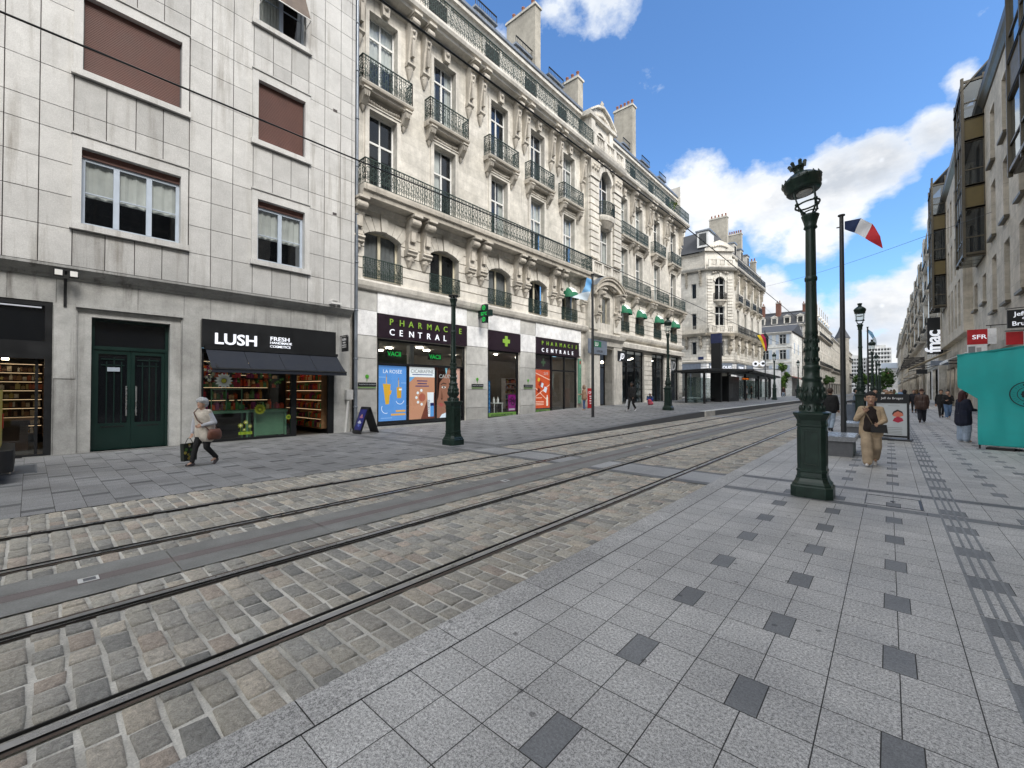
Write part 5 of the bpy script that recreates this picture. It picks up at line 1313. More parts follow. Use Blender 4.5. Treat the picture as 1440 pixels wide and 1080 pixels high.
mb = MB(); fprof(mb, F0, [(0, 5.28), (.42, 5.3), (.46, 5.66), (.40, 5.72), (0, 5.76)], 31.6, 46.8, 'limestone_plain'); mb.build('canopy_ledge', B)
s = sign_box('shop_sign', 'black square sign with slanted white JD letters above the sports shop window', 31.45, 33.0, 4.08, 4.9, .52, 'black_metal', d0=.42); mb = MB(); 
def jd(mb, u, z, sz, key, d0, d1): 
    n0 = len(mb.v); text(mb, F0, 'JD', u, z, sz, key, d0, d1, 'CENTER', .008, .92, 1.12)
    for i in range(n0, len(mb.v)): x, y, zz = mb.v[i]; mb.v[i] = (x, y + (zz - z) * .28, zz)
jd(mb, 32.15, 4.26, .68, 'sign_white', .52, .545); mb.build('lettering', s)
s = thing('window_lettering', F0.P(44.8, 3.9, -.1), 'large white JD letters on the last narrow sports shop window', 'sign'); mb = MB(); jd(mb, 44.8, 3.8, 1.35, 'grey_letter', -.12, -.10); mb.build('lettering', s)
s = poster('black and white sports poster with a green foot on the pier beside the dark entrance', 31.75, 32.65, 1.7, 3.6, .16, (.02, .02, .02), 'print'); mb = MB(); fbox(mb, F0, 31.82, 32.58, 2.55, 3.3, .16, .165, 'print', (.7, .7, .7)); fbox(mb, F0, 31.98, 32.4, 2.8, 3.15, .165, .17, 'print', (.03, .03, .03)); fbox(mb, F0, 31.75, 32.65, 1.72, 2.1, .16, .165, 'print', pcol(150, 190, 120)); mb.build('print', s)
s = poster('sports photo poster low on the pier beside the dark entrance', 31.75, 32.95, .75, 1.65, .18, pcol(90, 110, 115), 'print'); mb = MB(); disc(mb, F0, 32.4, 1.25, .2, .18, .184, 'print', 14, pcol(190, 140, 110)); fbox(mb, F0, 31.9, 32.5, .8, .98, .18, .184, 'print', pcol(180, 200, 210)); mb.build('print', s)
# green half-dome window awnings
for i, (c, hw) in enumerate([(25.2, .72)] + [(c, .78) for c in CRT]):
    a = thing('window_awning', F0.P(c, 8.2, .1), ['green half-dome awning over the last first-floor window of the left half, above the pharmacy entrance', 'green half-dome awning on the first window right of the stone centre bay', 'green half-dome awning on the second window right of the stone centre bay', 'green half-dome awning third from the centre bay, behind the street lamp', 'green half-dome awning on the last window, at the far corner of the building'][i], 'awning', 'green awnings on the first floor')
    mb = MB(); n, m = 12, 6; V = []
    for j in range(m + 1):
        e = pi / 2 * j / m
        for q in range(n + 1):
            t_ = pi * q / n; V.append(F0.P(c - hw * cos(t_), 8.15 + (.82 * sin(t_)) * cos(e) + .02, .05 + .62 * sin(e) * sin(t_) ** .6))
    fs = [((j * (n + 1) + q, j * (n + 1) + q + 1, (j + 1) * (n + 1) + q + 1, (j + 1) * (n + 1) + q), 4 <= q <= 7 and 1 <= j <= 3) for j in range(m) for q in range(n)]
    mb.add(V, [f for f, e in fs if not e], 'awning_green', None, True); mb.build('canopy', a); mb = MB(); mb.add(V, [f for f, e in fs if e], 'white_letter', .75, True); mb.build('emblem', a)
# ================================================================== corner building beyond the side street
Cb = thing('corner_building', (-18, 70, 0), 'ornate corner building with chamfered arched-window corner and slate roof, behind the tram shelter', 'building')
S2 = sqrt(.5); FM = Fr(-16.9, 0, LU, RN); FSd = Fr(0, 65.1, (1, 0), (0, -1)); FCh = Fr(-19.8, 65.1, (S2, S2), (S2, -S2)); LC = 4.1
CM = [70.3, 74.6, 79.1, 83.4]; hs = []; OC = dict(h1=.75, h2=.68, h3=.7); LVC = (6.9, 8.6, 10.2, 13.6, 14.8, 18.0)
for i, c in enumerate(CM): hs += bay_axis(Cb, FM, c, i + 3, LVC, OC)
shopC = [H(69.2, 73.4, .4, 4.3, open=1), H(75., 79., .4, 4.3, open=1), H(80.4, 85.6, .4, 4.3, open=1)]
mb = MB(); wall(mb, FM, 68., 86.3, -.3, 19.5, hs + shopC, 'limestone', .32)
ha = [H(LC / 2 - .75, LC / 2 + .75, 14.9, 18.2, .75), H(LC / 2 - .7, LC / 2 + .7, 10.9, 13.9), H(LC / 2 - .6, LC / 2 + .6, 6.6, 8.9), H(.5, LC - .5, .5, 4.3, open=1)]
wall(mb, FCh, 0, LC, -.3, 20.0, ha, 'limestone', .32)
hb = [H(-21.9, -21.2, 15.2, 17.4), H(-21.9, -21.2, 10.6, 13.0), H(-21.9, -21.2, 6.9, 8.8), H(-25., -24., 15.2, 17.4), H(-25., -24., 10.6, 13.), H(-23.6, -20.6, .6, 4.4, open=1)]
wall(mb, FSd, -34, -19.8, -.3, 19.5, hb, 'limestone', .32); mb.box(-30, -16.92, 86.28, 86.3, -.3, 22, 'limestone_plain'); mb.build('wall', Cb)
for h in ha[:3]: window(Cb, FCh, h if not h.rise else H(h.u0, h.u1, h.z0, h.z1), .28, 'white_paint', 2, .66, 0, None)
for h in hb[:5]: window(Cb, FSd, h, .28, 'white_paint', 1, None, 0, None)
mb = MB(); kp = 'limestone_plain'
strips(mb, FM, 68., 86.3, 6.1, 9.6, [h for h in hs if h.z1 < 9], .42, .06, .07, kp); strips(mb, FCh, 0, LC, 6.1, 9.6, [ha[2]], .42, .06, .07, kp); strips(mb, FSd, -34, -19.8, 6.1, 9.6, [hb[2]], .42, .06, .07, kp)
strips(mb, FM, 68, 86.3, .3, 5.6, shopC, .42, .05, .07, 'panel_white'); strips(mb, FSd, -34, -19.8, .3, 5.6, [hb[5]], .5, .05, .07, 'panel_white'); strips(mb, FCh, 0, LC, .3, 5.6, [ha[3]], .5, .05, .07, 'panel_white')
strips(mb, FCh, .15, .95, 10.6, 18.2, [], .45, .10, .12, kp); strips(mb, FCh, LC - .95, LC - .15, 10.6, 18.2, [], .45, .10, .12, kp)
for c in CM: trims(mb, FM, c, LVC, OC)
arch_ring(mb, FCh, ha[0].u0, ha[0].u1, ha[0].z1, .75, .4, .14, kp, 9)
for q in range(7): mb.sphere(FCh.P(LC / 2 + (q - 3) * .36, 18.9 + .15 * cos(q - 3), .14), .18, 'limestone_carved', 7, 5)
for fr, a, b in ((FM, 67.8, 86.4), (FCh, -.1, LC + .1), (FSd, -34, -19.7)):
    fprof(mb, fr, [(0, 9.5), (.5, 9.55), (.62, 9.75), (.72, 9.95), (0, 10.)], a, b, 'limestone_sooty'); fprof(mb, fr, [(0, 19.1), (.5, 19.14), (.72, 19.4), (.76, 19.55), (0, 19.6)], a, b, kp); fprof(mb, fr, [(0, 5.6), (.2, 5.66), (.3, 5.9), (0, 6.0)], a, b, kp)
    fprof(mb, fr.at(-.6), [(-.3, 21.6), (.2, 21.7), (.3, 22.0), (-.3, 22.05)], a + .3, b - .3, kp); fbox(mb, fr.at(-.6), a + .3, b - .3, 19.5, 21.7, -.3, 0, kp)
balustrade(mb, FCh, .1, LC - .1, 19.6, 1.05, .6, 3); balustrade(mb, FCh, .1, LC - .1, 10., 1.05, .6, 3)
mb.build('moulding', Cb)
for a, b, z in ((67.9, 86.3, 19.6), (67.9, 86.3, 10.0)):
    r = MB(); rail_run(r, FM.P(a, 0, .64), FM.P(b, 0, .64), z, 1.1, 'iron_black', .16); r.build('railing', Cb)
for z in (19.6, 10.0): r = MB(); rail_run(r, FSd.P(-30, 0, .62), FSd.P(-19.9, 0, .62), z, 1.05, 'limestone_carved', .2); r.build('railing', Cb)
for c in CM:
    balcony(Cb, FM, c - 1.25, c + 1.25, 14.72, .5, .26, 1.05, 'iron_black', .15)
    for s in (-1., 1.): corbel(Cb, FM, c + s, 14.46, 'small_sooty')
for p in (72.4, 76.85, 81.2, 85.5, 68.7):
    for s in ((-.4, .4) if p not in (85.5, 68.7) else (0,)): corbel(Cb, FM, p + s, 19.1, 'eaves_sooty'); corbel(Cb, FM, p + s, 9.5, 'scroll_sooty')
for u in (-20.6, -22.6): corbel(Cb, FSd, u, 19.1, 'eaves_sooty', 0, .8); corbel(Cb, FSd, u, 9.5, 'scroll_sooty', 0, .8)
for s in (-1.35, 1.35): corbel(Cb, FCh, LC / 2 + s, 9.5, 'scroll_sooty', 0, 1.15)
mb = MB(); c0 = FCh.P(LC / 2, 0, 0); bb = []
for i in range(9): a = pi * i / 8; bb.append((LC / 2 - .95 * cos(a), .55 * sin(a)))
for (s0, zl, s1, zh) in ((.4, 14.0, .95, 14.6), (1.05, 14.6, 1.08, 14.8)):
    lo = [FCh.P(LC / 2 + (u - LC / 2) * s0, zl, d * s0) for u, d in bb]; hi = [FCh.P(LC / 2 + (u - LC / 2) * s1, zh, d * s1) for u, d in bb]; mb.add(lo + hi, [(i, i + 1, 10 + i, 9 + i) for i in range(8)] + [tuple(range(9)), tuple(range(9, 18))], 'limestone_carved')
o = mb.build('balcony', Cb); r = MB()
for (u0, d0), (u1, d1) in zip(bb, bb[1:]): rail_run(r, FCh.P(u0, 0, d0), FCh.P(u1, 0, d1), 14.8, 1.0, 'iron_black', .14)
r.build('railing', o)
mb = MB(); fg = FCh.at(-.3); gp = [(-.2, 22.0), (LC + .2, 22.0), (LC + .1, 22.4), (LC * .75, 23.2), (LC / 2, 23.6), (LC * .25, 23.2), (-.1, 22.4)]; fext(mb, fg, gp, -1.5, .35, kp); fbox(mb, fg, 0, LC, 19.6, 22., -1, .0, kp)
for q in range(7): mb.sphere(fg.P(LC / 2 + (q - 3) * .35, 22.5 + .3 * cos((q - 3) * .5), .36), .2, 'limestone_carved', 7, 5)
mb.build('gable', Cb)
mb = MB()   # slate roofs: turret hip and long slope
ap = Vector((-22.6, 68.4, 25.6)); ring_ = [Vector(p) for p in ((-27, 64.9, 22), (-20., 64.9, 22), (-19.6, 65.3, 22), (-17.2, 67.7, 22), (-17.2, 70, 22))]
tops = [Vector(p) for p in ((-27, 67.2, 25.3), (-21.5, 67.2, 25.6), (-21., 67.6, 25.6), (-19.6, 69., 25.6), (-19.6, 70, 25.6))]
for i in range(4): mb.quad(ring_[i], ring_[i + 1], tops[i + 1], tops[i], 'slate')
fprof(mb, FM, [(-.3, 22.05), (-2.6, 25.2), (-8, 25.6), (-8, 22)], 68.5, 86.3, 'slate'); mb.add([tops[0], tops[1], tops[2], tops[3], tops[4], Vector((-27, 70, 25.6))], ((0, 1, 2, 3, 4, 5),), 'zinc'); rf = mb.build('roof', Cb)
mb = MB(); mb.box(-21.0, -19.4, 65.0, 67.5, 22.6, 24.9, 'white_paint'); mb.box(-21.2, -19.2, 64.8, 67.6, 24.9, 25.1, 'zinc'); mb.box(-20.7, -19.7, 64.96, 65.0, 22.9, 24.6, 'glass_bay'); mb.build('dormer', rf)
for c in (72, 76, 80): mb = MB(); fbox(mb, FM, c - .7, c + .7, 22.3, 24.2, -2.4, -.7, kp); fbox(mb, FM, c - .5, c + .5, 22.6, 23.9, -.7, -.68, 'dark_room'); fbox(mb, FM, c - .85, c + .85, 24.2, 24.4, -2.5, -.6, 'zinc'); mb.build('dormer', rf)
chimney(Cb, -21.2, -18.6, 71.4, 72.2, 22.6, 28.6, 5); chimney(Cb, -20.9, -18.5, 79.6, 80.4, 22.6, 28.2, 7); chimney(Cb, -25.2, -24., 68.0, 68.6, 24.6, 26.9, 2, 'limestone_plain'); chimney(Cb, -18.5, -17.6, 85.4, 86.1, 22.4, 24.5, 2)
for fr, hh in ((FM, shopC), (FCh, [ha[3]]), (FSd, [hb[5]])):
    for h in hh:
        mb = MB(); t_ = .1
        for a, b, c, d in ((h.u0, h.u0 + t_, h.z0, h.z1), (h.u1 - t_, h.u1, h.z0, h.z1), (h.u0, h.u1, h.z1 - t_, h.z1), ((h.u0 + h.u1) / 2 - .05, (h.u0 + h.u1) / 2 + .05, h.z0, h.z1)): fbox(mb, fr, a, b, c, d, -.2, -.1, 'fascia_grey')
        o = mb.build('shop_front', Cb); g = MB(); g.quad(fr.P(h.u0, h.z0, -.15), fr.P(h.u1, h.z0, -.15), fr.P(h.u1, h.z1, -.15), fr.P(h.u0, h.z1, -.15), 'glass_shop'); g.build('pane', o)
mb = MB(); mb.add([(-33, 66.1, .4), (-19.6, 66.1, .4), (-17.9, 68.2, .4), (-17.9, 86, .4), (-33, 86, .4)], ((0, 1, 2, 3, 4),), 'panel_stone'); mb.quad((-26, 70, .4), (-18.5, 72, .4), (-18.5, 72, 5), (-26, 70, 5), 'shop_wall'); mb.quad((-22, 70, .4), (-22, 86, .4), (-22, 86, 5), (-22, 70, 5), 'shop_wall')
for u, v in ((-21.8, 67), (-20.3, 69), (-19, 76), (-19, 82)): mb.box(u - .2, u + .2, v - .2, v + .2, 4.4, 4.45, 'shop_light')
mb.build('shop_interior', Cb)
for fr, a, b, z0, z1, s, lab in ((FSd, -23.8, -20.6, 4.5, 5.6, '', 'blank blue-grey fascia panel on the side street wall of the corner building'), (FCh, .35, LC - .35, 4.5, 5.6, 'JEAN LOUIS', 'blue-grey fascia lettered JEAN LOUIS on the chamfered corner'), (FM, 69.1, 73.5, 4.5, 5.6, 'COIFFURE', 'blue-grey fascia right of the chamfered corner'), (FM, 74.9, 79.1, 4.5, 5.7, '', 'blank pale blue fascia panel near the glasses sign')):
    s_ = thing('shop_sign', fr.P((a + b) / 2, z0, .1), lab, 'sign'); mb = MB(); fbox(mb, fr, a, b, z0, z1, .08, .16, 'fascia_grey'); mb.build('sign_board', s_)
    if s: mb = MB(); text(mb, fr, s, (a + b) / 2, z0 + .28, .62, 'sign_white', .16, .19, 'CENTER', .01); mb.build('lettering', s_)
s_ = thing('street_plate', FSd.P(-20.6, 6.2, .1), 'small dark blue street name plate on the corner building', 'sign'); mb = MB(); fbox(mb, FSd, -20.95, -20.2, 6.15, 6.55, .07, .10, 'print', (.02, .03, .10)); mb.build('sign_board', s_)

# ------------------------------------------------------------------ plain town houses, near or far
def town_house(root, fr, u0, u1, zt, rows, cols, wkey, roof='slate', rise=3., depth=12., ground=3.6, frame='white_paint', shutters=False, balc=(), iron='iron_black', cornice=True, groundkey=None, wfrac=.34, dormers=0, z0=-.3, mans=True, seed=1, attic=0.):
    rr = random.Random(seed); W = u1 - u0; hp = (zt - ground) / rows; hw = W / cols * wfrac / 2; holes = []
    for r in range(rows):
        for c in range(cols):
            uc = u0 + W * (c + .5) / cols; a = ground + r * hp + (.12 if (r in balc) else hp * .24); holes.append(H(uc - hw, uc + hw, a, ground + r * hp + hp * .84))
    gh = [H(u0 + W * (c + .12) / max(1, cols // 2), u0 + W * (c + .88) / max(1, cols // 2), z0 + .5, ground - .7) for c in range(max(1, cols // 2))]
    mb = MB(); wall(mb, fr, u0, u1, ground - .25, zt, holes, wkey, .25, room=.15); wall(mb, fr, u0, u1, z0, ground - .25, gh, groundkey or wkey, .3, room=1.2)
    for u in (u0, u1): mb.quad(fr.P(u, z0, 0), fr.P(u, z0, -depth), fr.P(u, zt, -depth), fr.P(u, zt, 0), wkey)
    mb.build('wall', root)
    for h in holes:
        mb = MB(); d = -.2; t_ = .07
        for a, b, c, e in ((h.u0, h.u0 + t_, h.z0, h.z1), (h.u1 - t_, h.u1, h.z0, h.z1), (h.u0, h.u1, h.z1 - t_, h.z1), ((h.u0 + h.u1) / 2 - .05, (h.u0 + h.u1) / 2 + .05, h.z0, h.z1), (h.u0, h.u1, h.z0 + (h.z1 - h.z0) * .7 - .03, h.z0 + (h.z1 - h.z0) * .7 + .03)): fbox(mb, fr, a, b, c, e, d, d + .05, frame)
        mb.quad(fr.P(h.u0, h.z0, d + .01), fr.P(h.u1, h.z0, d + .01), fr.P(h.u1, h.z1, d + .01), fr.P(h.u0, h.z1, d + .01), 'glass_bay' if rr.random() < .75 else 'curtain_grey')
        fbox(mb, fr, h.u0 - .12, h.u1 + .12, h.z0 - .14, h.z0 - .002, 0, .12, 'limestone_plain')
        for a, b in ((h.u0 - .14, h.u0), (h.u1, h.u1 + .14)): fbox(mb, fr, a, b, h.z0, h.z1 + .14, 0, .05, 'limestone_plain')
        fbox(mb, fr, h.u0, h.u1, h.z1 + .002, h.z1 + .14, 0, .05, 'limestone_plain')
        w = mb.build('window', root)
        if shutters:
            for a, b in ((h.u0 - .62, h.u0 - .06), (h.u1 + .06, h.u1 + .62)): m2 = MB(); fbox(m2, fr, a, b, h.z0, h.z1, .06, .1, 'blue_grey_paint', 1.6); m2.build('shutter', w)
    mb = MB()
    for r in range(1, rows): fprof(mb, fr, [(0, ground + r * hp - .1), (.08, ground + r * hp - .06), (.1, ground + r * hp + .06), (0, ground + r * hp + .08)], u0, u1, 'limestone_plain')
    if cornice: fprof(mb, fr, [(0, zt - .5), (.2, zt - .45), (.3, zt - .25), (.5, zt - .12), (.5, zt + .02), (0, zt + .05)], u0 - .05, u1 + .05, 'limestone_plain')
    fprof(mb, fr, [(0, ground - .5), (.2, ground - .45), (.28, ground - .2), (0, ground - .15)], u0, u1, 'limestone_plain'); mb.build('moulding', root)
    for r in balc: balcony(root, fr, u0 + .3, u1 - .3, ground + r * hp + .1, .7, .24, 1.0, iron, .2, rich=False)
    mb = MB()
    if mans: fprof(mb, fr, [(-.1, zt + .04), (-1.1, zt + rise), (-2.2, zt + rise + .5), (-depth, zt + rise + .5), (-depth, zt)], u0, u1, roof)
    else: fprof(mb, fr, [(.35, zt + .03), (-depth / 2, zt + rise), (-depth - .2, zt + .03)], u0 - .3, u1 + .3, roof)
    rf = mb.build('roof', root)
    for i in range(dormers):
        uc = u0 + W * (i + .5) / dormers; mb = MB(); fbox(mb, fr, uc - .7, uc + .7, zt + .2, zt + 2.1, -1.8, -.25, 'limestone_plain'); fbox(mb, fr, uc - .45, uc + .45, zt + .5, zt + 1.8, -.26, -.24, 'glass_bay'); fext(mb, fr, [(uc - .85, zt + 2.1), (uc + .85, zt + 2.1), (uc, zt + 2.6)], -1.9, -.15, 'limestone_plain'); mb.build('dormer', rf)
    return rf
Dh = thing('town_house', (-19.5, 105, 0), 'white two-storey house with blue shutters and a low slate roof beyond the corner building', 'building')
FD = Fr(0, 105, (1, 0), (0, -1)); town_house(Dh, FD, -24.6, -15.1, 13.9, 3, 3, 'render_white', 'slate', 2.3, 14, 4.2, shutters=True, mans=False, wfrac=.38)
mb = MB(); FDs = Fr(-15.1, 105, LU, RN); 
for v in (3, 8): fbox(mb, FDs, v, v + 1.1, 9.5, 11.8, 0, .05, 'blue_grey_paint', 1.5)
mb.build('shutter', Dh)
Eh = thing('mansard_house', (-19, 121, 0), 'pale mansard house with brick chimneys behind the white shuttered house', 'building')
FE = Fr(0, 121, (1, 0), (0, -1)); rf = town_house(Eh, FE, -25, -14.3, 17.4, 4, 4, 'limestone_far', 'slate', 2.6, 15, 4.2, balc=(2, 3), dormers=4, seed=4)
chimney(Eh, -24.4, -23.2, 122, 123, 19., 22.6, 2, 'chimney_brick'); chimney(Eh, -20.8, -19.8, 122, 123.4, 19., 23., 2, 'chimney_brick'); chimney(Eh, -15.8, -13.9 - .6, 126, 127, 19., 22.8, 3, 'chimney_brick')
FF = Fr(-14, 0, LU, RN)
for i, (a, b, zt, c, bal, wk, lab) in enumerate(((136, 172, 19.8, 9, (1, 3), 'limestone', 'long pale row house with thin roof pinnacles, first beyond the mansard house'), (172, 212, 18.6, 10, (1,), 'limestone_far', 'long row house with iron balconies, second beyond the mansard house'), (216, 275, 19.4, 14, (1, 3), 'limestone_far', 'farthest long row house on the left, past the pointed turret'))):
    Fh = thing('row_house', (-14, (a + b) / 2, 0), lab, 'building'); rf = town_house(Fh, FF, a, b, zt, 4, c, wk, 'slate', 2.6, 14, 4.2, balc=bal, dormers=0 if i else 7, seed=9 + i)
    if i == 0:
        for q in range(7): mb = MB(); u = a + (b - a) * (q + .5) / 7; mb.lathe([(.2, 0), (.1, .5), (.06, 2.6), (.14, 2.7), (.02, 3.3)], 'limestone_far', 8, tuple(FF.P(u, zt + 2.3, -.6))); mb.build('pinnacle', rf)
tw = thing('turret', (-13.6, 214, 0), 'round stone turret with a dark pointed roof between two row houses', 'tower'); mb = MB(); mb.lathe([(2.2, -.3), (2.2, 21.5), (2.5, 21.8), (2.5, 22.2)], 'limestone_far', 16, (-13.8, 214, 0)); mb.build('wall', tw); mb = MB(); mb.lathe([(2.7, 22.1), (1.3, 25), (.05, 29)], 'slate', 16, (-13.8, 214, 0)); mb.build('roof', tw)
ko = thing('shop_pavilion', (-15.2, 82, 0), 'low white optician shop front with dark doors at the end of the corner building', 'building')
FK = Fr(0, 79, (1, 0), (0, -1)); mb = MB(); hk = [H(-16.3, -15.5, .5, 3.7), H(-15.1, -14.2, .5, 3.7)]; wall(mb, FK, -16.7, -13.8, 0, 5.0, hk, 'panel_white', .2); mb.box(-16.7, -13.8, 79.01, 85, 4.95, 5.12, 'zinc'); mb.quad((-13.8, 79, 0), (-13.8, 85, 0), (-13.8, 85, 5.0), (-13.8, 79, 5.0), 'panel_white'); mb.build('wall', ko)
for h in hk: mb = MB(); fbox(mb, FK, h.u0, h.u1, h.z0, h.z1, -.15, -.12, 'glass_bay'); fbox(mb, FK, (h.u0 + h.u1) / 2 - .05, (h.u0 + h.u1) / 2 + .05, h.z0, h.z1, -.12, -.08, 'white_paint'); mb.build('door', ko)
s_ = thing('glasses_sign', (-15.6, 78, 5.95), 'white optician sign shaped like a pair of round glasses', 'sign'); Fg = Fr(0, 78, (1, 0), (0, -1), 5.95); mb = MB()
for u in (-16.15, -15.1): disc(mb, Fg, u, 0, .46, .0, .12, 'sign_white', 20, r0=.22); disc(mb, Fg, u, 0, .23, .0, .02, 'black_metal', 16)
fbox(mb, Fg, -15.75, -15.5, -.06, .08, 0, .1, 'sign_white'); mb.build('glasses', s_); mb = MB(); mb.bar((-16.9, 78.1, 5.95), (-15.2, 78.1, 5.95), .06, 'black_metal'); mb.build('bracket', s_)
cf = thing('cafe_awning', (-15.5, 106, 3.5), 'dull red cafe awning over the terrace in front of the mansard house', 'awning'); mb = MB(); mb.hexa([(-16.4, 104, 5.0), (-12.2, 104, 3.3), (-16.4, 113, 5.0), (-12.2, 113, 3.3), (-16.4, 104, 5.1), (-12.2, 104, 3.4), (-16.4, 113, 5.1), (-12.2, 113, 3.4)], 'awning_red'); mb.box(-12.24, -12.18, 104, 113, 2.9, 3.35, 'awning_red'); mb.build('canopy', cf)
for y in (104.2, 112.8): mb = MB(); mb.bar((-12.3, y, .2), (-12.3, y, 3.3), .08, 'black_metal'); mb.build('post', cf)

# ------------------------------------------------------------------ towers at the far end
def slab_block(label, x0, x1, y, z1, rows, key):
    t_ = thing('tower_block', ((x0 + x1) / 2, y, 0), label, 'building'); f = Fr(0, y, (1, 0), (0, -1)); mb = MB(); mb.box(x0, x1, y, y + 18, 0, z1, key); mb.box(x0 + 2, x1 - 3, y + 3, y + 10, z1, z1 + 2.2, key); mb.build('wall', t_)
    h = (z1 - 3) / rows; n = 8
    for r in range(rows):
        mb = MB(); fbox(mb, f, x0 + .4, x1 - .4, 3 + r * h + h * .3, 3 + r * h + h * .8, .01, .06, 'glass_bay'); fbox(mb, f, x0 + .3, x1 - .3, 3 + r * h, 3 + r * h + .25, .0, .8, 'panel_white')
        for i in range(n): u = x0 + (x1 - x0) * (i + .5) / n; fbox(mb, f, u - .12, u + .12, 3 + r * h + .25, 3 + r * h + h, 0, .35, 'panel_white')
        mb.build('balcony_row', t_)
slab_block('tall pale tower block with rows of balconies at the far end of the street', -11.6, 1.6, 400, 31.5, 10, 'concrete_pale')
slab_block('lower pale block beside the tall tower at the far end of the street', -23, -12, 410, 25.5, 8, 'concrete_pale')
st = thing('shopping_hall', (2, 330, 0), 'low hall with a blue roof edge and a red oval emblem closing the street', 'building'); mb = MB(); mb.box(-3.2, 5., 330, 350, 0, 14.2, 'concrete_pale'); mb.build('wall', st); mb = MB(); mb.box(-3.4, 5.2, 329.6, 350, 14.2, 17.2, 'blue_grey_paint'); mb.build('roof', st); mb = MB(); disc(mb, Fr(0, 329.9, (1, 0), (0, -1)), .2, 10.8, .9, 0, .2, 'red_sign', 20, sx=1.8); disc(mb, Fr(0, 329.7, (1, 0), (0, -1)), .2, 10.8, .35, 0, .06, 'sign_white', 14, sx=2.); mb.build('emblem', st)

# ================================================================== right-hand side
FR_ = Fr(5.3, 0, LU, (-1, 0)); Rm = thing('apartment_building', (5.3, 14, 0), 'tan stone modern block with deep narrow windows and bronze glass bays, nearest on the right', 'building')
wc_ = [38.2 + 4.05 * k for k in range(-15, 3)]; fl_ = [(6.95, 10.62), (11.9, 15.55), (16.85, 20.55)]; holes = []
for c in wc_:
    for k, (a, b) in enumerate(fl_):
        if k and (22 < c < 29.8 or 44.6 < c < 50.4): continue
        holes.append(H(c - .82, c + .82, a, b))
holes = [h for h in holes if not (44 < h.u0 < 51)] + [H(45.4, 47.0, 8.1, 10.2), H(49.4, 51.0, 8.1, 10.2)]
gsh = [H(a, a + 3.4, -.05, 3.9, reveal=.4) for a in range(-22, 50, 4)]
mb = MB(); wall(mb, FR_, -26, 52, 4.9, 22.3, holes, 'limestone_tan', .55, room=.1); wall(mb, FR_, -26, 52, -.2, 4.9, gsh, 'limestone_tan', .4, room=1.5); mb.box(5.32, 20, -26.02, -26, 0, 22, 'limestone_tan'); mb.build('wall', Rm)
for h in holes:
    w = window(Rm, FR_, h, .5, 'bronze_frame', 1, .3, 0, 'grey' if R.random() < .3 else None, 'glass_bay'); mb = MB(); fbox(mb, FR_, h.u0 - .1, h.u1 + .1, h.z0 - .16, h.z0 - .01, -.05, .22, 'bronze_frame'); mb.build('sill', w)
for h in gsh:
    mb = MB(); t_ = .09
    for a, b, c, d in ((h.u0, h.u0 + t_, 0, 3.9), (h.u1 - t_, h.u1, 0, 3.9), (h.u0, h.u1, 3.0, 3.12), (h.u0 + 1.2, h.u0 + 1.29, 0, 3.)): fbox(mb, FR_, a, b, c, d, -.35, -.25, 'charcoal_metal')
    o = mb.build('shop_front', Rm); g = MB(); g.quad(FR_.P(h.u0, 0, -.3), FR_.P(h.u1, 0, -.3), FR_.P(h.u1, 3.9, -.3), FR_.P(h.u0, 3.9, -.3), 'glass_bay'); g.build('pane', o)
mb = MB(); fprof(mb, FR_, [(0, 21.9), (.08, 21.95), (.22, 22.2), (.34, 22.35), (.34, 22.9), (.0, 22.95)], -26, 52, 'bronze_frame', col=2.2); mb.build('cornice', Rm)
mb = MB(); fprof(mb, FR_, [(.1, 22.9), (-1.6, 25.6), (-8, 26.5), (-14, 22)], -26, 52, 'slate'); rf = mb.build('roof', Rm)
for c in (24, 32.5, 36.5, 41): mb = MB(); fbox(mb, FR_, c - .9, c + .9, 23., 25.2, -2.5, -.2, 'slate'); fbox(mb, FR_, c - .7, c + .7, 23.3, 24.9, -.2, -.18, 'glass_bay'); mb.build('dormer', rf)
mb = MB(); fbox(mb, FR_, -26, 52, 4.3, 4.75, 0, .12, 'limestone_tan', .8); mb.build('moulding', Rm)
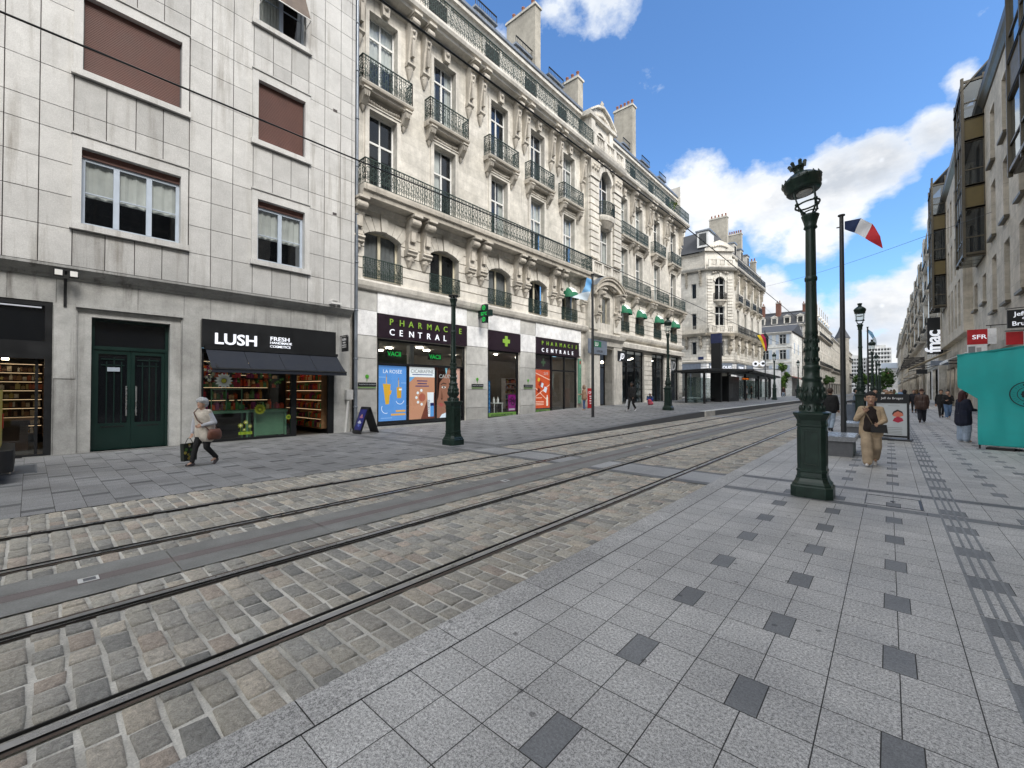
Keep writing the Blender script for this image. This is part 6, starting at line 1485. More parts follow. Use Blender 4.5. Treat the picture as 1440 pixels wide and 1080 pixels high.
def glass_bay(root, y0, y1, xf, z0, ztop, xw=5.3):
    """bronze bay window projecting squarely from the wall, storeys of glass over bronze panels, sloping top"""
    mb = MB(); gl = []; pl = []; fr = Fr(xw, 0, LU, (-1, 0)); D = xw - xf; k = 'bronze_frame'
    fs = Fr(0, y0, (1, 0), (0, -1)); fn = Fr(xf, 0, LU, (-1, 0)); fe = Fr(0, y1, (1, 0), (0, 1)); top = ztop
    sides = ((fs, xf, xw), (fn, y0, y1), (fe, xf, xw))
    zz = [z0, z0 + .25]; lev = []; z = z0 + .25
    while z < top - 1.0:
        lev.append((z, min(z + 3.3, top - .3), 'g'));
        if z + 4.95 < top: lev.append((z + 3.3, z + 4.95, 'p'))
        z += 4.95
    for fr_, a, b in sides:
        n = 1 if b - a < 2 else 3
        for za, zb_, t_ in lev:
            for i in range(n):
                ua, ub = a + (b - a) * i / n, a + (b - a) * (i + 1) / n
                if t_ == 'g':
                    gl.append((fr_.P(ua, za, -.05), fr_.P(ub, za, -.05), fr_.P(ub, zb_, -.05), fr_.P(ua, zb_, -.05))); fbox(mb, fr_, ua + .06, ub - .06, za + 1.15, za + 1.23, -.06, .0, k)
                else: pl.append((fr_, ua + .05, ub - .05, za + .08, zb_ - .08))
            fbox(mb, fr_, a, b, za - .07, za + .09, -.08, .04, k); fbox(mb, fr_, a, b, zb_ - .09, zb_ + .07, -.08, .04, k)
        for i in range(n + 1): u = a + (b - a) * i / n; fbox(mb, fr_, u - .07, u + .07, z0, top, -.1, .02, k)
    mb.box(xf + .1, xw, y0 + .1, y1 - .1, z0 + .05, z0 + .2, k); mb.hexa([(x, y, z + e) for e in (0, .14) for y in (y0 - .1, y1 + .1) for x, z in ((xf - .1, top - 1.0), (xw + .4, top + .8))], k)
    b = mb.build('glass_bay', root)
    for q in gl: g = MB(); g.quad(*q, 'glass_bay'); g.build('pane', b)
    for q in pl: g = MB(); fbox(g, *q, -.1, -.02, 'bronze_panel'); g.build('bronze_panel', b)
    q = MB()
    for i in range(3): u = y0 + .25 + (y1 - y0 - .5) * i / 3; q.box(xf + .2, xw - .1, u, u + (y1 - y0 - .5) / 3 - .12, z0 + .03, z0 + .06, 'glass_bay')
    q.build('underside_light', b)
    q = MB(); q.quad((xw - .06, y0, z0), (xw - .06, y1, z0), (xw - .06, y1, top), (xw - .06, y0, top), 'shop_dark')
    for z in (z0 + 1.8, z0 + 6.6): q.box(xf + .35, xf + .6, y0 + .4, y0 + .65, z0 + .4, z0 + 2.4, 'curtain_grey')
    q.build('interior', b)
glass_bay(Rm, 22.6, 29.4, 4.2, 11.4, 25.0); glass_bay(Rm, 45.2, 49.5, 4.2, 11.4, 24.6); glass_bay(Rm, -2, 5, 4.2, 11.4, 25.)
Rb = thing('apartment_building', (4.75, 63, 0), 'tan stone block with an overhanging first floor and one bronze bay, second on the right', 'building'); FRb = Fr(4.75, 0, LU, (-1, 0)); hb_ = []
for c in (54.6, 57.2, 60.3, 63.0, 71.5):
    for a, b in ((7.4, 11.5), (12.4, 15.9), (16.9, 20.4)): hb_.append(H(c - .7, c + .7, a, b))
mb = MB(); wall(mb, FRb, 52, 74, 6.6, 22.3, hb_, 'limestone_tan', .5, room=.1); mb.quad((4.75, 52, 6.6), (5.6, 52, 6.6), (5.6, 52, 22.3), (4.75, 52, 22.3), 'limestone_tan'); mb.quad((4.75, 52, 6.6), (4.75, 74, 6.6), (8, 74, 6.6), (8, 52, 6.6), 'limestone_tan')
gs2 = [H(a, a + 3.4, -.05, 4.2, reveal=.4) for a in (53, 57.4, 61.8, 66.2, 70.4)]; wall(mb, Fr(5.3, 0, LU, (-1, 0)), 52, 74, -.2, 6.6, gs2, 'limestone_tan', .4, room=1.5); mb.build('wall', Rb)
for h in hb_: window(Rb, FRb, h, .45, 'bronze_frame', 1, .3, 0, None, 'glass_bay'); 
mb = MB(); fprof(mb, FRb, [(0, 21.9), (.3, 22.3), (.3, 22.9), (0, 22.95)], 52, 74, 'bronze_frame', col=2.2); mb.build('cornice', Rb); mb = MB(); fprof(mb, FRb, [(.1, 22.9), (-1.6, 25.4), (-8, 26), (-14, 22)], 52, 74, 'slate'); mb.build('roof', Rb)
glass_bay(Rb, 65.2, 69.8, 3.7, 10.6, 24.9, 4.75)
for i, (a, b, zt, c, x, lab) in enumerate(((74, 96, 23.5, 5, 4.6, 'sooty balconied stone house right behind the vertical black sign'), (96, 126, 22.5, 7, 4.5, 'sooty balconied stone house, second past the black vertical sign'), (126, 168, 22.8, 9, 4.4, 'dark stone row house on the right, third past the black vertical sign'), (168, 230, 22.5, 12, 4.2, 'dark stone row house on the right, fourth past the black vertical sign'), (230, 325, 24.5, 16, 3.8, 'farthest stone row house on the right, beside the low hall'))):
    h_ = thing('row_house', (x, (a + b) / 2, 0), lab, 'building'); fr = Fr(x, 0, LU, (-1, 0)); town_house(h_, fr, a, b, zt, 4, c, 'limestone_sooty' if i else 'limestone', 'slate', 2.8, 12, 5.2, balc=(1, 2, 3) if i < 3 else (1, 3), seed=20 + i, dormers=c // 2)
    if i < 3:
        for q in range(2):
            u = a + (b - a) * (.18 + .5 * q); mb = MB()
            for z in (9.9, 14.5, 19.1): fprof(mb, fr, [(.0, z - .7), (.5, z - .3), (.95, z), (.95, z + .15), (0, z + .2)], u - 1.5, u + 1.5, 'limestone_carved')
            fbox(mb, fr, u - 1.2, u + 1.2, 10., zt + .6, 0, .6, 'limestone_sooty' if i else 'limestone')
            for z in (10.4, 15., 19.6): fbox(mb, fr, u - .55, u + .55, z, z + 2.9, .6, .62, 'glass_bay'); rail_run(mb, fr.P(u - 1.45, 0, .9), fr.P(u + 1.45, 0, .9), z - .22, 1.0, 'iron_black', .2, False)
            mb.build('projecting_bay', h_)
# ================================================================== street lamps
def octa(mb, prof, key, ch=.30, sy=1.):
    """square section with cut corners; prof: list of (half width, z)"""
    vs = []
    for s, z in prof:
        c = s * ch
        vs += [(x, y * sy, z) for x, y in ((s - c, -s), (s, -s + c), (s, s - c), (s - c, s), (-s + c, s), (-s, s - c), (-s, -s + c), (-s + c, -s))]
    m = len(prof); mb.add(vs, [(i * 8 + k, i * 8 + (k + 1) % 8, i * 8 + 8 + (k + 1) % 8, i * 8 + 8 + k) for i in range(m - 1) for k in range(8)], key)
    mb.add(vs[:8], (tuple(range(8))[::-1],), key); mb.add(vs[-8:], (tuple(range(8)),), key)
def lamp_parts(root, lantern='upright'):
    at = root.location.copy(); root.location = (0, 0, 0); lamp_local(root, lantern); root.location = at
def lamp_local(root, lantern):
    k = 'lamp_green'
    mb = MB(); octa(mb, [(.285, 0), (.285, .17), (.262, .19), (.262, .215), (.235, .25), (.215, .30), (.215, .33)], k)
    mb.build('plinth', root)
    mb = MB(); octa(mb, [(.205, .33), (.198, .40), (.208, .41), (.208, .44), (.195, .45), (.192, 1.14), (.205, 1.15), (.205, 1.18), (.195, 1.19), (.197, 1.25), (.235, 1.33), (.245, 1.345), (.245, 1.375), (.21, 1.39)], k)
    for i in range(4):
        a = i * pi / 2
        def q(x, z, d): return Vector((x * cos(a) - d * sin(a), x * sin(a) + d * cos(a), z))
        for x0, x1, z0, z1 in ((-.10, -.085, .52, 1.08), (.085, .10, .52, 1.08), (-.085, .085, .52, .535), (-.085, .085, 1.065, 1.08)):
            mb.hexa([q(x, z, d) for z in (z0, z1) for d in (.190, .202) for x in (x0, x1)], k)
    mb.build('pedestal', root)
    mb = MB()   # leafy collar and lower shaft
    mb.lathe([(.19, 1.385), (.17, 1.43), (.14, 1.50), (.135, 1.53), (.165, 1.56), (.175, 1.66), (.165, 1.72), (.14, 1.86), (.125, 1.90), (.145, 1.92), (.145, 1.95), (.112, 1.97), (.108, 2.08), (.12, 2.10), (.12, 2.14), (.10, 2.16)], k, 24)
    for i in range(12):
        a = 2 * pi * i / 12
        for z, r, s in ((1.44, .165, .035), (1.64, .165, .04), (1.75, .155, .034)): mb.sphere((r * cos(a + z), r * sin(a + z), z), s, k, 6, 5, sc=(.8, .8, 1.6))
    mb.build('collar', root)
    mb = MB(); n = 20; vs = []; prof = [(.098, 2.15), (.094, 2.6), (.085, 2.66), (.096, 2.70), (.086, 2.74), (.078, 3.4), (.072, 4.35), (.07, 4.42)]
    for r, z in prof:
        for i in range(n): rr = r * (1 - (.10 if i % 2 else 0)); t_ = 2 * pi * i / n; vs.append((rr * cos(t_), rr * sin(t_), z))
    mb.add(vs, [(i * n + j, i * n + (j + 1) % n, i * n + n + (j + 1) % n, i * n + n + j) for i in range(len(prof) - 1) for j in range(n)], k, None, True)
    for i in range(10):
        a = 2 * pi * i / 10
        for z in (2.25, 2.42, 2.56): mb.sphere((.094 * cos(a + z * 5), .094 * sin(a + z * 5), z), .022, k, 6, 4, sc=(1, 1, 1.8))
    mb.lathe([(.075, 3.55), (.09, 3.57), (.09, 3.62), (.075, 3.64)], k, 16); mb.lathe([(.07, 4.42), (.10, 4.45), (.085, 4.49), (.10, 4.56), (.125, 4.64), (.13, 4.66), (.10, 4.68)], k, 16)
    mb.build('shaft', root)
    if lantern == 'none':
        mb = MB(); mb.lathe([(.06, 4.66), (.05, 4.70), (.13, 4.72), (.16, 4.745), (.16, 4.775), (.05, 4.79)], 'iron_black', 14); mb.tube([(.12, -.05, 4.74), (.16, -.06, 4.6), (.15, -.05, 4.3)], .008, 'iron_black', 5)
        for i in range(6): a = 2 * pi * i / 6; mb.bar((.07 * cos(a), .07 * sin(a), 4.64), (.13 * cos(a), .13 * sin(a), 4.74), .015, 'curtain')
        mb.build('collar', root); return
    tilt = radians(11) if lantern == 'tilted' else 0.
    up = .10 if lantern == 'upright' else 0.; hs_ = .84 if up else 1.
    T = Matrix.Translation((0, 0, 4.66)) @ Matrix.Rotation(-tilt, 4, 'Y') @ Matrix.Translation((0, 0, -4.66))
    def fin(mb, name):
        mb.v = [tuple(T @ Vector(v)) for v in mb.v]; return mb.build(name, root)
    mb = MB(); mb.ring((0, 0, 4.86), (1, 0, 0), (0, 1, 0), .175, .022, k, 20); mb.ring((0, 0, 4.72), (1, 0, 0), (0, 1, 0), .10, .018, k, 16)
    for i in range(4):
        a = pi / 4 + i * pi / 2; c, s = cos(a), sin(a)
        mb.tube([(.05 * c, .05 * s, 4.67), (.10 * c, .10 * s, 4.72), (.15 * c, .15 * s, 4.77), (.175 * c, .175 * s, 4.86)], .015, k, 6); mb.sphere((.185 * c, .185 * s, 4.87), .032, k, 8, 6); mb.sphere((.155 * c, .155 * s, 4.77), .02, k, 6, 5)
        mb.bar((.175 * c, .175 * s, 4.87), (.20 * c, .20 * s, 5.10 + up), .016, k)
    fin(mb, 'cradle')
    mb = MB(); mb.lathe([(.165, 4.87), (.195, 5.09 + up)], 'glass_lantern', 16); 
    if lantern == 'upright': fin(mb, 'glass')
    mb = MB(); mb.lathe([(.02, 5.085), (.16, 5.085), (.235, 5.09), (.255, 5.12), (.25, 5.16), (.27, 5.18), (.275, 5.24), (.29, 5.26), (.29, 5.28), (.25, 5.33), (.18, 5.385), (.10, 5.43), (.075, 5.45)], k, 24)
    if up: mb.v = [(x * hs_, y * hs_, z + up) for x, y, z in mb.v]
    for i in range(0 if up else 16): a = 2 * pi * i / 16; mb.lathe([(.02, 0), (.014, .03), (.001, .06)], k, 5, (.28 * cos(a), .28 * sin(a), 5.28))
    fin(mb, 'hood')
    mb = MB(); mb.lathe([(.075, 5.445), (.07, 5.49), (.085, 5.51), (.10, 5.55)], k, 14)
    if up: mb.v = [(x, y, z + up) for x, y, z in mb.v]; mb.lathe([(.08, 5.65), (.10, 5.67), (.02, 5.69)], k, 12)
    for i in range(0 if up else 6): a = 2 * pi * i / 6; mb.bar((.088 * cos(a), .088 * sin(a), 5.53), (.11 * cos(a), .11 * sin(a), 5.60), .05, k); mb.sphere((.112 * cos(a), .112 * sin(a), 5.605), .03, k, 6, 5)
    fin(mb, 'crown')
    mb = MB(); mb.lathe([(.10, 5.05), (.12, 5.07), (.12, 5.085), (.02, 5.085)], 'curtain', 14); fin(mb, 'lamp_head')
GL = 'green cast iron street lamps'
L0 = thing('street_lamp', (-.96, 8.62, 0), 'tall dark green cast iron lamp with a tilted crown lantern, nearest the camera', 'street lamp', GL); lamp_parts(L0, 'tilted')
L1 = thing('street_lamp', (-10.46, 9.0, 0), 'green lamp post missing its lantern, standing before the blue pharmacy posters', 'street lamp', GL); lamp_parts(L1, 'none')
L2 = thing('street_lamp', (-1.1, 28.6, 0), 'green lantern lamp on the right pavement just past the flagpole with the French flag', 'street lamp', GL); lamp_parts(L2, 'upright'); L2.scale = (1.08, 1.08, 1.10)
for x, y, z, lab in ((-11.15, 28.5, .36, 'green lantern lamp standing in front of the sports shop piers'), (-1.1, 50, 0, 'green lantern lamp, second past the French flag, before a pale blue flag'), (-1.15, 70, 0, 'green lantern lamp, third past the French flag on the right pavement'), (-1.2, 92, 0, 'green lantern lamp, fourth past the French flag on the right pavement'), (-1.3, 118, 0, 'green lantern lamp, farthest visible on the right pavement'), (-11.3, 65, .4, 'green lantern lamp beside the round tree past the tram shelter'), (-11.2, 84, .4, 'green lantern lamp before the red cafe awning')):
    c = copy_tree(L2); c.location = (x, y, z); c['label'] = lab
# ------------------------------------------------------------------ flagpoles and flags
def flagpole(x, y, z, h, lab, r=.075):
    t_ = thing('flagpole', (x, y, z), lab, 'flagpole', 'grey flagpoles'); mb = MB(); mb.lathe([(r, -.02), (r * .95, h * .5), (r * .75, h)], 'charcoal_metal', 14, (x, y, z)); mb.lathe([(r * 1.4, 0), (r * 1.4, .04), (r, .05)], 'charcoal_metal', 14, (x, y, z)); mb.build('pole', t_)
    mb = MB(); mb.lathe([(r * .75, h - .01), (r * 1.3, h), (r * 1.3, h + .04), (.01, h + .06)], 'charcoal_metal', 12, (x, y, z)); mb.build('cap', t_); mb = MB(); mb.bar((x, y, z + h - .35), (x - .13, y, z + h - .35), .03, 'charcoal_metal'); mb.build('arm', t_); return t_
flagpole(-1.1, 17.3, 0, 7.35, 'tall slim flagpole right behind the stone bench, flying the French flag'); flagpole(-12.25, 20.6, .22, 7.9, 'slim flagpole on the left pavement before the dark entrance', .08); flagpole(-1.45, 52, 0, 7.6, 'distant flagpole with a pale blue flag on the right'); flagpole(-11.4, 60, .38, 8.6, 'distant flagpole with the black red yellow flag beside the tram shelter', .06)
def flag(lab, top, bot, dirs, bands, thick=.006, horiz=False, nw=.05):
    """cloth from two edge curves (world points), coloured in bands along or across"""
    mb = MB(); n = 18; m = 9
    def cur(P, s):
        P = [Vector(p) for p in P]; k_ = s * (len(P) - 1); i = min(int(k_), len(P) - 2); return P[i].lerp(P[i + 1], k_ - i)
    def pt(s, t_, o): v = cur(top, s).lerp(cur(bot, s), t_); w = nw * s ** .5 * sin(s * 11 + t_ * 3.2); return v + Vector(dirs) * (w + o)
    for o in (0, thick):
        for i in range(n):
            for j in range(m):
                q = (j + .5) / m if horiz else (i + .5) / n; c = bands[min(int(q * len(bands)), len(bands) - 1)]
                V = [pt(i / n, j / m, o), pt((i + 1) / n, j / m, o), pt((i + 1) / n, (j + 1) / m, o), pt(i / n, (j + 1) / m, o)]; mb.add(V, ((0, 1, 2, 3),), 'flag_cloth', c, True)
    tag(mb.build('flag', loc=top[0]), lab, 'flag')
flag('French flag in navy, white and red blowing to the right', [(-1.02, 17.3, 7.16), (-.6, 17.2, 7.12), (-.35, 17.1, 6.85), (-.14, 17.05, 6.40)], [(-1.02, 17.3, 6.90), (-.78, 17.25, 6.72), (-.50, 17.15, 6.45), (-.12, 17.05, 6.02)], (.3, .9, .2), [(.012, .03, .10), (.82, .82, .84), (.62, .03, .04)])
fl0 = Vector((-12.25, 20.6, 7.85)); pq = lambda a, b: fl0 + Vector((.75, .66, 0)) * a * .04 + Vector((0, 0, -.04 * b))
flag('pale blue and white flag hanging limp from the left flagpole', [pq(-1, 0), pq(-1, 8), pq(-3, 17), pq(-7, 29)], [pq(-8, -3), pq(-10, 8), pq(-15, 18), pq(-29, 25)], (.66, -.75, 0), [pcol(110, 172, 228), pcol(130, 185, 232), pcol(215, 228, 238)], nw=.07)
flag('black, red and yellow flag hanging beside the tram shelter', [(-11.3, 60, 8.7), (-11.0, 60, 8.2), (-11.05, 60, 7.3), (-11.15, 60, 6.5)], [(-12.2, 59.8, 8.5), (-11.9, 59.8, 7.9), (-11.6, 59.9, 7.1), (-11.4, 59.9, 6.5)], (.1, 1, 0), [(.01, .01, .012), (.45, .01, .06), (.78, .55, .02)], horiz=True, nw=.03)
flag('pale blue and white flag on the distant right flagpole', [(-1.4, 52, 7.4), (-1.1, 52, 7.1), (-.85, 52, 6.4), (-.8, 52, 5.8)], [(-1.4, 52, 7.1), (-1.2, 52, 6.7), (-1.0, 52, 6.2), (-.92, 52, 5.9)], (.2, 1, 0), [pcol(130, 180, 215), pcol(200, 215, 225)], nw=.05)
# ------------------------------------------------------------------ stone benches
def bench(x, y, lab, L=1.5):
    t_ = thing('stone_bench', (x, y, 0), lab, 'bench', 'polished stone benches'); mb = MB(); w = .36
    prof = [(-w, .42), (-w + .05, .40), (w - .05, .40), (w, .42), (w, .49), (w - .03, .525), (-w + .03, .525), (-w, .49)]
    f = Fr(x, y, LU, (1, 0)); fprof(mb, f, prof, -L / 2, L / 2, 'pale_stone_polished'); mb.build('seat', t_)
    mb = MB(); mb.box(x - .29, x + .29, y - L / 2 + .06, y + L / 2 - .06, -.01, .40, 'grey_granite'); disc(mb, Fr(x, y - L / 2 + .06, (1, 0), (0, -1)), 0, .2, .12, 0, .006, 'grey_granite', 14, .8, 1., .095); mb.build('base', t_)
bench(-1.0, 14.75, 'polished grey stone bench nearest the camera, in front of the flagpole'); bench(-1.0, 20.6, 'polished grey stone bench right behind the flagpole')
# ------------------------------------------------------------------ boards and the canvas stall
t_ = thing('advertising_board', (.06, 19.9, 0), 'black framed standing board with a red and pink chocolate poster, Jeff de Bruges header', 'board'); fb_ = Fr(.06, 19.95, (1, -.12), (-.12, -1)); mb = MB()
for a, b, c, d in ((-.46, -.40, .0, 1.60), (.40, .46, 0, 1.60), (-.40, .40, 1.28, 1.60), (-.40, .40, .10, .16)): fbox(mb, fb_, a, b, c, d, -.03, .03, 'black_metal')
mb.build('frame', t_); mb = MB(); fbox(mb, fb_, -.52, .52, .0, .05, -.28, .28, 'charcoal_metal'); mb.build('base', t_)
mb = MB(); text(mb, fb_, 'Jeff de Bruges', .02, 1.42, .105, 'white_letter', .03, .036, 'CENTER', .006); mb.build('lettering', t_)
mb = MB(); fbox(mb, fb_, -.40, .40, .16, 1.28, -.02, .012, 'print', (.62, .66, .68)); 
for u, z, r, c in ((.16, .95, .15, pcol(60, 40, 38)), (.17, .90, .14, pcol(225, 130, 105)), (.17, .72, .14, pcol(190, 50, 75))): fext(mb, fb_, [(u - r, z - r * .4), (u - r * .7, z + r * .3), (u, z + r * .75), (u + r * .8, z + r * .3), (u + r, z - r * .3), (u, z - r * .8)], .012, .018 + (1 - z) * .01, 'print', c)
for z, w in ((1.18, .2), (.42, .3), (.36, .32), (.30, .28), (.25, .3), (.20, .3)): fbox(mb, fb_, .02 - w / 2, .02 + w / 2 + .1, z, z + .018, .012, .014, 'print', (.35, .36, .36))
mb.build('poster_sheet', t_)
t_ = thing('folding_board', (-15.75, 8.95, 0), 'black folding pavement board with a blue poster, beside the pharmacy wall', 'board'); mb = MB(); mb2 = MB()
def leaf(mb, y0, y1, key, inset=0., o=0.):
    P = [Vector((-16.05 + inset, y0 + o, .02 + inset)), Vector((-15.42 - inset, y0 + o, .02 + inset)), Vector((-15.42 - inset, y1 + o, 1.06 - inset * 1.5)), Vector((-16.05 + inset, y1 + o, 1.06 - inset * 1.5))]
    Q = [p + Vector((0, .03, .005)) for p in P]; mb.add(P + Q, ((0, 1, 2, 3), (4, 5, 6, 7), (0, 1, 5, 4), (1, 2, 6, 5), (2, 3, 7, 6), (3, 0, 4, 7)), key)
leaf(mb, 8.55, 8.93, 'black_metal'); mb.build('front_panel', t_); leaf(mb2, 9.33, 8.96, 'black_metal'); mb2.build('back_panel', t_)
mb = MB(); P = [Vector((-15.98, 8.60, .16)), Vector((-15.49, 8.60, .16)), Vector((-15.49, 8.885, .96)), Vector((-15.98, 8.885, .96))]; n_ = Vector((0, -.012, .004)); mb.add([p + n_ for p in P], ((0, 1, 2, 3),), 'print', pcol(40, 45, 120)); 
for s, r, c in ((.62, .13, pcol(190, 120, 150)), (.70, .07, pcol(230, 190, 90)), (.35, .14, pcol(210, 215, 235)), (.22, .1, pcol(90, 110, 190))): q = P[0].lerp(P[1], .5).lerp(P[3].lerp(P[2], .5), s) + n_ * 1.4; mb.add([q + Vector((-r, -0, 0)), q + Vector((0, -.02, -r * .7)), q + Vector((r, 0, 0)), q + Vector((0, .02, r * .7))], ((0, 1, 2, 3),), 'print', c)
mb.build('poster_sheet', t_)
t_ = thing('red_board', (-15.95, 26.5, .3), 'red standing board with white lettering beside the dark entrance', 'board'); fr2 = Fr(-15.95, 26.55, LU, RN, .3); mb = MB(); fbox(mb, fr2, -.40, .40, .15, 1.55, -.03, .03, 'red_sign'); mb.build('panel', t_); mb = MB(); text(mb, fr2, 'OPEN', 0, 1.15, .28, 'white_letter', .03, .036, 'CENTER', .015); 
for z, w in ((.95, .5), (.8, .4), (.62, .5), (.45, .45)): fbox(mb, fr2, -w / 2, w / 2, z, z + .07, .03, .034, 'white_letter', .8)
mb.build('lettering', t_)
for u in (-.38, .36): mb = MB(); fbox(mb, fr2, u, u + .03, 0, .16, -.03, .03, 'black_metal'); fbox(mb, fr2, u, u + .03, 0, .03, -.2, .2, 'black_metal'); mb.build('leg', t_)
# stall with a teal canvas wall
TS = thing('market_stall', (2.9, 18.7, 0), 'teal canvas market stall with a round dark emblem at the right edge', 'stall'); ft = Fr(2.0, 18.75, (1, -.30), (-.30, -1)); mb = MB(); nx, nz = 46, 44; U1 = 3.3; V = []; Fc = []
def ulim(s):      # left edge: a flap above, cut back to the corner pole below
    return -.02 if s < .50 else (-.02 - .42 * (s - .50) / .14 if s < .64 else -.44)
for j in range(nz + 1):
    s = j / nz; ul = ulim(s)
    for i in range(nx + 1):
        u = ul + (U1 - ul) * i / nx; z = .12 + (2.72 + .13 * u) * s
        w = .045 * sin(u * 5.2 + z * .9) * (.3 + .7 * (1 - s)) + .02 * sin(u * 11 - z * 1.6) * (1 - s) + .03 * sin(z * 3.1 + u) + .012 * sin(u * 17 + z * 2.) + .05 * max(0, (.3 - u)) * sin(z * 4) + .02 * sin(z * 5 - u * 9) * max(0, s - .7)
        V.append(ft.P(u, z, w))
for j in range(nz):
    for i in range(nx): a = j * (nx + 1) + i; Fc.append((a, a + 1, a + nx + 2, a + nx + 1))
mb.add(V, Fc, 'teal_canvas', None, True); mb.add([Vector(v) + Vector((.004, .012, 0)) for v in V], Fc, 'teal_canvas_dark', None, True); 
mb.build('canvas_wall', TS)
mb = MB(); mb.bar(ft.P(-.44, 2.80, 0), ft.P(3.3, 3.28, 0), .045, 'teal_canvas_dark'); mb.bar(ft.P(-.02, .13, .02), ft.P(3.3, .13, .02), .03, 'teal_canvas_dark'); mb.build('hem', TS)
mb = MB(); n0 = len(mb.v); em = ft.at(.055); cu_, cz_ = .97, 1.62
for ra, rb, c in ((.36, .335, 0), (.215, .20, 0)): disc(mb, em, cu_, cz_, ra, 0, .003, 'ink', 40, r0=rb)
for i in range(30):
    a = 2 * pi * i / 30
    if i % 7 == 6: continue
    r0, r1 = .25, .30; p0 = em.P(cu_ + r0 * cos(a), cz_ + r0 * sin(a), .002); p1 = em.P(cu_ + r1 * cos(a), cz_ + r1 * sin(a), .002); mb.bar(p0, p1, .026, 'ink', .004)
for i in range(12): a = 2 * pi * i / 12; disc(mb, em, cu_ + .11 * cos(a), cz_ + .11 * sin(a), .034, 0, .003, 'ink', 8)
disc(mb, em, cu_, cz_, .05, 0, .003, 'ink', 12, r0=.03); mb.build('emblem', TS)
for u, d in ((.0, -.06), (.0, -1.9), (3.2, -.06), (3.2, -1.9)): mb = MB(); mb.bar(ft.P(u, .0, d), ft.P(u, 2.8 + .13 * u, d), .04, 'charcoal_metal'); mb.build('pole', TS)
mb = MB(); mb.hexa([ft.P(u, z + e + .13 * u, d) for e in (0, .02) for d, z in ((-.02, 2.80), (-2.1, 2.55)) for u in (-.2, 3.3)], 'teal_canvas'); mb.build('canvas_roof', TS)
mb = MB(); fbox(mb, ft, .1, 3.2, .06, .16, -.5, -.1, 'steel', .7); mb.build('base_beam', TS)
for u in (.35, 1.9): mb = MB(); fbox(mb, ft, u - .2, u + .35, .0, .06, -.7, .12, 'rubber'); mb.build('foot', TS)
mb = MB(); fbox(mb, ft, .4, 3.0, .5, .95, -1.6, -.5, 'wood_dark'); fbox(mb, ft, .3, 3.1, .95, 1.0, -1.7, -.4, 'wood_warm'); mb.build('counter', TS)
# ------------------------------------------------------------------ signs and awnings on the right
def blade(lab, x0, x1, y, z0, z1, key, th=.12): s = thing('blade_sign', ((x0 + x1) / 2, y, z0), lab, 'sign'); mb = MB(); mb.box(x0, x1, y, y + th, z0, z1, key); mb.build('sign_board', s); return s, Fr(0, y, (1, 0), (0, -1))
s, f = blade('tall black vertical blade sign reading fnac upwards in white', 3.6, 4.96, 73.4, 6.1, 10.6, 'black_metal'); mb = MB(); text(mb, f, 'fnac', 4.72, 6.3, 1.9, 'sign_white', .0, .04, 'LEFT', .022, 1.0, .9, pi / 2); mb.build('lettering', s)
s, f = blade('red and white SFR shop sign on a bracket over the right pavement', 3.62, 4.80, 38, 4.50, 5.40, 'red_sign'); mb = MB(); mb.box(4.46, 4.82, 37.99, 38.13, 4.49, 5.42, 'panel_white'); mb.box(3.62, 4.45, 38.0, 38.12, 3.95, 4.49, 'panel_white'); fbox(mb, f, 3.66, 3.95, 4.0, 4.38, .0, .005, 'print', (.25, .27, .28)); fbox(mb, f, 4.0, 4.2, 4.05, 4.3, .0, .005, 'print', (.45, .45, .45)); mb.build('white_panel', s); mb = MB(); text(mb, f, 'SFR', 4.12, 4.82, .36, 'sign_white', .0, .02, 'CENTER', .012, 1.1); mb.build('lettering', s); mb = MB(); mb.bar((5.3, 38.06, 5.6), (4.4, 38.06, 5.6), .05, 'iron_black'); mb.bar((4.6, 38.06, 5.6), (4.6, 38.06, 5.35), .03, 'iron_black'); mb.build('bracket', s)
s, f = blade('black shop sign lettered Jeff de Bruges in white on the right wall', 4.14, 5.15, 30, 4.60, 5.43, 'black_metal'); mb = MB(); [text(mb, f, w_, u_, z_, h_, 'sign_white', .0, .015, 'CENTER', .012) for w_, u_, z_, h_ in (('Jeff', 4.52, 5.14, .28), ('de', 4.66, 4.98, .15), ('Bruges', 4.66, 4.70, .28))]; mb.build('lettering', s); mb = MB(); mb.bar((5.3, 30.06, 5.55), (4.1, 30.06, 5.5), .035, 'iron_black'); mb.build('bracket', s)
s, f = blade('red panel standing for the window reflection of the SFR sign, below the black Jeff de Bruges sign', 4.14, 4.66, 30.3, 3.85, 4.45, 'red_sign'); mb = MB(); mb.box(4.67, 4.95, 30.3, 30.42, 3.7, 4.45, 'panel_white'); mb.build('white_panel', s); mb = MB(); mb.bar((5.3, 30.36, 4.5), (4.1, 30.36, 4.5), .035, 'iron_black'); mb.build('bracket', s)  # solid panel built in place of the SFR sign mirrored in window glass
s, f = blade('small grey flat blade sign under the vertical black sign', 3.0, 4.2, 57, 4.05, 4.5, 'fascia_grey')
s, f = blade('dark low blade sign between the two right-hand awnings', 2.8, 3.9, 80, 3.9, 4.5, 'black_metal')
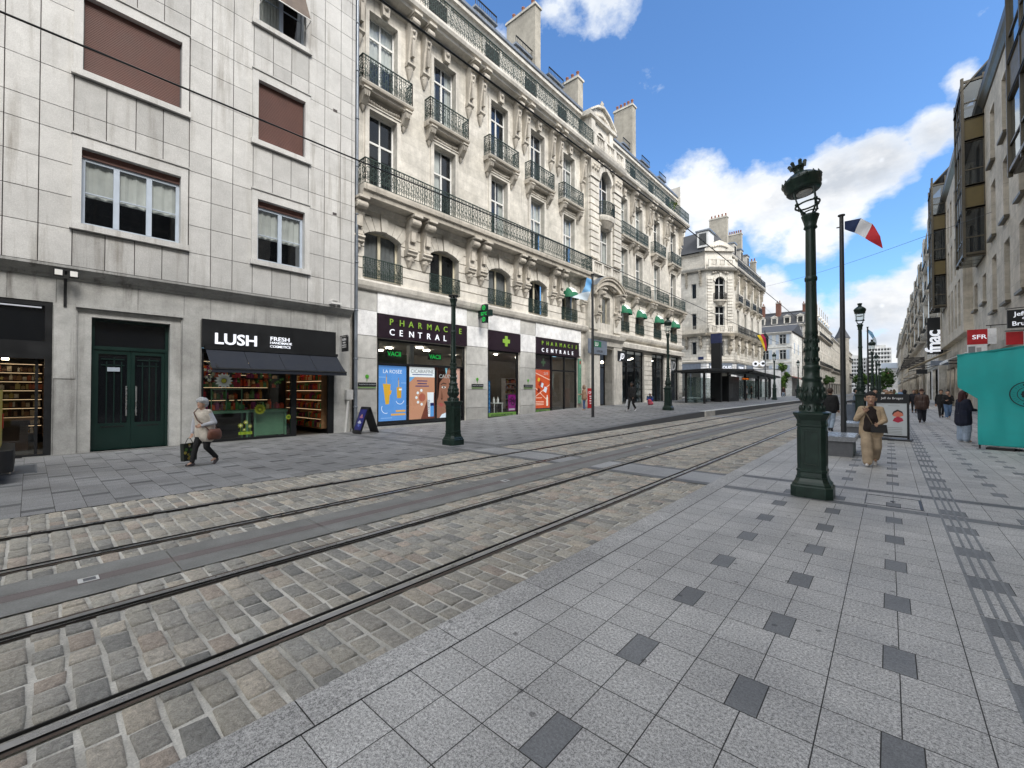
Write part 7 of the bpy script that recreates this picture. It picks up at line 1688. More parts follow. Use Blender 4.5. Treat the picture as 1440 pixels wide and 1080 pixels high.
def proj_awning(lab, y0, y1, xw, zw, xf, zf, key, slats=0, val=.25):
    a = thing('shop_awning', (xw, (y0 + y1) / 2, zw), lab, 'awning'); mb = MB()
    if slats:
        for i in range(slats): s0, s1 = i / slats, (i + .8) / slats; mb.hexa([(xw + (xf - xw) * s, y, zw + (zf - zw) * s + e) for e in (0, .06) for y in (y0, y1) for s in (s0, s1)], key)
    else: mb.hexa([(x, y, z + e) for e in (0, .05) for y in (y0, y1) for x, z in ((xw, zw), (xf, zf))], key)
    mb.build('canopy', a); mb = MB(); mb.box(xf - .03, xf + .03, y0, y1, zf - val, zf + .05, key); mb.build('valance', a)
    for y in (y0 + .2, y1 - .2): mb = MB(); mb.bar((xw, y, zw - 1.0), (xf, y, zf - .05), .07, 'charcoal_metal'); mb.build('arm', a)
proj_awning('long cream awning sloping out below the vertical black sign', 62, 72, 4.75, 5.75, 1.55, 3.95, 'awning_cream'); proj_awning('pale metal-edged awning beside the teal stall', 44, 50, 5.3, 4.95, 3.2, 3.9, 'panel_white', val=.12); proj_awning('dark slatted canopy beyond the cream awning on the right', 98, 106, 4.5, 7.2, 1.6, 5.4, 'awning_dark', 7, .2)
mb = MB(); f_ = Fr(0, 98, (1, 0), (0, -1)); a_ = bpy.data.objects['shop_awning.003']
for i in range(6): fbox(mb, f_, 1.5 + i * .09, 4.5, 5.35 + i * .31, 5.60 + i * .31, 0, .12, 'awning_dark')
mb.build('side_slats', a_); proj_awning('small cream awning farthest along the right pavement', 118, 126, 4.4, 5.2, 2.2, 4.1, 'awning_cream')
# ------------------------------------------------------------------ tram stop
ZP = .36
TS2 = thing('tram_shelter', (-13, 55, ZP), 'dark tram shelter with glass walls, two sloping roofs and an orange display', 'shelter'); mb = MB()
for y0, y1, zl, zr, nm in ((39.5, 56.5, 3.42, 3.95, 0), (56.0, 73, 3.85, 3.45, 1)):
    mb = MB(); mb.hexa([(x, y, z + dz + e) for e in (0, .22) for y, z in ((y0, zl), (y1, zr)) for x, dz in ((-14.9, -.12), (-11.9, .0))], 'black_metal'); mb.hexa([(x, y, z - .16) for z0_ in (0, 1) for y, z in ((y0 + .6, zl + z0_ * .14), (y1 - .6, zr + z0_ * .14)) for x in (-14.5, -12.4)], 'charcoal_metal'); mb.build('roof', TS2)
for y in (41.2, 49.0, 56.2, 63., 69.5):
    for x in (-12.75, -14.4): mb = MB(); mb.box(x - .09, x + .09, y - .09, y + .09, ZP - .02, 3.6, 'black_metal'); mb.build('post', TS2)
for x0, x1, y0, y1 in ((-14.42, -14.38, 41.4, 48.8), (-14.42, -14.38, 56.4, 62.8), (-14.42, -14.38, 63.2, 69.3)): mb = MB(); mb.box(x0, x1, y0, y1, ZP + .2, 3.0, 'glass_shelter'); mb.build('glass_wall', TS2)
for y in (41.2, 69.5): mb = MB(); mb.box(-14.3, -12.85, y - .015, y + .015, ZP + .2, 2.9, 'glass_shelter'); mb.build('glass_wall', TS2)
mb = MB(); mb.box(-14.4, -12.9, 49.3, 54., ZP - .02, 3.2, 'black_metal'); mb.box(-12.9, -12.86, 49.6, 51.4, ZP + .5, 2.4, 'charcoal_metal'); mb.build('kiosk', TS2)
mb = MB(); mb.box(-12.8, -12.1, 55.0, 55.2, 2.85, 3.2, 'black_metal'); text(mb, Fr(0, 55, (1, 0), (0, -1)), 'A 3 min', -12.45, 2.95, .2, 'led_orange', 0, .01); mb.build('display', TS2)
mb = MB(); mb.box(-14.2, -13.7, 42., 48.5, ZP + .42, ZP + .48, 'black_metal')
for y in (42.5, 45.2, 48.): mb.box(-14.1, -13.8, y, y + .08, ZP - .02, ZP + .42, 'black_metal')
mb.build('bench', TS2)
tt = thing('tram_totem', (-13.5, 47.5, ZP), 'tall black tram totem with a blue top rising through the shelter', 'totem'); mb = MB(); mb.box(-13.95, -13.0, 47.3, 47.75, ZP - .02, 6.6, 'black_metal'); mb.build('column', tt); mb = MB(); mb.box(-13.97, -12.98, 47.28, 47.77, 6.6, 7.6, 'print', (.02, .03, .10)); mb.build('head', tt)
# ------------------------------------------------------------------ van at the left edge
vn = thing('delivery_van', (-13., -2.6, 0), 'rear corner of a yellow van with a dark bumper at the left edge', 'van'); mb = MB()
def rbox(mb, x0, x1, y0, y1, z0, z1, r, key):
    pts = []
    for cx, cy, a0 in ((x1 - r, y1 - r, 0), (x0 + r, y1 - r, 90), (x0 + r, y0 + r, 180), (x1 - r, y0 + r, 270)):
        for i in range(5): a = radians(a0 + i * 22.5); pts.append((cx + r * cos(a), cy + r * sin(a)))
    n = len(pts); V = [(x, y, z0) for x, y in pts] + [(x, y, z1) for x, y in pts]; mb.add(V, [(i, (i + 1) % n, n + (i + 1) % n, n + i) for i in range(n)], key, None, True); mb.add(V, (tuple(range(n))[::-1], tuple(range(n, 2 * n))), key)
rbox(mb, -13.95, -12.2, -5., -.36, .55, 1.75, .14, 'van_yellow'); mb.build('body', vn); mb = MB(); rbox(mb, -13.97, -12.16, -1.2, -.18, .22, .62, .16, 'rubber'); mb.build('bumper', vn); mb = MB(); mb.box(-13.9, -13.72, -.42, -.345, .95, 1.25, 'red_sign'); mb.build('tail_light', vn); mb = MB(); rbox(mb, -13.8, -12.35, -4.2, -.44, 1.75, 2.1, .2, 'glass_bay'); mb.build('window', vn)
for x in (-13.9, -12.35): mb = MB(); f = Fr(x, -1.4, LU, (1, 0)); disc(mb, f, 0, .31, .31, -.1, .1, 'rubber', 18); disc(mb, f, 0, .31, .18, .1, .11, 'steel', 14); mb.build('wheel', vn)
# ------------------------------------------------------------------ tram wires
for x, lab in ((-3.95, 'overhead tram wire above the near track'), (-7.05, 'overhead tram wire above the far track')):
    mb = MB(); pts = [(x + .18 * sin(y * .08), y, 5.86 - .12 * sin(pi * ((y + 30) % 40) / 40)) for y in range(-30, 240, 2)]; mb.tube(pts, .013, 'iron_black', 5, caps=False); tag(mb.build('overhead_wire', loc=(x, -30, 5.8)), lab, 'wire', 'tram wires')
for p, q, lab in (((5.3, 42.75, 13.7), (-16.9, 86.3, 20.), 'span wire from the right stone block to the corner building'), ((-16.9, 47.2, 10.6), (-16.5, 68, 10.2), 'span wire crossing the side street to the corner building'), ((-16.9, 86., 17.), (-14., 136., 12.), 'span wire beyond the corner building')):
    mb = MB(); mb.tube([Vector(p).lerp(Vector(q), i / 12) - Vector((0, 0, .5 * sin(pi * i / 12))) for i in range(13)], .016, 'iron_black', 5, caps=False); tag(mb.build('span_wire', loc=p), lab, 'wire', 'span wires')
# ------------------------------------------------------------------ trees
def tree(name, lab, x, y, z, h, r, seed, trunk=.09, n=900, tint=(1, 1, 1), tall=1.2, leaf=.13, grp=None):
    rr = random.Random(seed); t_ = thing(name, (x, y, z), lab, 'tree', grp); mb = MB(); cz = z + h - r * tall
    mb.tube([(x, y, z - .05), (x + .04, y, z + h * .3), (x - .03, y + .03, cz)], [trunk * 1.4, trunk, trunk * .6], 'bark', 7)
    limbs = []
    for i in range(9):
        a = rr.uniform(0, 6.28); e = rr.uniform(.1, 1.2); L = r * rr.uniform(.55, .85); p = Vector((x, y, cz - r * .3 + rr.uniform(-.3, .3) * r)); q = p + Vector((cos(a) * cos(e), sin(a) * cos(e), sin(e) * tall)) * L; mb.tube([p, p.lerp(q, .5) + Vector((0, 0, .05)), q], [trunk * .5, trunk * .3, trunk * .12], 'bark', 5); limbs.append(q)
    mb.build('trunk', t_); mb = MB(); cl = []
    for i in range(26):
        a = rr.uniform(0, 6.28); u = rr.uniform(-1, 1); rad = r * rr.uniform(.45, .9); s = sqrt(1 - u * u); cl.append((Vector((x + s * cos(a) * rad, y + s * sin(a) * rad, cz + u * rad * tall)), rr.uniform(.25, .45) * r, rr.uniform(.55, 1.6)))
    for i in range(n):
        c, s, k_ = rr.choice(cl); d = Vector((rr.gauss(0, 1), rr.gauss(0, 1), rr.gauss(0, 1))); d = d.normalized() * s * rr.random() ** .4; p = c + d; a, b = Vector((rr.gauss(0, 1), rr.gauss(0, 1), rr.gauss(0, .6))).normalized(), Vector((rr.gauss(0, 1), rr.gauss(0, 1), rr.gauss(0, 1)))
        b = (b - a * b.dot(a)).normalized(); w = leaf * rr.uniform(.7, 1.4); kk = k_ * rr.uniform(.7, 1.3); mb.add([p - a * w, p + b * w * .45, p + a * w, p - b * w * .45], ((0, 1, 2, 3),), 'leaf_green', tuple(kk * q for q in tint))
    mb.build('crown', t_)
tree('young_tree', 'fresh green round tree between the white pavilion and the red awning', -14.9, 91, .36, 6.4, 1.35, 3, n=2200, tint=(1.7, 1.55, .9), leaf=.19, tall=1.9); tree('street_tree', 'dark round tree at the far end of the right pavement', -1.1, 130, 0, 6.3, 2.5, 8, n=1800, leaf=.28, tall=.9); tree('street_tree', 'small dark round tree far down the tram track on the left', -13., 150, 0, 5.6, 1.5, 12, n=900, leaf=.24, tall=.8); tree('street_tree', 'distant green tree between the far lamps and the tower block', -7, 190, 0, 7.5, 2.6, 15, n=1100, leaf=.35, tall=.8, tint=(1.2, 1.15, .8))
tree('balcony_plant', 'yellow-green plant on the roof walk of the long building, right half', -16.4, 43.2, 19.65, 1.3, .5, 21, .03, 260, (2.6, 1.7, .3), 1., .08); tree('balcony_plant', 'green plants on the lower balcony of the corner building', -16.4, 84.2, 10.0, 1.5, .7, 22, .03, 300, (1., 1., .8), 1., .12)
for y, lab in ((60.5, 'grey litter bin beside the far right lamp'), (29.6, 'blue-grey litter bin right behind the second right lamp')):
    t_ = thing('litter_bin', (-1.5, y, 0), lab, 'bin', 'litter bins'); mb = MB(); mb.lathe([(.24, .08), (.27, .9), (.29, .95)], 'fascia_grey', 14, (-1.5, y, 0)); mb.build('bin_body', t_); mb = MB(); mb.lathe([(.30, 1.05), (.30, 1.12), (.05, 1.2)], 'black_metal', 14, (-1.5, y, 0)); mb.bar((-1.75, y, 0), (-1.75, y, 1.1), .05, 'black_metal'); mb.build('lid', t_)
# ================================================================== people
def cap_tube(V, F, p, q, r0, r1, n=10, m=4):
    p, q = Vector(p), Vector(q); d = q - p; L = d.length; d = d / L if L > 1e-6 else Vector((0, 0, 1))
    u = Vector((0, 0, 1)) if abs(d.z) < .9 else Vector((1, 0, 0)); a = d.cross(u).normalized(); b = d.cross(a); o = len(V); rings = []
    for i in range(m): t_ = pi / 2 * (1 - i / m); rings.append((p - d * r0 * sin(t_), r0 * cos(t_)))
    rings.append((p, r0)); rings.append((q, r1))
    for i in range(1, m + 1): t_ = pi / 2 * i / m; rings.append((q + d * r1 * sin(t_), r1 * cos(t_)))
    for c, r in rings:
        r = max(r, 1e-4)
        for k in range(n): t_ = 2 * pi * k / n; V.append(c + (a * cos(t_) + b * sin(t_)) * r)
    for i in range(len(rings) - 1):
        for k in range(n): F.append((o + i * n + k, o + i * n + (k + 1) % n, o + i * n + n + (k + 1) % n, o + i * n + n + k))
    F.append(tuple(o + k for k in range(n))[::-1]); F.append(tuple(o + (len(rings) - 1) * n + k for k in range(n)))
def fused(name, caps, voxel, key, colr, parent, smooth=5):
    """one continuous surface grown over tapering limbs"""
    V, F = [], []
    for c in caps: cap_tube(V, F, *c)
    me = bpy.data.meshes.new('t'); me.from_pydata(V, [], F); o = bpy.data.objects.new('t', me); COL.objects.link(o)
    bm = bmesh.new(); bm.from_mesh(me); bmesh.ops.recalc_face_normals(bm, faces=bm.faces); bm.to_mesh(me); bm.free()
    r = o.modifiers.new('r', 'REMESH'); r.mode = 'VOXEL'; r.voxel_size = voxel; s = o.modifiers.new('s', 'SMOOTH'); s.factor = .5; s.iterations = smooth
    dg = bpy.context.evaluated_depsgraph_get(); res = bpy.data.meshes.new_from_object(o.evaluated_get(dg)); bpy.data.objects.remove(o); bpy.data.meshes.remove(me)
    res.name = name; res.materials.clear(); res.materials.append(MATS[key]); n = len(res.polygons); res.polygons.foreach_set('use_smooth', [True] * n)
    for at in list(res.attributes):
        if at.name == 'col': res.attributes.remove(at)
    a = res.attributes.new('col', 'FLOAT_COLOR', 'FACE'); fl = []
    if callable(colr):
        for p in res.polygons: fl.extend((*colr(p.center), 1.))
    else: fl = list((*colr, 1.)) * n
    a.data.foreach_set('color', fl); return link(name, res, parent)
def V3(*a): return Vector(a)
def fingers(w, d, side, curl, s, out):
    """palm, four fingers and a thumb from the wrist w along d; curl 0..1"""
    d = Vector(d).normalized(); ref = Vector((0, 1, 0)) if abs(d.y) < .8 else Vector((0, 0, 1)); x = d.cross(ref).normalized() * side; nrm = x.cross(d) * side
    pc = w + d * .05 * s; caps = [(w, w + d * .03 * s, .026 * s, .03 * s)]
    for i, L in enumerate((.072, .08, .075, .06)):
        off = x * ((i - 1.5) * .019 * s); k0 = w + d * .085 * s + off * 1.05; caps.append((w + d * .02 * s + off * .7, k0, .017 * s, .0125 * s)); b1 = (d + nrm * curl * .9).normalized(); k1 = k0 + b1 * L * .5 * s; b2 = (d + nrm * curl * 2.4).normalized(); k2 = k1 + b2 * L * .5 * s; caps += [(k0, k1, .0105 * s, .0095 * s), (k1, k2, .0095 * s, .0075 * s)]
    t0 = w + d * .025 * s - x * .022 * s; t1 = t0 + (d * .6 - x * .8 + nrm * .3).normalized() * .04 * s; t2 = t1 + (d + nrm * .4 - x * .1).normalized() * .03 * s; caps += [(t0, t1, .014 * s, .012 * s), (t1, t2, .0115 * s, .009 * s)]
    out.extend(caps)
SK = {'light': (.52, .32, .23), 'tan': (.44, .265, .18), 'brown': (.22, .115, .07), 'dark': (.08, .045, .03)}
def person(label, x, y, heading, h=1.72, z=0., skin='light', top=(.05, .05, .05), legs=(.05, .06, .1), shoes=(.03, .03, .03), hair=(.03, .02, .015), hs='short', pose='walk', arms='swing', wide=1., grp=None, det=0, lean=.0, baggy=1., topmat='cloth', sleeves=True, hem=.86, inner=None, turn=0., look=0., phase=1, leg_wide=1., hsz=1.06):
    t_ = thing('person', (x, y, z), label, 'person', grp, -radians(heading)); vox = .0075 if det == 2 else (.011 if det else .017)
    J = {}
    hip = .90; bend = lean
    def up(px, pz, fwd=0.): return V3(px, fwd + bend * (pz - hip), pz)
    pel = V3(0, -.01, .93); chest = up(0, 1.27); neck = up(0, 1.45); head = up(0, 1.595, .02)
    if pose == 'walk':
        f, b = (1, -1) if phase > 0 else (-1, 1)
        L = {f: (V3(.085 * f, .17, .50), V3(.08 * f, .27, .10), .35), b: (V3(.085 * b, .02, .47), V3(.08 * b, -.26, .15), -.5)}
    elif pose == 'sit':
        L = {1: (V3(.14, .34, .50), V3(.12, .22, .09), .1), -1: (V3(-.14, .36, .48), V3(-.1, .26, .09), .1)}; hip = .22; dz = -.68
        pel = V3(0, -.02, .24); chest = V3(0, .06, .58); neck = V3(0, .12, .76); head = V3(0, .2, .88)
    else: L = {1: (V3(.10, .02, .48), V3(.11, -.01, .085), .0), -1: (V3(-.10, .02, .48), V3(-.11, -.01, .085), .0)}
    if pose == 'sit': sh = {s: V3(.18 * s * wide, .10, .70) for s in (1, -1)}
    else: sh = {s: up(.172 * s * (.6 + .4 * wide), 1.385) for s in (1, -1)}
    A = {}
    for s in (1, -1):
        if arms == 'swing': sw = .16 * s * (-1 if phase > 0 else 1); A[s] = (sh[s] + V3(.06 * s, sw * .5 - .02, -.29), sh[s] + V3(.055 * s, sw + .05, -.53))
        elif arms == 'down': A[s] = (sh[s] + V3(.06 * s, -.02, -.29), sh[s] + V3(.05 * s, .06, -.53))
        elif arms == 'phone': A[s] = (sh[s] + V3(.10, .08, -.26), sh[s] + V3(-.05, .17, -.07)) if s == 1 else (sh[s] + V3(-.08, .02, -.28), sh[s] + V3(.06, .22, -.36))
        elif arms == 'clutch': A[s] = (sh[s] + V3(-.09, -.08, -.27), sh[s] + V3(.06, .14, -.34)) if s == -1 else (sh[s] + V3(.05, .04, -.29), sh[s] + V3(.04, .10, -.54))
        elif arms == 'front': A[s] = (sh[s] + V3(.05 * s, .06, -.28), sh[s] + V3(-.06 * s, .27, -.30))
        elif arms == 'mouth': A[s] = (sh[s] + V3(.05 * s, .12, -.24), sh[s] + V3(-.10 * s, .20, -.02)) if s == -1 else (sh[s] + V3(.05, .14, -.26), sh[s] + V3(-.06, .30, -.26))
        elif arms == 'pocket': A[s] = (sh[s] + V3(.09 * s, -.07, -.28), sh[s] + V3(.02 * s, .07, -.50))
    W = wide; S = h / 1.72; Q = Matrix.Rotation(-radians(look), 4, 'Z')
    def hp(dx, dy, dz): return head + Q @ V3(dx, dy, dz)
    body = []
    # head, neck
    body += [(hp(0, -.01, .02), hp(0, .0, .03), .092, .092), (hp(0, .025, -.02), hp(0, .045, -.075), .075, .05), (neck - V3(0, .0, .05), hp(0, -.01, -.05), .058, .052), (hp(0, .085, .015), hp(0, .105, -.022), .012, .017), (hp(0, .07, -.085), hp(0, .08, -.09), .03, .022)]
    for s in (1, -1): body.append((hp(.09 * s, -.005, .02), hp(.085 * s, 0, -.025), .018, .014))
    grow = lambda q: neck + (q - neck) * hsz
    body = [(grow(p), grow(q), r0 * hsz, r1 * hsz) for p, q, r0, r1 in body]
    if pose == 'sit': tor = [(pel, chest, .16 * W, .15 * W), (chest, neck - V3(0, 0, .06), .15 * W, .09)]
    else: tor = [(pel + V3(.06 * W, 0, 0), chest + V3(.08 * W, 0, .02), .105 * W, .10 * W), (pel + V3(-.06 * W, 0, 0), chest + V3(-.08 * W, 0, .02), .105 * W, .10 * W), (pel + V3(0, .02, .12), chest, .12 * W, .115 * W), (chest + V3(.08, 0, .02), sh[1] - V3(.03, 0, .02), .09, .055), (chest - V3(.08, 0, -.02), sh[-1] + V3(.03, 0, -.02), .09, .055), (sh[1], sh[-1], .052, .052)]
    body += [(p, q, r0 * .9, r1 * .9) for p, q, r0, r1 in tor]
    for s in (1, -1):
        k_, a_, ft_ = L[s]; e_, w_ = A[s]; hipj = pel + V3(.085 * s, 0, -.02)
        body += [(hipj, k_, .08, .052), (k_, a_, .05, .034), (a_, a_ + V3(.01 * s, .13, -.045), .034, .026), (sh[s], e_, .047, .038), (e_, w_, .037, .024)]
        dd = (w_ - e_) if arms in ('swing', 'down') or det == 0 else (w_ - e_)
        curl = .25 if arms in ('swing', 'down') else .8
        if det == 0: body.append((w_, w_ + dd.normalized() * .13, .03, .02)); fingers(w_, dd, s, curl, 1.15, body)
        else: fingers(w_, dd, s, curl, 1.05, body)
    sc = lambda caps: [(p * S, q * S, r0 * S, r1 * S) for p, q, r0, r1 in caps]
    sk = SK[skin]; lip = tuple(q * .55 for q in sk); hc = grow(head) * S
    def skc(c):
        v = Q.inverted() @ (c - hc) / (S * hsz)
        if v.y > .07 and abs(v.x) < .028 and -.066 < v.z < -.05: return (sk[0] * .7, sk[1] * .42, sk[2] * .42)
        return sk
    fused('body', sc(body), vox if det else .015, 'skin', skc, t_, 3)
    # clothes
    jk = [(p, q, r0 + .018 * baggy, r1 + .018 * baggy) for p, q, r0, r1 in tor]
    if pose != 'sit': jk += [(V3(.07 * W, -.01, hem + .02), pel + V3(.06 * W, 0, .1), .135 * W + .012 * baggy, .125 * W + .02), (V3(-.07 * W, -.01, hem + .02), pel + V3(-.06 * W, 0, .1), .135 * W + .012 * baggy, .125 * W + .02), (V3(0, -.02, hem + .02), pel + V3(0, -.01, .12), .142 * W, .13 * W)]
    for s in (1, -1):
        e_, w_ = A[s]
        if sleeves: jk += [(sh[s], e_, .068 * (.7 + .3 * baggy), .058 * (.7 + .3 * baggy)), (e_, e_.lerp(w_, .93), .056 * (.7 + .3 * baggy), .040 * (.7 + .3 * baggy))]
        else: jk += [(sh[s], sh[s].lerp(e_, .6), .068, .064)]
    jk.append((neck - V3(0, 0, .045), neck + V3(0, .0, -.01), .075, .066))
    fused('jacket' if sleeves else 'shirt', sc(jk), max(vox, .012), topmat, top, t_, 4)
    if inner:
        fused('shirt', sc([(chest + V3(0, .085 * W, .1), pel + V3(0, .095 * W, -.0), .065, .10 * W), (chest + V3(0, .07 * W, .13), chest + V3(0, .1 * W, -.1), .06, .10), (chest + V3(.06, .08 * W, .08), pel + V3(.07, .085 * W, -.03), .05, .09 * W), (chest + V3(-.06, .08 * W, .08), pel + V3(-.07, .085 * W, -.03), .05, .09 * W)]), max(vox, .012), 'cloth', inner, t_, 4)
    tr = [(pel + V3(.05 * W, -.015, .04), pel - V3(.05 * W, .015, -.04), .125 * W, .125 * W)]
    for s in (1, -1):
        k_, a_, ft_ = L[s]; hipj = pel + V3(.085 * s, -.005, -.03); w1 = leg_wide
        tr += [(hipj, k_, .105 * W, .072 * w1), (k_, a_ + V3(0, 0, .03), .070 * w1, .058 * w1)]
    fused('trousers', sc(tr), max(vox, .012), 'cloth', legs, t_, 4)
    for s in (1, -1):
        k_, a_, ft_ = L[s]; d = V3(.02 * s, .16, -.06 if ft_ <= 0.2 else .0)
        if ft_ < -.2: d = V3(.01 * s, .12, -.115)
        if ft_ > .2: d = V3(.02 * s, .16, -.0)
        base_ = a_ + V3(0, -.03, -.045)
        fused('shoe', sc([(base_, base_ + d, .045, .036), (base_ + V3(0, .02, .04), base_ + d * .6, .042, .036)]), .012, 'leather', shoes, t_, 2)
    # hair or headgear
    hr = []
    if hs in ('short', 'bun', 'long', 'pony'): hr = [(hp(0, -.025, .045), hp(0, -.015, .055), .098, .095), (hp(0, -.05, -.0), hp(0, -.045, .03), .085, .09)]
    if hs == 'long': hr += [(hp(0, -.06, .0), hp(0, -.085, -.2), .085, .075), (hp(.07, -.02, 0), hp(.085, -.02, -.17), .04, .04), (hp(-.07, -.02, 0), hp(-.085, -.02, -.17), .04, .04)]
    if hs == 'bun': hr += [(hp(0, -.05, .14), hp(0, -.05, .16), .05, .045)]
    if hs == 'pony': hr += [(hp(0, -.12, .06), hp(0, -.19, -.08), .042, .03)]
    if hs == 'set': hr = [(hp(0, -.03, .05), hp(0, -.0, .07), .112, .10), (hp(0, -.06, -.0), hp(0, -.055, .05), .10, .105), (hp(.06, .03, .07), hp(-.06, .03, .07), .06, .06), (hp(.085, -.03, -.0), hp(.085, -.02, .05), .04, .05), (hp(-.085, -.03, 0), hp(-.085, -.02, .05), .04, .05)]
    if hs == 'beanie': hr = [(hp(0, -.015, .055), hp(0, -.01, .075), .104, .092), (hp(0, -.04, .03), hp(0, -.03, .05), .10, .10)]
    if hs == 'cap': hr = [(hp(0, -.01, .055), hp(0, -.0, .07), .102, .092), (hp(0, .09, .045), hp(0, .15, .035), .05, .035)]
    if hs == 'hood': hr = [(hp(0, -.025, .03), hp(0, -.02, .06), .115, .10), (hp(0, -.04, -.06), hp(0, -.03, 0), .10, .105)]
    hr = [(grow(p), grow(q), r0 * hsz, r1 * hsz) for p, q, r0, r1 in hr]
    if hr: fused({'beanie': 'beanie', 'cap': 'cap', 'hood': 'hood'}.get(hs, 'hair'), sc(hr), max(vox, .011), 'cloth' if hs in ('beanie', 'cap', 'hood') else 'hair', hair, t_, 3)
    if det:
        for s in (1, -1):
            mb = MB(); c = grow(hp(.034 * s, .083, .018)) * S; mb.sphere(c, .011 * S, 'print', 8, 6, (.6, .58, .55)); mb.sphere(c + (Q @ V3(0, .006, 0)) * S, .0075 * S, 'print', 8, 6, (.02, .012, .01))
            mb.bar(grow(hp(.018 * s, .092, .043)) * S, grow(hp(.052 * s, .08, .043)) * S, .007 * S, 'print', col=tuple(q * .6 for q in hair) if hs != 'set' else (.25, .24, .23)); link('eye', mb.mesh('eye'), t_)
    t_['_s'] = S
    del t_['_s']
    return t_, dict(sh=sh, A=A, head=head, S=S, chest=chest, pel=pel)
def wpt(t_, v): return t_.matrix_basis @ Vector(v)
BLK = (.012, .012, .013); JEAN = (.13, .20, .32); LJ = (.34, .42, .52)
pw, d = person('old woman with set grey hair in a cream quilted waistcoat and black trousers, walking left', -11.95, 2.72, 152, 1.53, skin='light', top=(.62, .56, .48), legs=BLK, shoes=(.07, .06, .065), hair=(.40, .41, .42), hs='set', arms='clutch', wide=1.22, det=2, lean=.10, baggy=1.3, hem=.74, sleeves=False, phase=1)
caps = []
for s in (1, -1): e_, w_ = d['A'][s]; caps += [(d['sh'][s] * d['S'], e_ * d['S'], .062, .056), (e_ * d['S'], e_.lerp(w_, .95) * d['S'], .055, .042)]
fused('sleeves', caps, .012, 'cloth', (.50, .51, .55), pw, 4)
def strap(name, lab, pts, key, c): mb = MB(); mb.tube(pts, .012, key, 6, c); return mb
t2 = thing('handbag', wpt(pw, (-.24, .02, .80)), 'brown leather shoulder bag on the old woman in the cream waistcoat', 'bag'); mb = MB(); o = wpt(pw, (-.25, -.03, .74)); R0 = pw.matrix_basis.to_3x3()
def lb(dx, dy, dz): return o + R0 @ V3(dx, dy, dz)
V = []; 
for z, sx, sy in ((-.14, .05, .15), (-.08, .08, .18), (.04, .075, .165), (.10, .04, .13)):
    for i in range(12): a = 2 * pi * i / 12; V.append(lb(sx * cos(a), sy * sin(a), z))
mb.add(V, [(i * 12 + k, i * 12 + (k + 1) % 12, i * 12 + 12 + (k + 1) % 12, i * 12 + 12 + k) for i in range(3) for k in range(12)] + [tuple(range(12))[::-1], tuple(range(36, 48))], 'leather', (.16, .06, .035), True); mb.build('bag_body', t2)
mb = MB(); mb.tube([lb(.02, .10, .06), lb(.12, .20, .22), wpt(pw, (-.02, .20, 1.05)), wpt(pw, (.12, .17, 1.22)), wpt(pw, (.15, .03, 1.33)), wpt(pw, (.05, -.14, 1.15)), lb(.06, -.1, .1)], .012, 'leather', 6, (.10, .04, .025)); mb.build('strap', t2)
t2 = thing('shopping_bag', wpt(pw, (.27, .16, .3)), 'black shopping bag with yellow and white flowers carried by the old woman', 'bag'); o = wpt(pw, (.25, .17, .36)); mb = MB()
mb.hexa([lb(dx, dy, dz) for dz, w in ((-.24, .15), (.16, .17)) for dx in (-.05, .05) for dy in (-w, w)], 'leather', (.02, .025, .02)); rr = random.Random(3)
for i in range(26):
    s_ = rr.choice((-1, 1)); q = lb(.055 * s_, rr.uniform(-.13, .13), rr.uniform(-.2, .13)); r = rr.uniform(.02, .04); c = rr.choice(((.5, .36, .06), (.55, .53, .45), (.08, .2, .06), (.5, .42, .1))); mb.add([q + R0 @ V3(0, r * cos(a), r * sin(a)) for a in (0, 1.05, 2.1, 3.14, 4.2, 5.2)], (tuple(range(6)),), 'print', c)
mb.build('bag_body', t2); mb = MB(); mb.tube([lb(0, -.09, .16), lb(0, -.03, .27), lb(0, .03, .27), lb(0, .09, .16)], .008, 'leather', 5, (.02, .02, .02)); mb.build('strap', t2)
pw, d = person('woman in beige jacket and wide beige trousers with a black beanie, phoning', -.32, 12.9, 176, 1.62, skin='tan', top=(.48, .36, .235), legs=(.43, .33, .225), shoes=(.62, .60, .58), hair=(.02, .018, .018), hs='beanie', arms='phone', wide=1.12, det=2, baggy=1.15, hem=.78, inner=(.022, .014, .012), leg_wide=1.75, hsz=1.2)
t2 = thing('mobile_phone', wpt(pw, (.10, .12, 1.47)), 'dark phone held to the ear of the woman in beige', 'phone'); o = wpt(pw, (.12, .13, 1.43)); R0 = pw.matrix_basis.to_3x3(); mb = MB(); mb.hexa([lb(dx, dy, dz + dy * .8) for dz in (-.07, .07) for dx in (-.006, .006) for dy in (-.033, .033)], 'black_metal'); mb.build('case', t2)
t2 = thing('handbag', wpt(pw, (-.16, .20, .86)), 'small black shoulder bag against the hip of the woman in beige', 'bag'); o = wpt(pw, (-.13, .20, .88)); mb = MB(); mb.hexa([lb(dx, dy, dz) for dz, w in ((-.10, .15), (.08, .13)) for dx in (-w, w) for dy in (-.05, .05)], 'leather', (.012, .012, .013)); mb.build('bag_body', t2); mb = MB(); mb.tube([lb(.11, 0, .08), wpt(pw, (.05, .22, 1.12)), wpt(pw, (.15, .10, 1.33)), wpt(pw, (.1, -.16, 1.2)), wpt(pw, (-.18, -.12, .95)), lb(-.12, 0, .07)], .009, 'leather', 6, (.2, .15, .1)); mb.build('strap', t2)
G1 = 'people walking on the right pavement'
person('man in a black jacket and light jeans walking away beside the flagpole', -1.88, 22.6, 4, 1.80, top=BLK, legs=LJ, shoes=BLK, hair=(.05, .028, .018), arms='swing', wide=1.15, det=1, hem=.84, grp=G1, phase=-1, baggy=1.2, leg_wide=1.15)
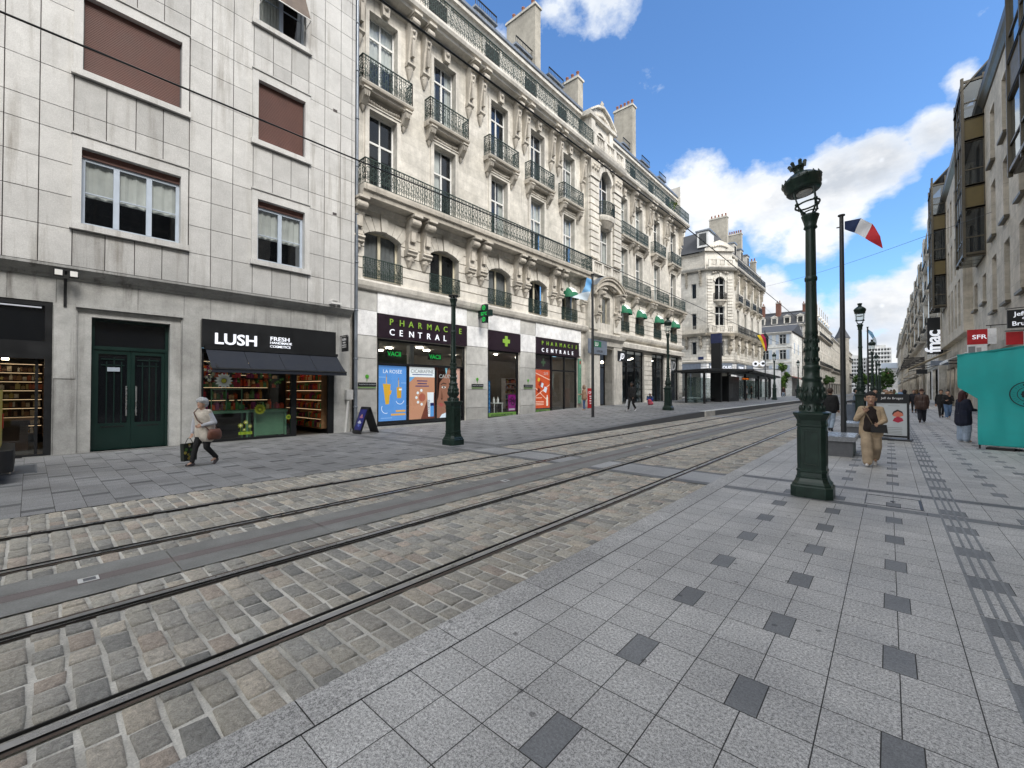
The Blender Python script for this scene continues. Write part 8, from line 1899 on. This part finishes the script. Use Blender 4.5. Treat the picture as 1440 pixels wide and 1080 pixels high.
person('person in a white T-shirt walking away, half hidden by the near lamp post', -2.42, 24.6, 0, 1.78, skin='tan', top=(.75, .75, .76), legs=BLK, shoes=BLK, hs='short', sleeves=False, grp=G1, det=1)
person('man in a brown leather jacket and brown cap walking away', 1.31, 31.6, 2, 1.76, top=(.055, .028, .020), legs=(.012, .013, .02), shoes=(.04, .02, .02), hair=(.06, .03, .022), hs='cap', topmat='leather', arms='down', wide=1.2, baggy=1.2, det=1, hem=.80, grp=G1, leg_wide=1.35)
person('person in a dark jacket and olive trousers walking away past the board', .78, 38.5, -3, 1.72, top=(.015, .017, .022), legs=(.06, .06, .042), shoes=(.3, .3, .28), hair=BLK, hs='hood', wide=1.15, phase=-1, grp=G1, leg_wide=1.25)
person('woman in a black cropped top and blue jeans walking towards the camera', 2.64, 36.5, 178, 1.68, top=(.010, .010, .011), legs=(.10, .17, .29), shoes=(.5, .5, .5), hair=BLK, hs='bun', arms='mouth', wide=1.05, det=1, hem=.98, grp=G1, leg_wide=1.2)
person('dark clothed person right behind the woman in the black cropped top', 2.45, 38.0, 178, 1.72, top=BLK, legs=BLK, hair=BLK, hs='beanie', grp=G1, skin='tan')
person('person in a long navy coat and wide pale jeans beside the teal canvas', 1.86, 20.7, 60, 1.70, top=(.012, .016, .035), legs=(.36, .44, .55), shoes=(.6, .6, .6), hair=(.05, .012, .012), hs='long', pose='stand', arms='front', wide=1.15, det=1, baggy=1.5, hem=.66, leg_wide=1.75)
person('fair-haired woman with a ponytail bent over behind the standing board', -.12, 21.7, 120, 1.66, top=(.10, .11, .12), legs=JEAN, hair=(.22, .13, .065), hs='pony', pose='stand', arms='front', lean=.22, det=1)
person('person in a bright pink shirt beyond the standing board', -.62, 33.5, 170, 1.74, top=(.55, .03, .16), legs=JEAN, skin='light', grp=G1, sleeves=True)
G2 = 'distant crowd on the right pavement'
for i, (x, y, hd, c, l, lab) in enumerate(((-.15, 47, 180, (.75, .75, .75), BLK, 'distant person in white among the right pavement crowd'), (.35, 52, 0, (.30, .52, .44), JEAN, 'distant person in mint green on the right pavement'), (.9, 56, 180, (.22, .34, .55), BLK, 'distant person in sky blue on the right pavement'), (1.4, 44, 180, (.012, .013, .02), BLK, 'distant person in black jacket close to the man in brown leather'), (1.75, 50, 0, (.03, .03, .05), JEAN, 'distant person in dark top and jeans on the right pavement'), (2.6, 62, 180, (.06, .06, .06), BLK, 'distant person in grey near the cream awning'), (.2, 70, 0, (.1, .05, .05), BLK, 'distant person in dark red on the right pavement'), (-.4, 64, 180, (.4, .38, .34), JEAN, 'distant person in pale beige on the right pavement'))):
    person(lab, x, y, hd, 1.72 + .04 * (i % 3), top=c, legs=l, hair=((.03, .02, .015), (.12, .07, .03), (.25, .24, .22))[i % 3], hs=('short', 'long', 'pony')[i % 3], skin=('light', 'tan')[i % 2], grp=G2, phase=(-1) ** i)
person('person in blue-grey leaning beside the second right lamp', -1.38, 30.4, 90, 1.80, top=(.13, .17, .22), legs=BLK, shoes=BLK, hair=BLK, pose='stand', arms='pocket')
G3 = 'people on the left pavement'
zz = lambda x, y: zL(x, y) + .002
def lp(lab, x, y, hd, **k): return person(lab, x, y, hd, z=zz(x, y), **k)
lp('person in a tan jacket and blue jeans with back turned at the red board', -15.35, 24.7, 250, h=1.66, top=(.33, .20, .13), legs=(.07, .12, .24), hair=(.30, .22, .16), hs='hood', pose='stand', arms='front', wide=1.2, det=1, hem=.80, grp=G3, shoes=(.35, .28, .22))
pw, d = lp('man all in black with white trainers striding past the sports shop', -12.5, 25.9, 185, h=1.84, skin='dark', top=BLK, legs=BLK, shoes=(.75, .75, .76), hair=BLK, hs='beanie', det=1, wide=1.12, baggy=1.3, grp=G3)
t2 = thing('shopping_bag', wpt(pw, (.36, -.10, .35)), 'white paper shopping bag swinging from the hand of the man in black', 'bag'); o = wpt(pw, (.36, -.22, .46)); R0 = pw.matrix_basis.to_3x3() @ Matrix.Rotation(radians(14), 3, 'X'); mb = MB(); mb.hexa([lb(dx, dy, dz) for dz in (-.22, .22) for dx in (-.06, .06) for dy in (-.26, .26)], 'print', (.72, .76, .78)); fx_ = [lb(.062, dy, dz) for dy, dz in ((-.14, -.03), (.14, -.03), (.14, .05), (-.14, .05))]; mb.add(fx_, ((0, 1, 2, 3),), 'print', (.35, .36, .36)); mb.build('bag_body', t2); mb = MB(); mb.tube([lb(0, -.12, .22), lb(0, -.04, .34), lb(0, .04, .34), lb(0, .12, .22)], .008, 'leather', 5, (.6, .6, .6)); mb.build('strap', t2)
lp('person in white hat and blue coat sitting on the ground by the sports shop', -15.0, 34.4, 150, h=1.66, top=(.03, .06, .13), legs=(.015, .04, .30), shoes=BLK, hair=(.7, .7, .7), hs='beanie', pose='sit', arms='mouth', skin='brown', wide=1.15, det=1)
t2 = thing('bundle', (-14.7, 33.7, zz(-14.7, 33.7)), 'pink and red cloth bundle beside the person sitting on the ground', 'bag'); ob = fused('cloth', [(V3(0, 0, .16), V3(.1, .15, .14), .17, .14), (V3(0, -.05, .36), V3(.05, .05, .3), .15, .12)], .02, 'cloth', (.42, .07, .10), t2, 4)
lp('thin person in black with a wide black hat standing at the side street corner', -18.6, 53.5, 150, h=1.76, top=BLK, legs=BLK, shoes=(.7, .7, .7), hair=BLK, hs='cap', pose='stand', arms='pocket', skin='dark', wide=1.05, grp=G3)
for i, (x, y, hd, c, l, lab) in enumerate(((-13.6, 60.5, 90, (.45, .47, .48), BLK, 'person in a white top waiting inside the tram shelter'), (-13.7, 63.5, 90, BLK, BLK, 'person in black waiting inside the tram shelter'), (-13.6, 86, 180, (.06, .03, .03), LJ, 'person in a dark red top pushing along by the green tree'), (-14.4, 85, 180, (.25, .28, .33), BLK, 'person in grey beside the one in dark red by the green tree'), (-12.6, 93, 0, BLK, BLK, 'person in black near the red cafe awning'))): lp(lab, x, y, hd, h=1.72, top=c, legs=l, hair=BLK, pose='stand' if i < 2 else 'walk', arms='down', grp=G3, skin='tan')
CLOUD_BANKS = [(-0.285, 0.386, 0.135, 1.0), (-0.18, 0.373, 0.129, 1.0), (-0.088, 0.377, 0.108, 1.0), (-0.006, 0.388, 0.09, 1.0), (0.057, 0.409, 0.07, 0.95), (0.091, 0.464, 0.053, 0.8), (-0.348, 0.396, 0.092, 0.9), (-0.099, 0.3, 0.09, 0.8), (-0.207, 0.177, 0.087, 0.95), (-0.146, 0.143, 0.081, 0.95), (-0.008, 0.148, 0.097, 1.0), (0.047, 0.199, 0.083, 1.0), (-0.059, 0.063, 0.132, 1.0), (0.019, 0.059, 0.11, 1.0), (0.073, 0.283, 0.068, 0.9), (-0.639, 0.73, 0.112, 0.72), (-0.491, 0.76, 0.117, 0.7), (-0.757, 0.688, 0.113, 0.62), (2.2, 0.7, 1.5, 1.6), (2.9, 0.5, 1.3, 1.5), (-2.6, 0.7, 1.3, 1.5), (1.6, 1.2, 0.9, 1.5), (0, 1.5, 0.55, 1.4), (-1.9, 0.5, 0.9, 1.3)]  # heaviest banks lie out of view, added overhead and behind camera as fill
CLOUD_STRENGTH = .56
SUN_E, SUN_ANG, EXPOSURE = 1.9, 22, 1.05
FILL_GAIN = 3.8  # extra brightness of the added out-of-view banks
# ------------------------------------------------------------------ sky, sun, camera
SUN_EL, SUN_AZ = radians(46), radians(100)       # azimuth from +Y towards +X
w = bpy.data.worlds.new('World'); scene.world = w; w.use_nodes = True
t = NT(w); t.n.clear()
out = t.new('ShaderNodeOutputWorld'); sky = t.new('ShaderNodeTexSky'); sky.sky_type = 'NISHITA'; sky.sun_disc = False
sky.sun_elevation = SUN_EL; sky.sun_rotation = SUN_AZ; sky.air_density = 1.0; sky.dust_density = .6; sky.ozone_density = 1.6
tc = t.new('ShaderNodeTexCoord'); dirv = tc.outputs['Generated']
def vmath(op, a, b):
    n = t.n.new('ShaderNodeVectorMath'); n.operation = op
    for i, x in enumerate((a, b)):
        if isinstance(x, (tuple, list)): n.inputs[i].default_value = x
        else: t.link(x, n.inputs[i])
    return n
def cnoise(scale, detail, rough, stretch=(1, 1, 1.6), loc=(0, 0, 0)):
    n = t.n.new('ShaderNodeTexNoise'); n.inputs['Scale'].default_value = scale; n.inputs['Detail'].default_value = detail; n.inputs['Roughness'].default_value = rough
    t.link(t.mapping(dirv, stretch, loc), n.inputs['Vector']); return n.outputs[0]
CY, SY, FL = cos(0.7236), sin(0.7236), 600.
def skydir(az, el): return (sin(az) * cos(el), cos(az) * cos(el), sin(el))
# cloud banks: azimuth (rad, from +Y towards +X), elevation (rad), radius, weight; the heaviest are unseen, added for fill light
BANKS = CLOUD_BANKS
acc = None
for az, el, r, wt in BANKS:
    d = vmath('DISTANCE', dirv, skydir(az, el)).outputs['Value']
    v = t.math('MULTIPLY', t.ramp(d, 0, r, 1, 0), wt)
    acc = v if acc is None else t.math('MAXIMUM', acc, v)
n1 = cnoise(5.6, 9, .58, (1, 1, 1.25), (3.1, 1.7, .4)); n2 = cnoise(13., 7, .62, (1, 1, 1.5)); n3 = cnoise(2.3, 8, .6, (1, 1, 2.2), (1.2, 5.1, 2.))
f = t.math('ADD', acc, t.math('MULTIPLY', t.math('SUBTRACT', n1, .5), 1.9)); f = t.math('ADD', f, t.math('MULTIPLY', t.math('SUBTRACT', n2, .5), .7))
mask = t.ramp(f, .30, .58)
shade = t.ramp(t.math('ADD', n3, t.math('MULTIPLY', t.math('SUBTRACT', n2, .5), .4)), .36, .60)
sx = t.n.new('ShaderNodeSeparateXYZ'); t.link(dirv, sx.inputs[0])
ccol = t.mix(shade, (.56, .60, .66), (1., 1., 1.))
ccol = t.mix(t.ramp(f, .30, .9), (.72, .80, .92), ccol)
bg1 = t.new('ShaderNodeBackground'); bg1.inputs['Strength'].default_value = .115; t.link(t.mix(1., sky.outputs[0], (.60, .86, 1.10), 'MULTIPLY'), bg1.inputs['Color'])
bg2 = t.new('ShaderNodeBackground'); t.link(t.math('MULTIPLY', t.ramp(acc, .95, 1.5, 1., FILL_GAIN), CLOUD_STRENGTH), bg2.inputs['Strength']); t.link(ccol, bg2.inputs['Color'])
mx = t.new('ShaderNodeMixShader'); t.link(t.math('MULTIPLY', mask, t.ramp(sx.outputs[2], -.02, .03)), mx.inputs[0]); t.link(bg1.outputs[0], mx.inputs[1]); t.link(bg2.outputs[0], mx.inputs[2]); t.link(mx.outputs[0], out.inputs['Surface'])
sl = bpy.data.lights.new('sun', 'SUN'); sl.energy = SUN_E; sl.angle = radians(SUN_ANG); sl.color = (1., .95, .88)
so = bpy.data.objects.new('sun', sl); COL.objects.link(so); so.location = (30, -10, 60)
so.rotation_euler = Vector((-sin(SUN_AZ) * cos(SUN_EL), -cos(SUN_AZ) * cos(SUN_EL), -sin(SUN_EL))).to_track_quat('-Z', 'Y').to_euler()
cam = bpy.data.cameras.new('camera'); co = bpy.data.objects.new('camera', cam); COL.objects.link(co)
cam.sensor_width = 36; cam.lens = 600 / 1440 * 36; cam.clip_end = 3000; cam.clip_start = .05
co.location = (0, 0, 1.75); YAW = math.atan(530 / 600.); PIT = math.atan(8 / 600.)
co.rotation_euler = (pi / 2 + PIT, 0, YAW); scene.camera = co
vs = scene.view_settings; vs.view_transform = 'Standard'; vs.look = 'None'; vs.gamma = 1.; vs.exposure = EXPOSURE
scene.cycles.use_denoising = True
scene.cycles.max_bounces = 6; scene.cycles.diffuse_bounces = 3; scene.cycles.glossy_bounces = 3; scene.cycles.transmission_bounces = 4; scene.cycles.transparent_max_bounces = 12
scene.cycles.caustics_reflective = False; scene.cycles.caustics_refractive = False; scene.cycles.sample_clamp_indirect = 6.
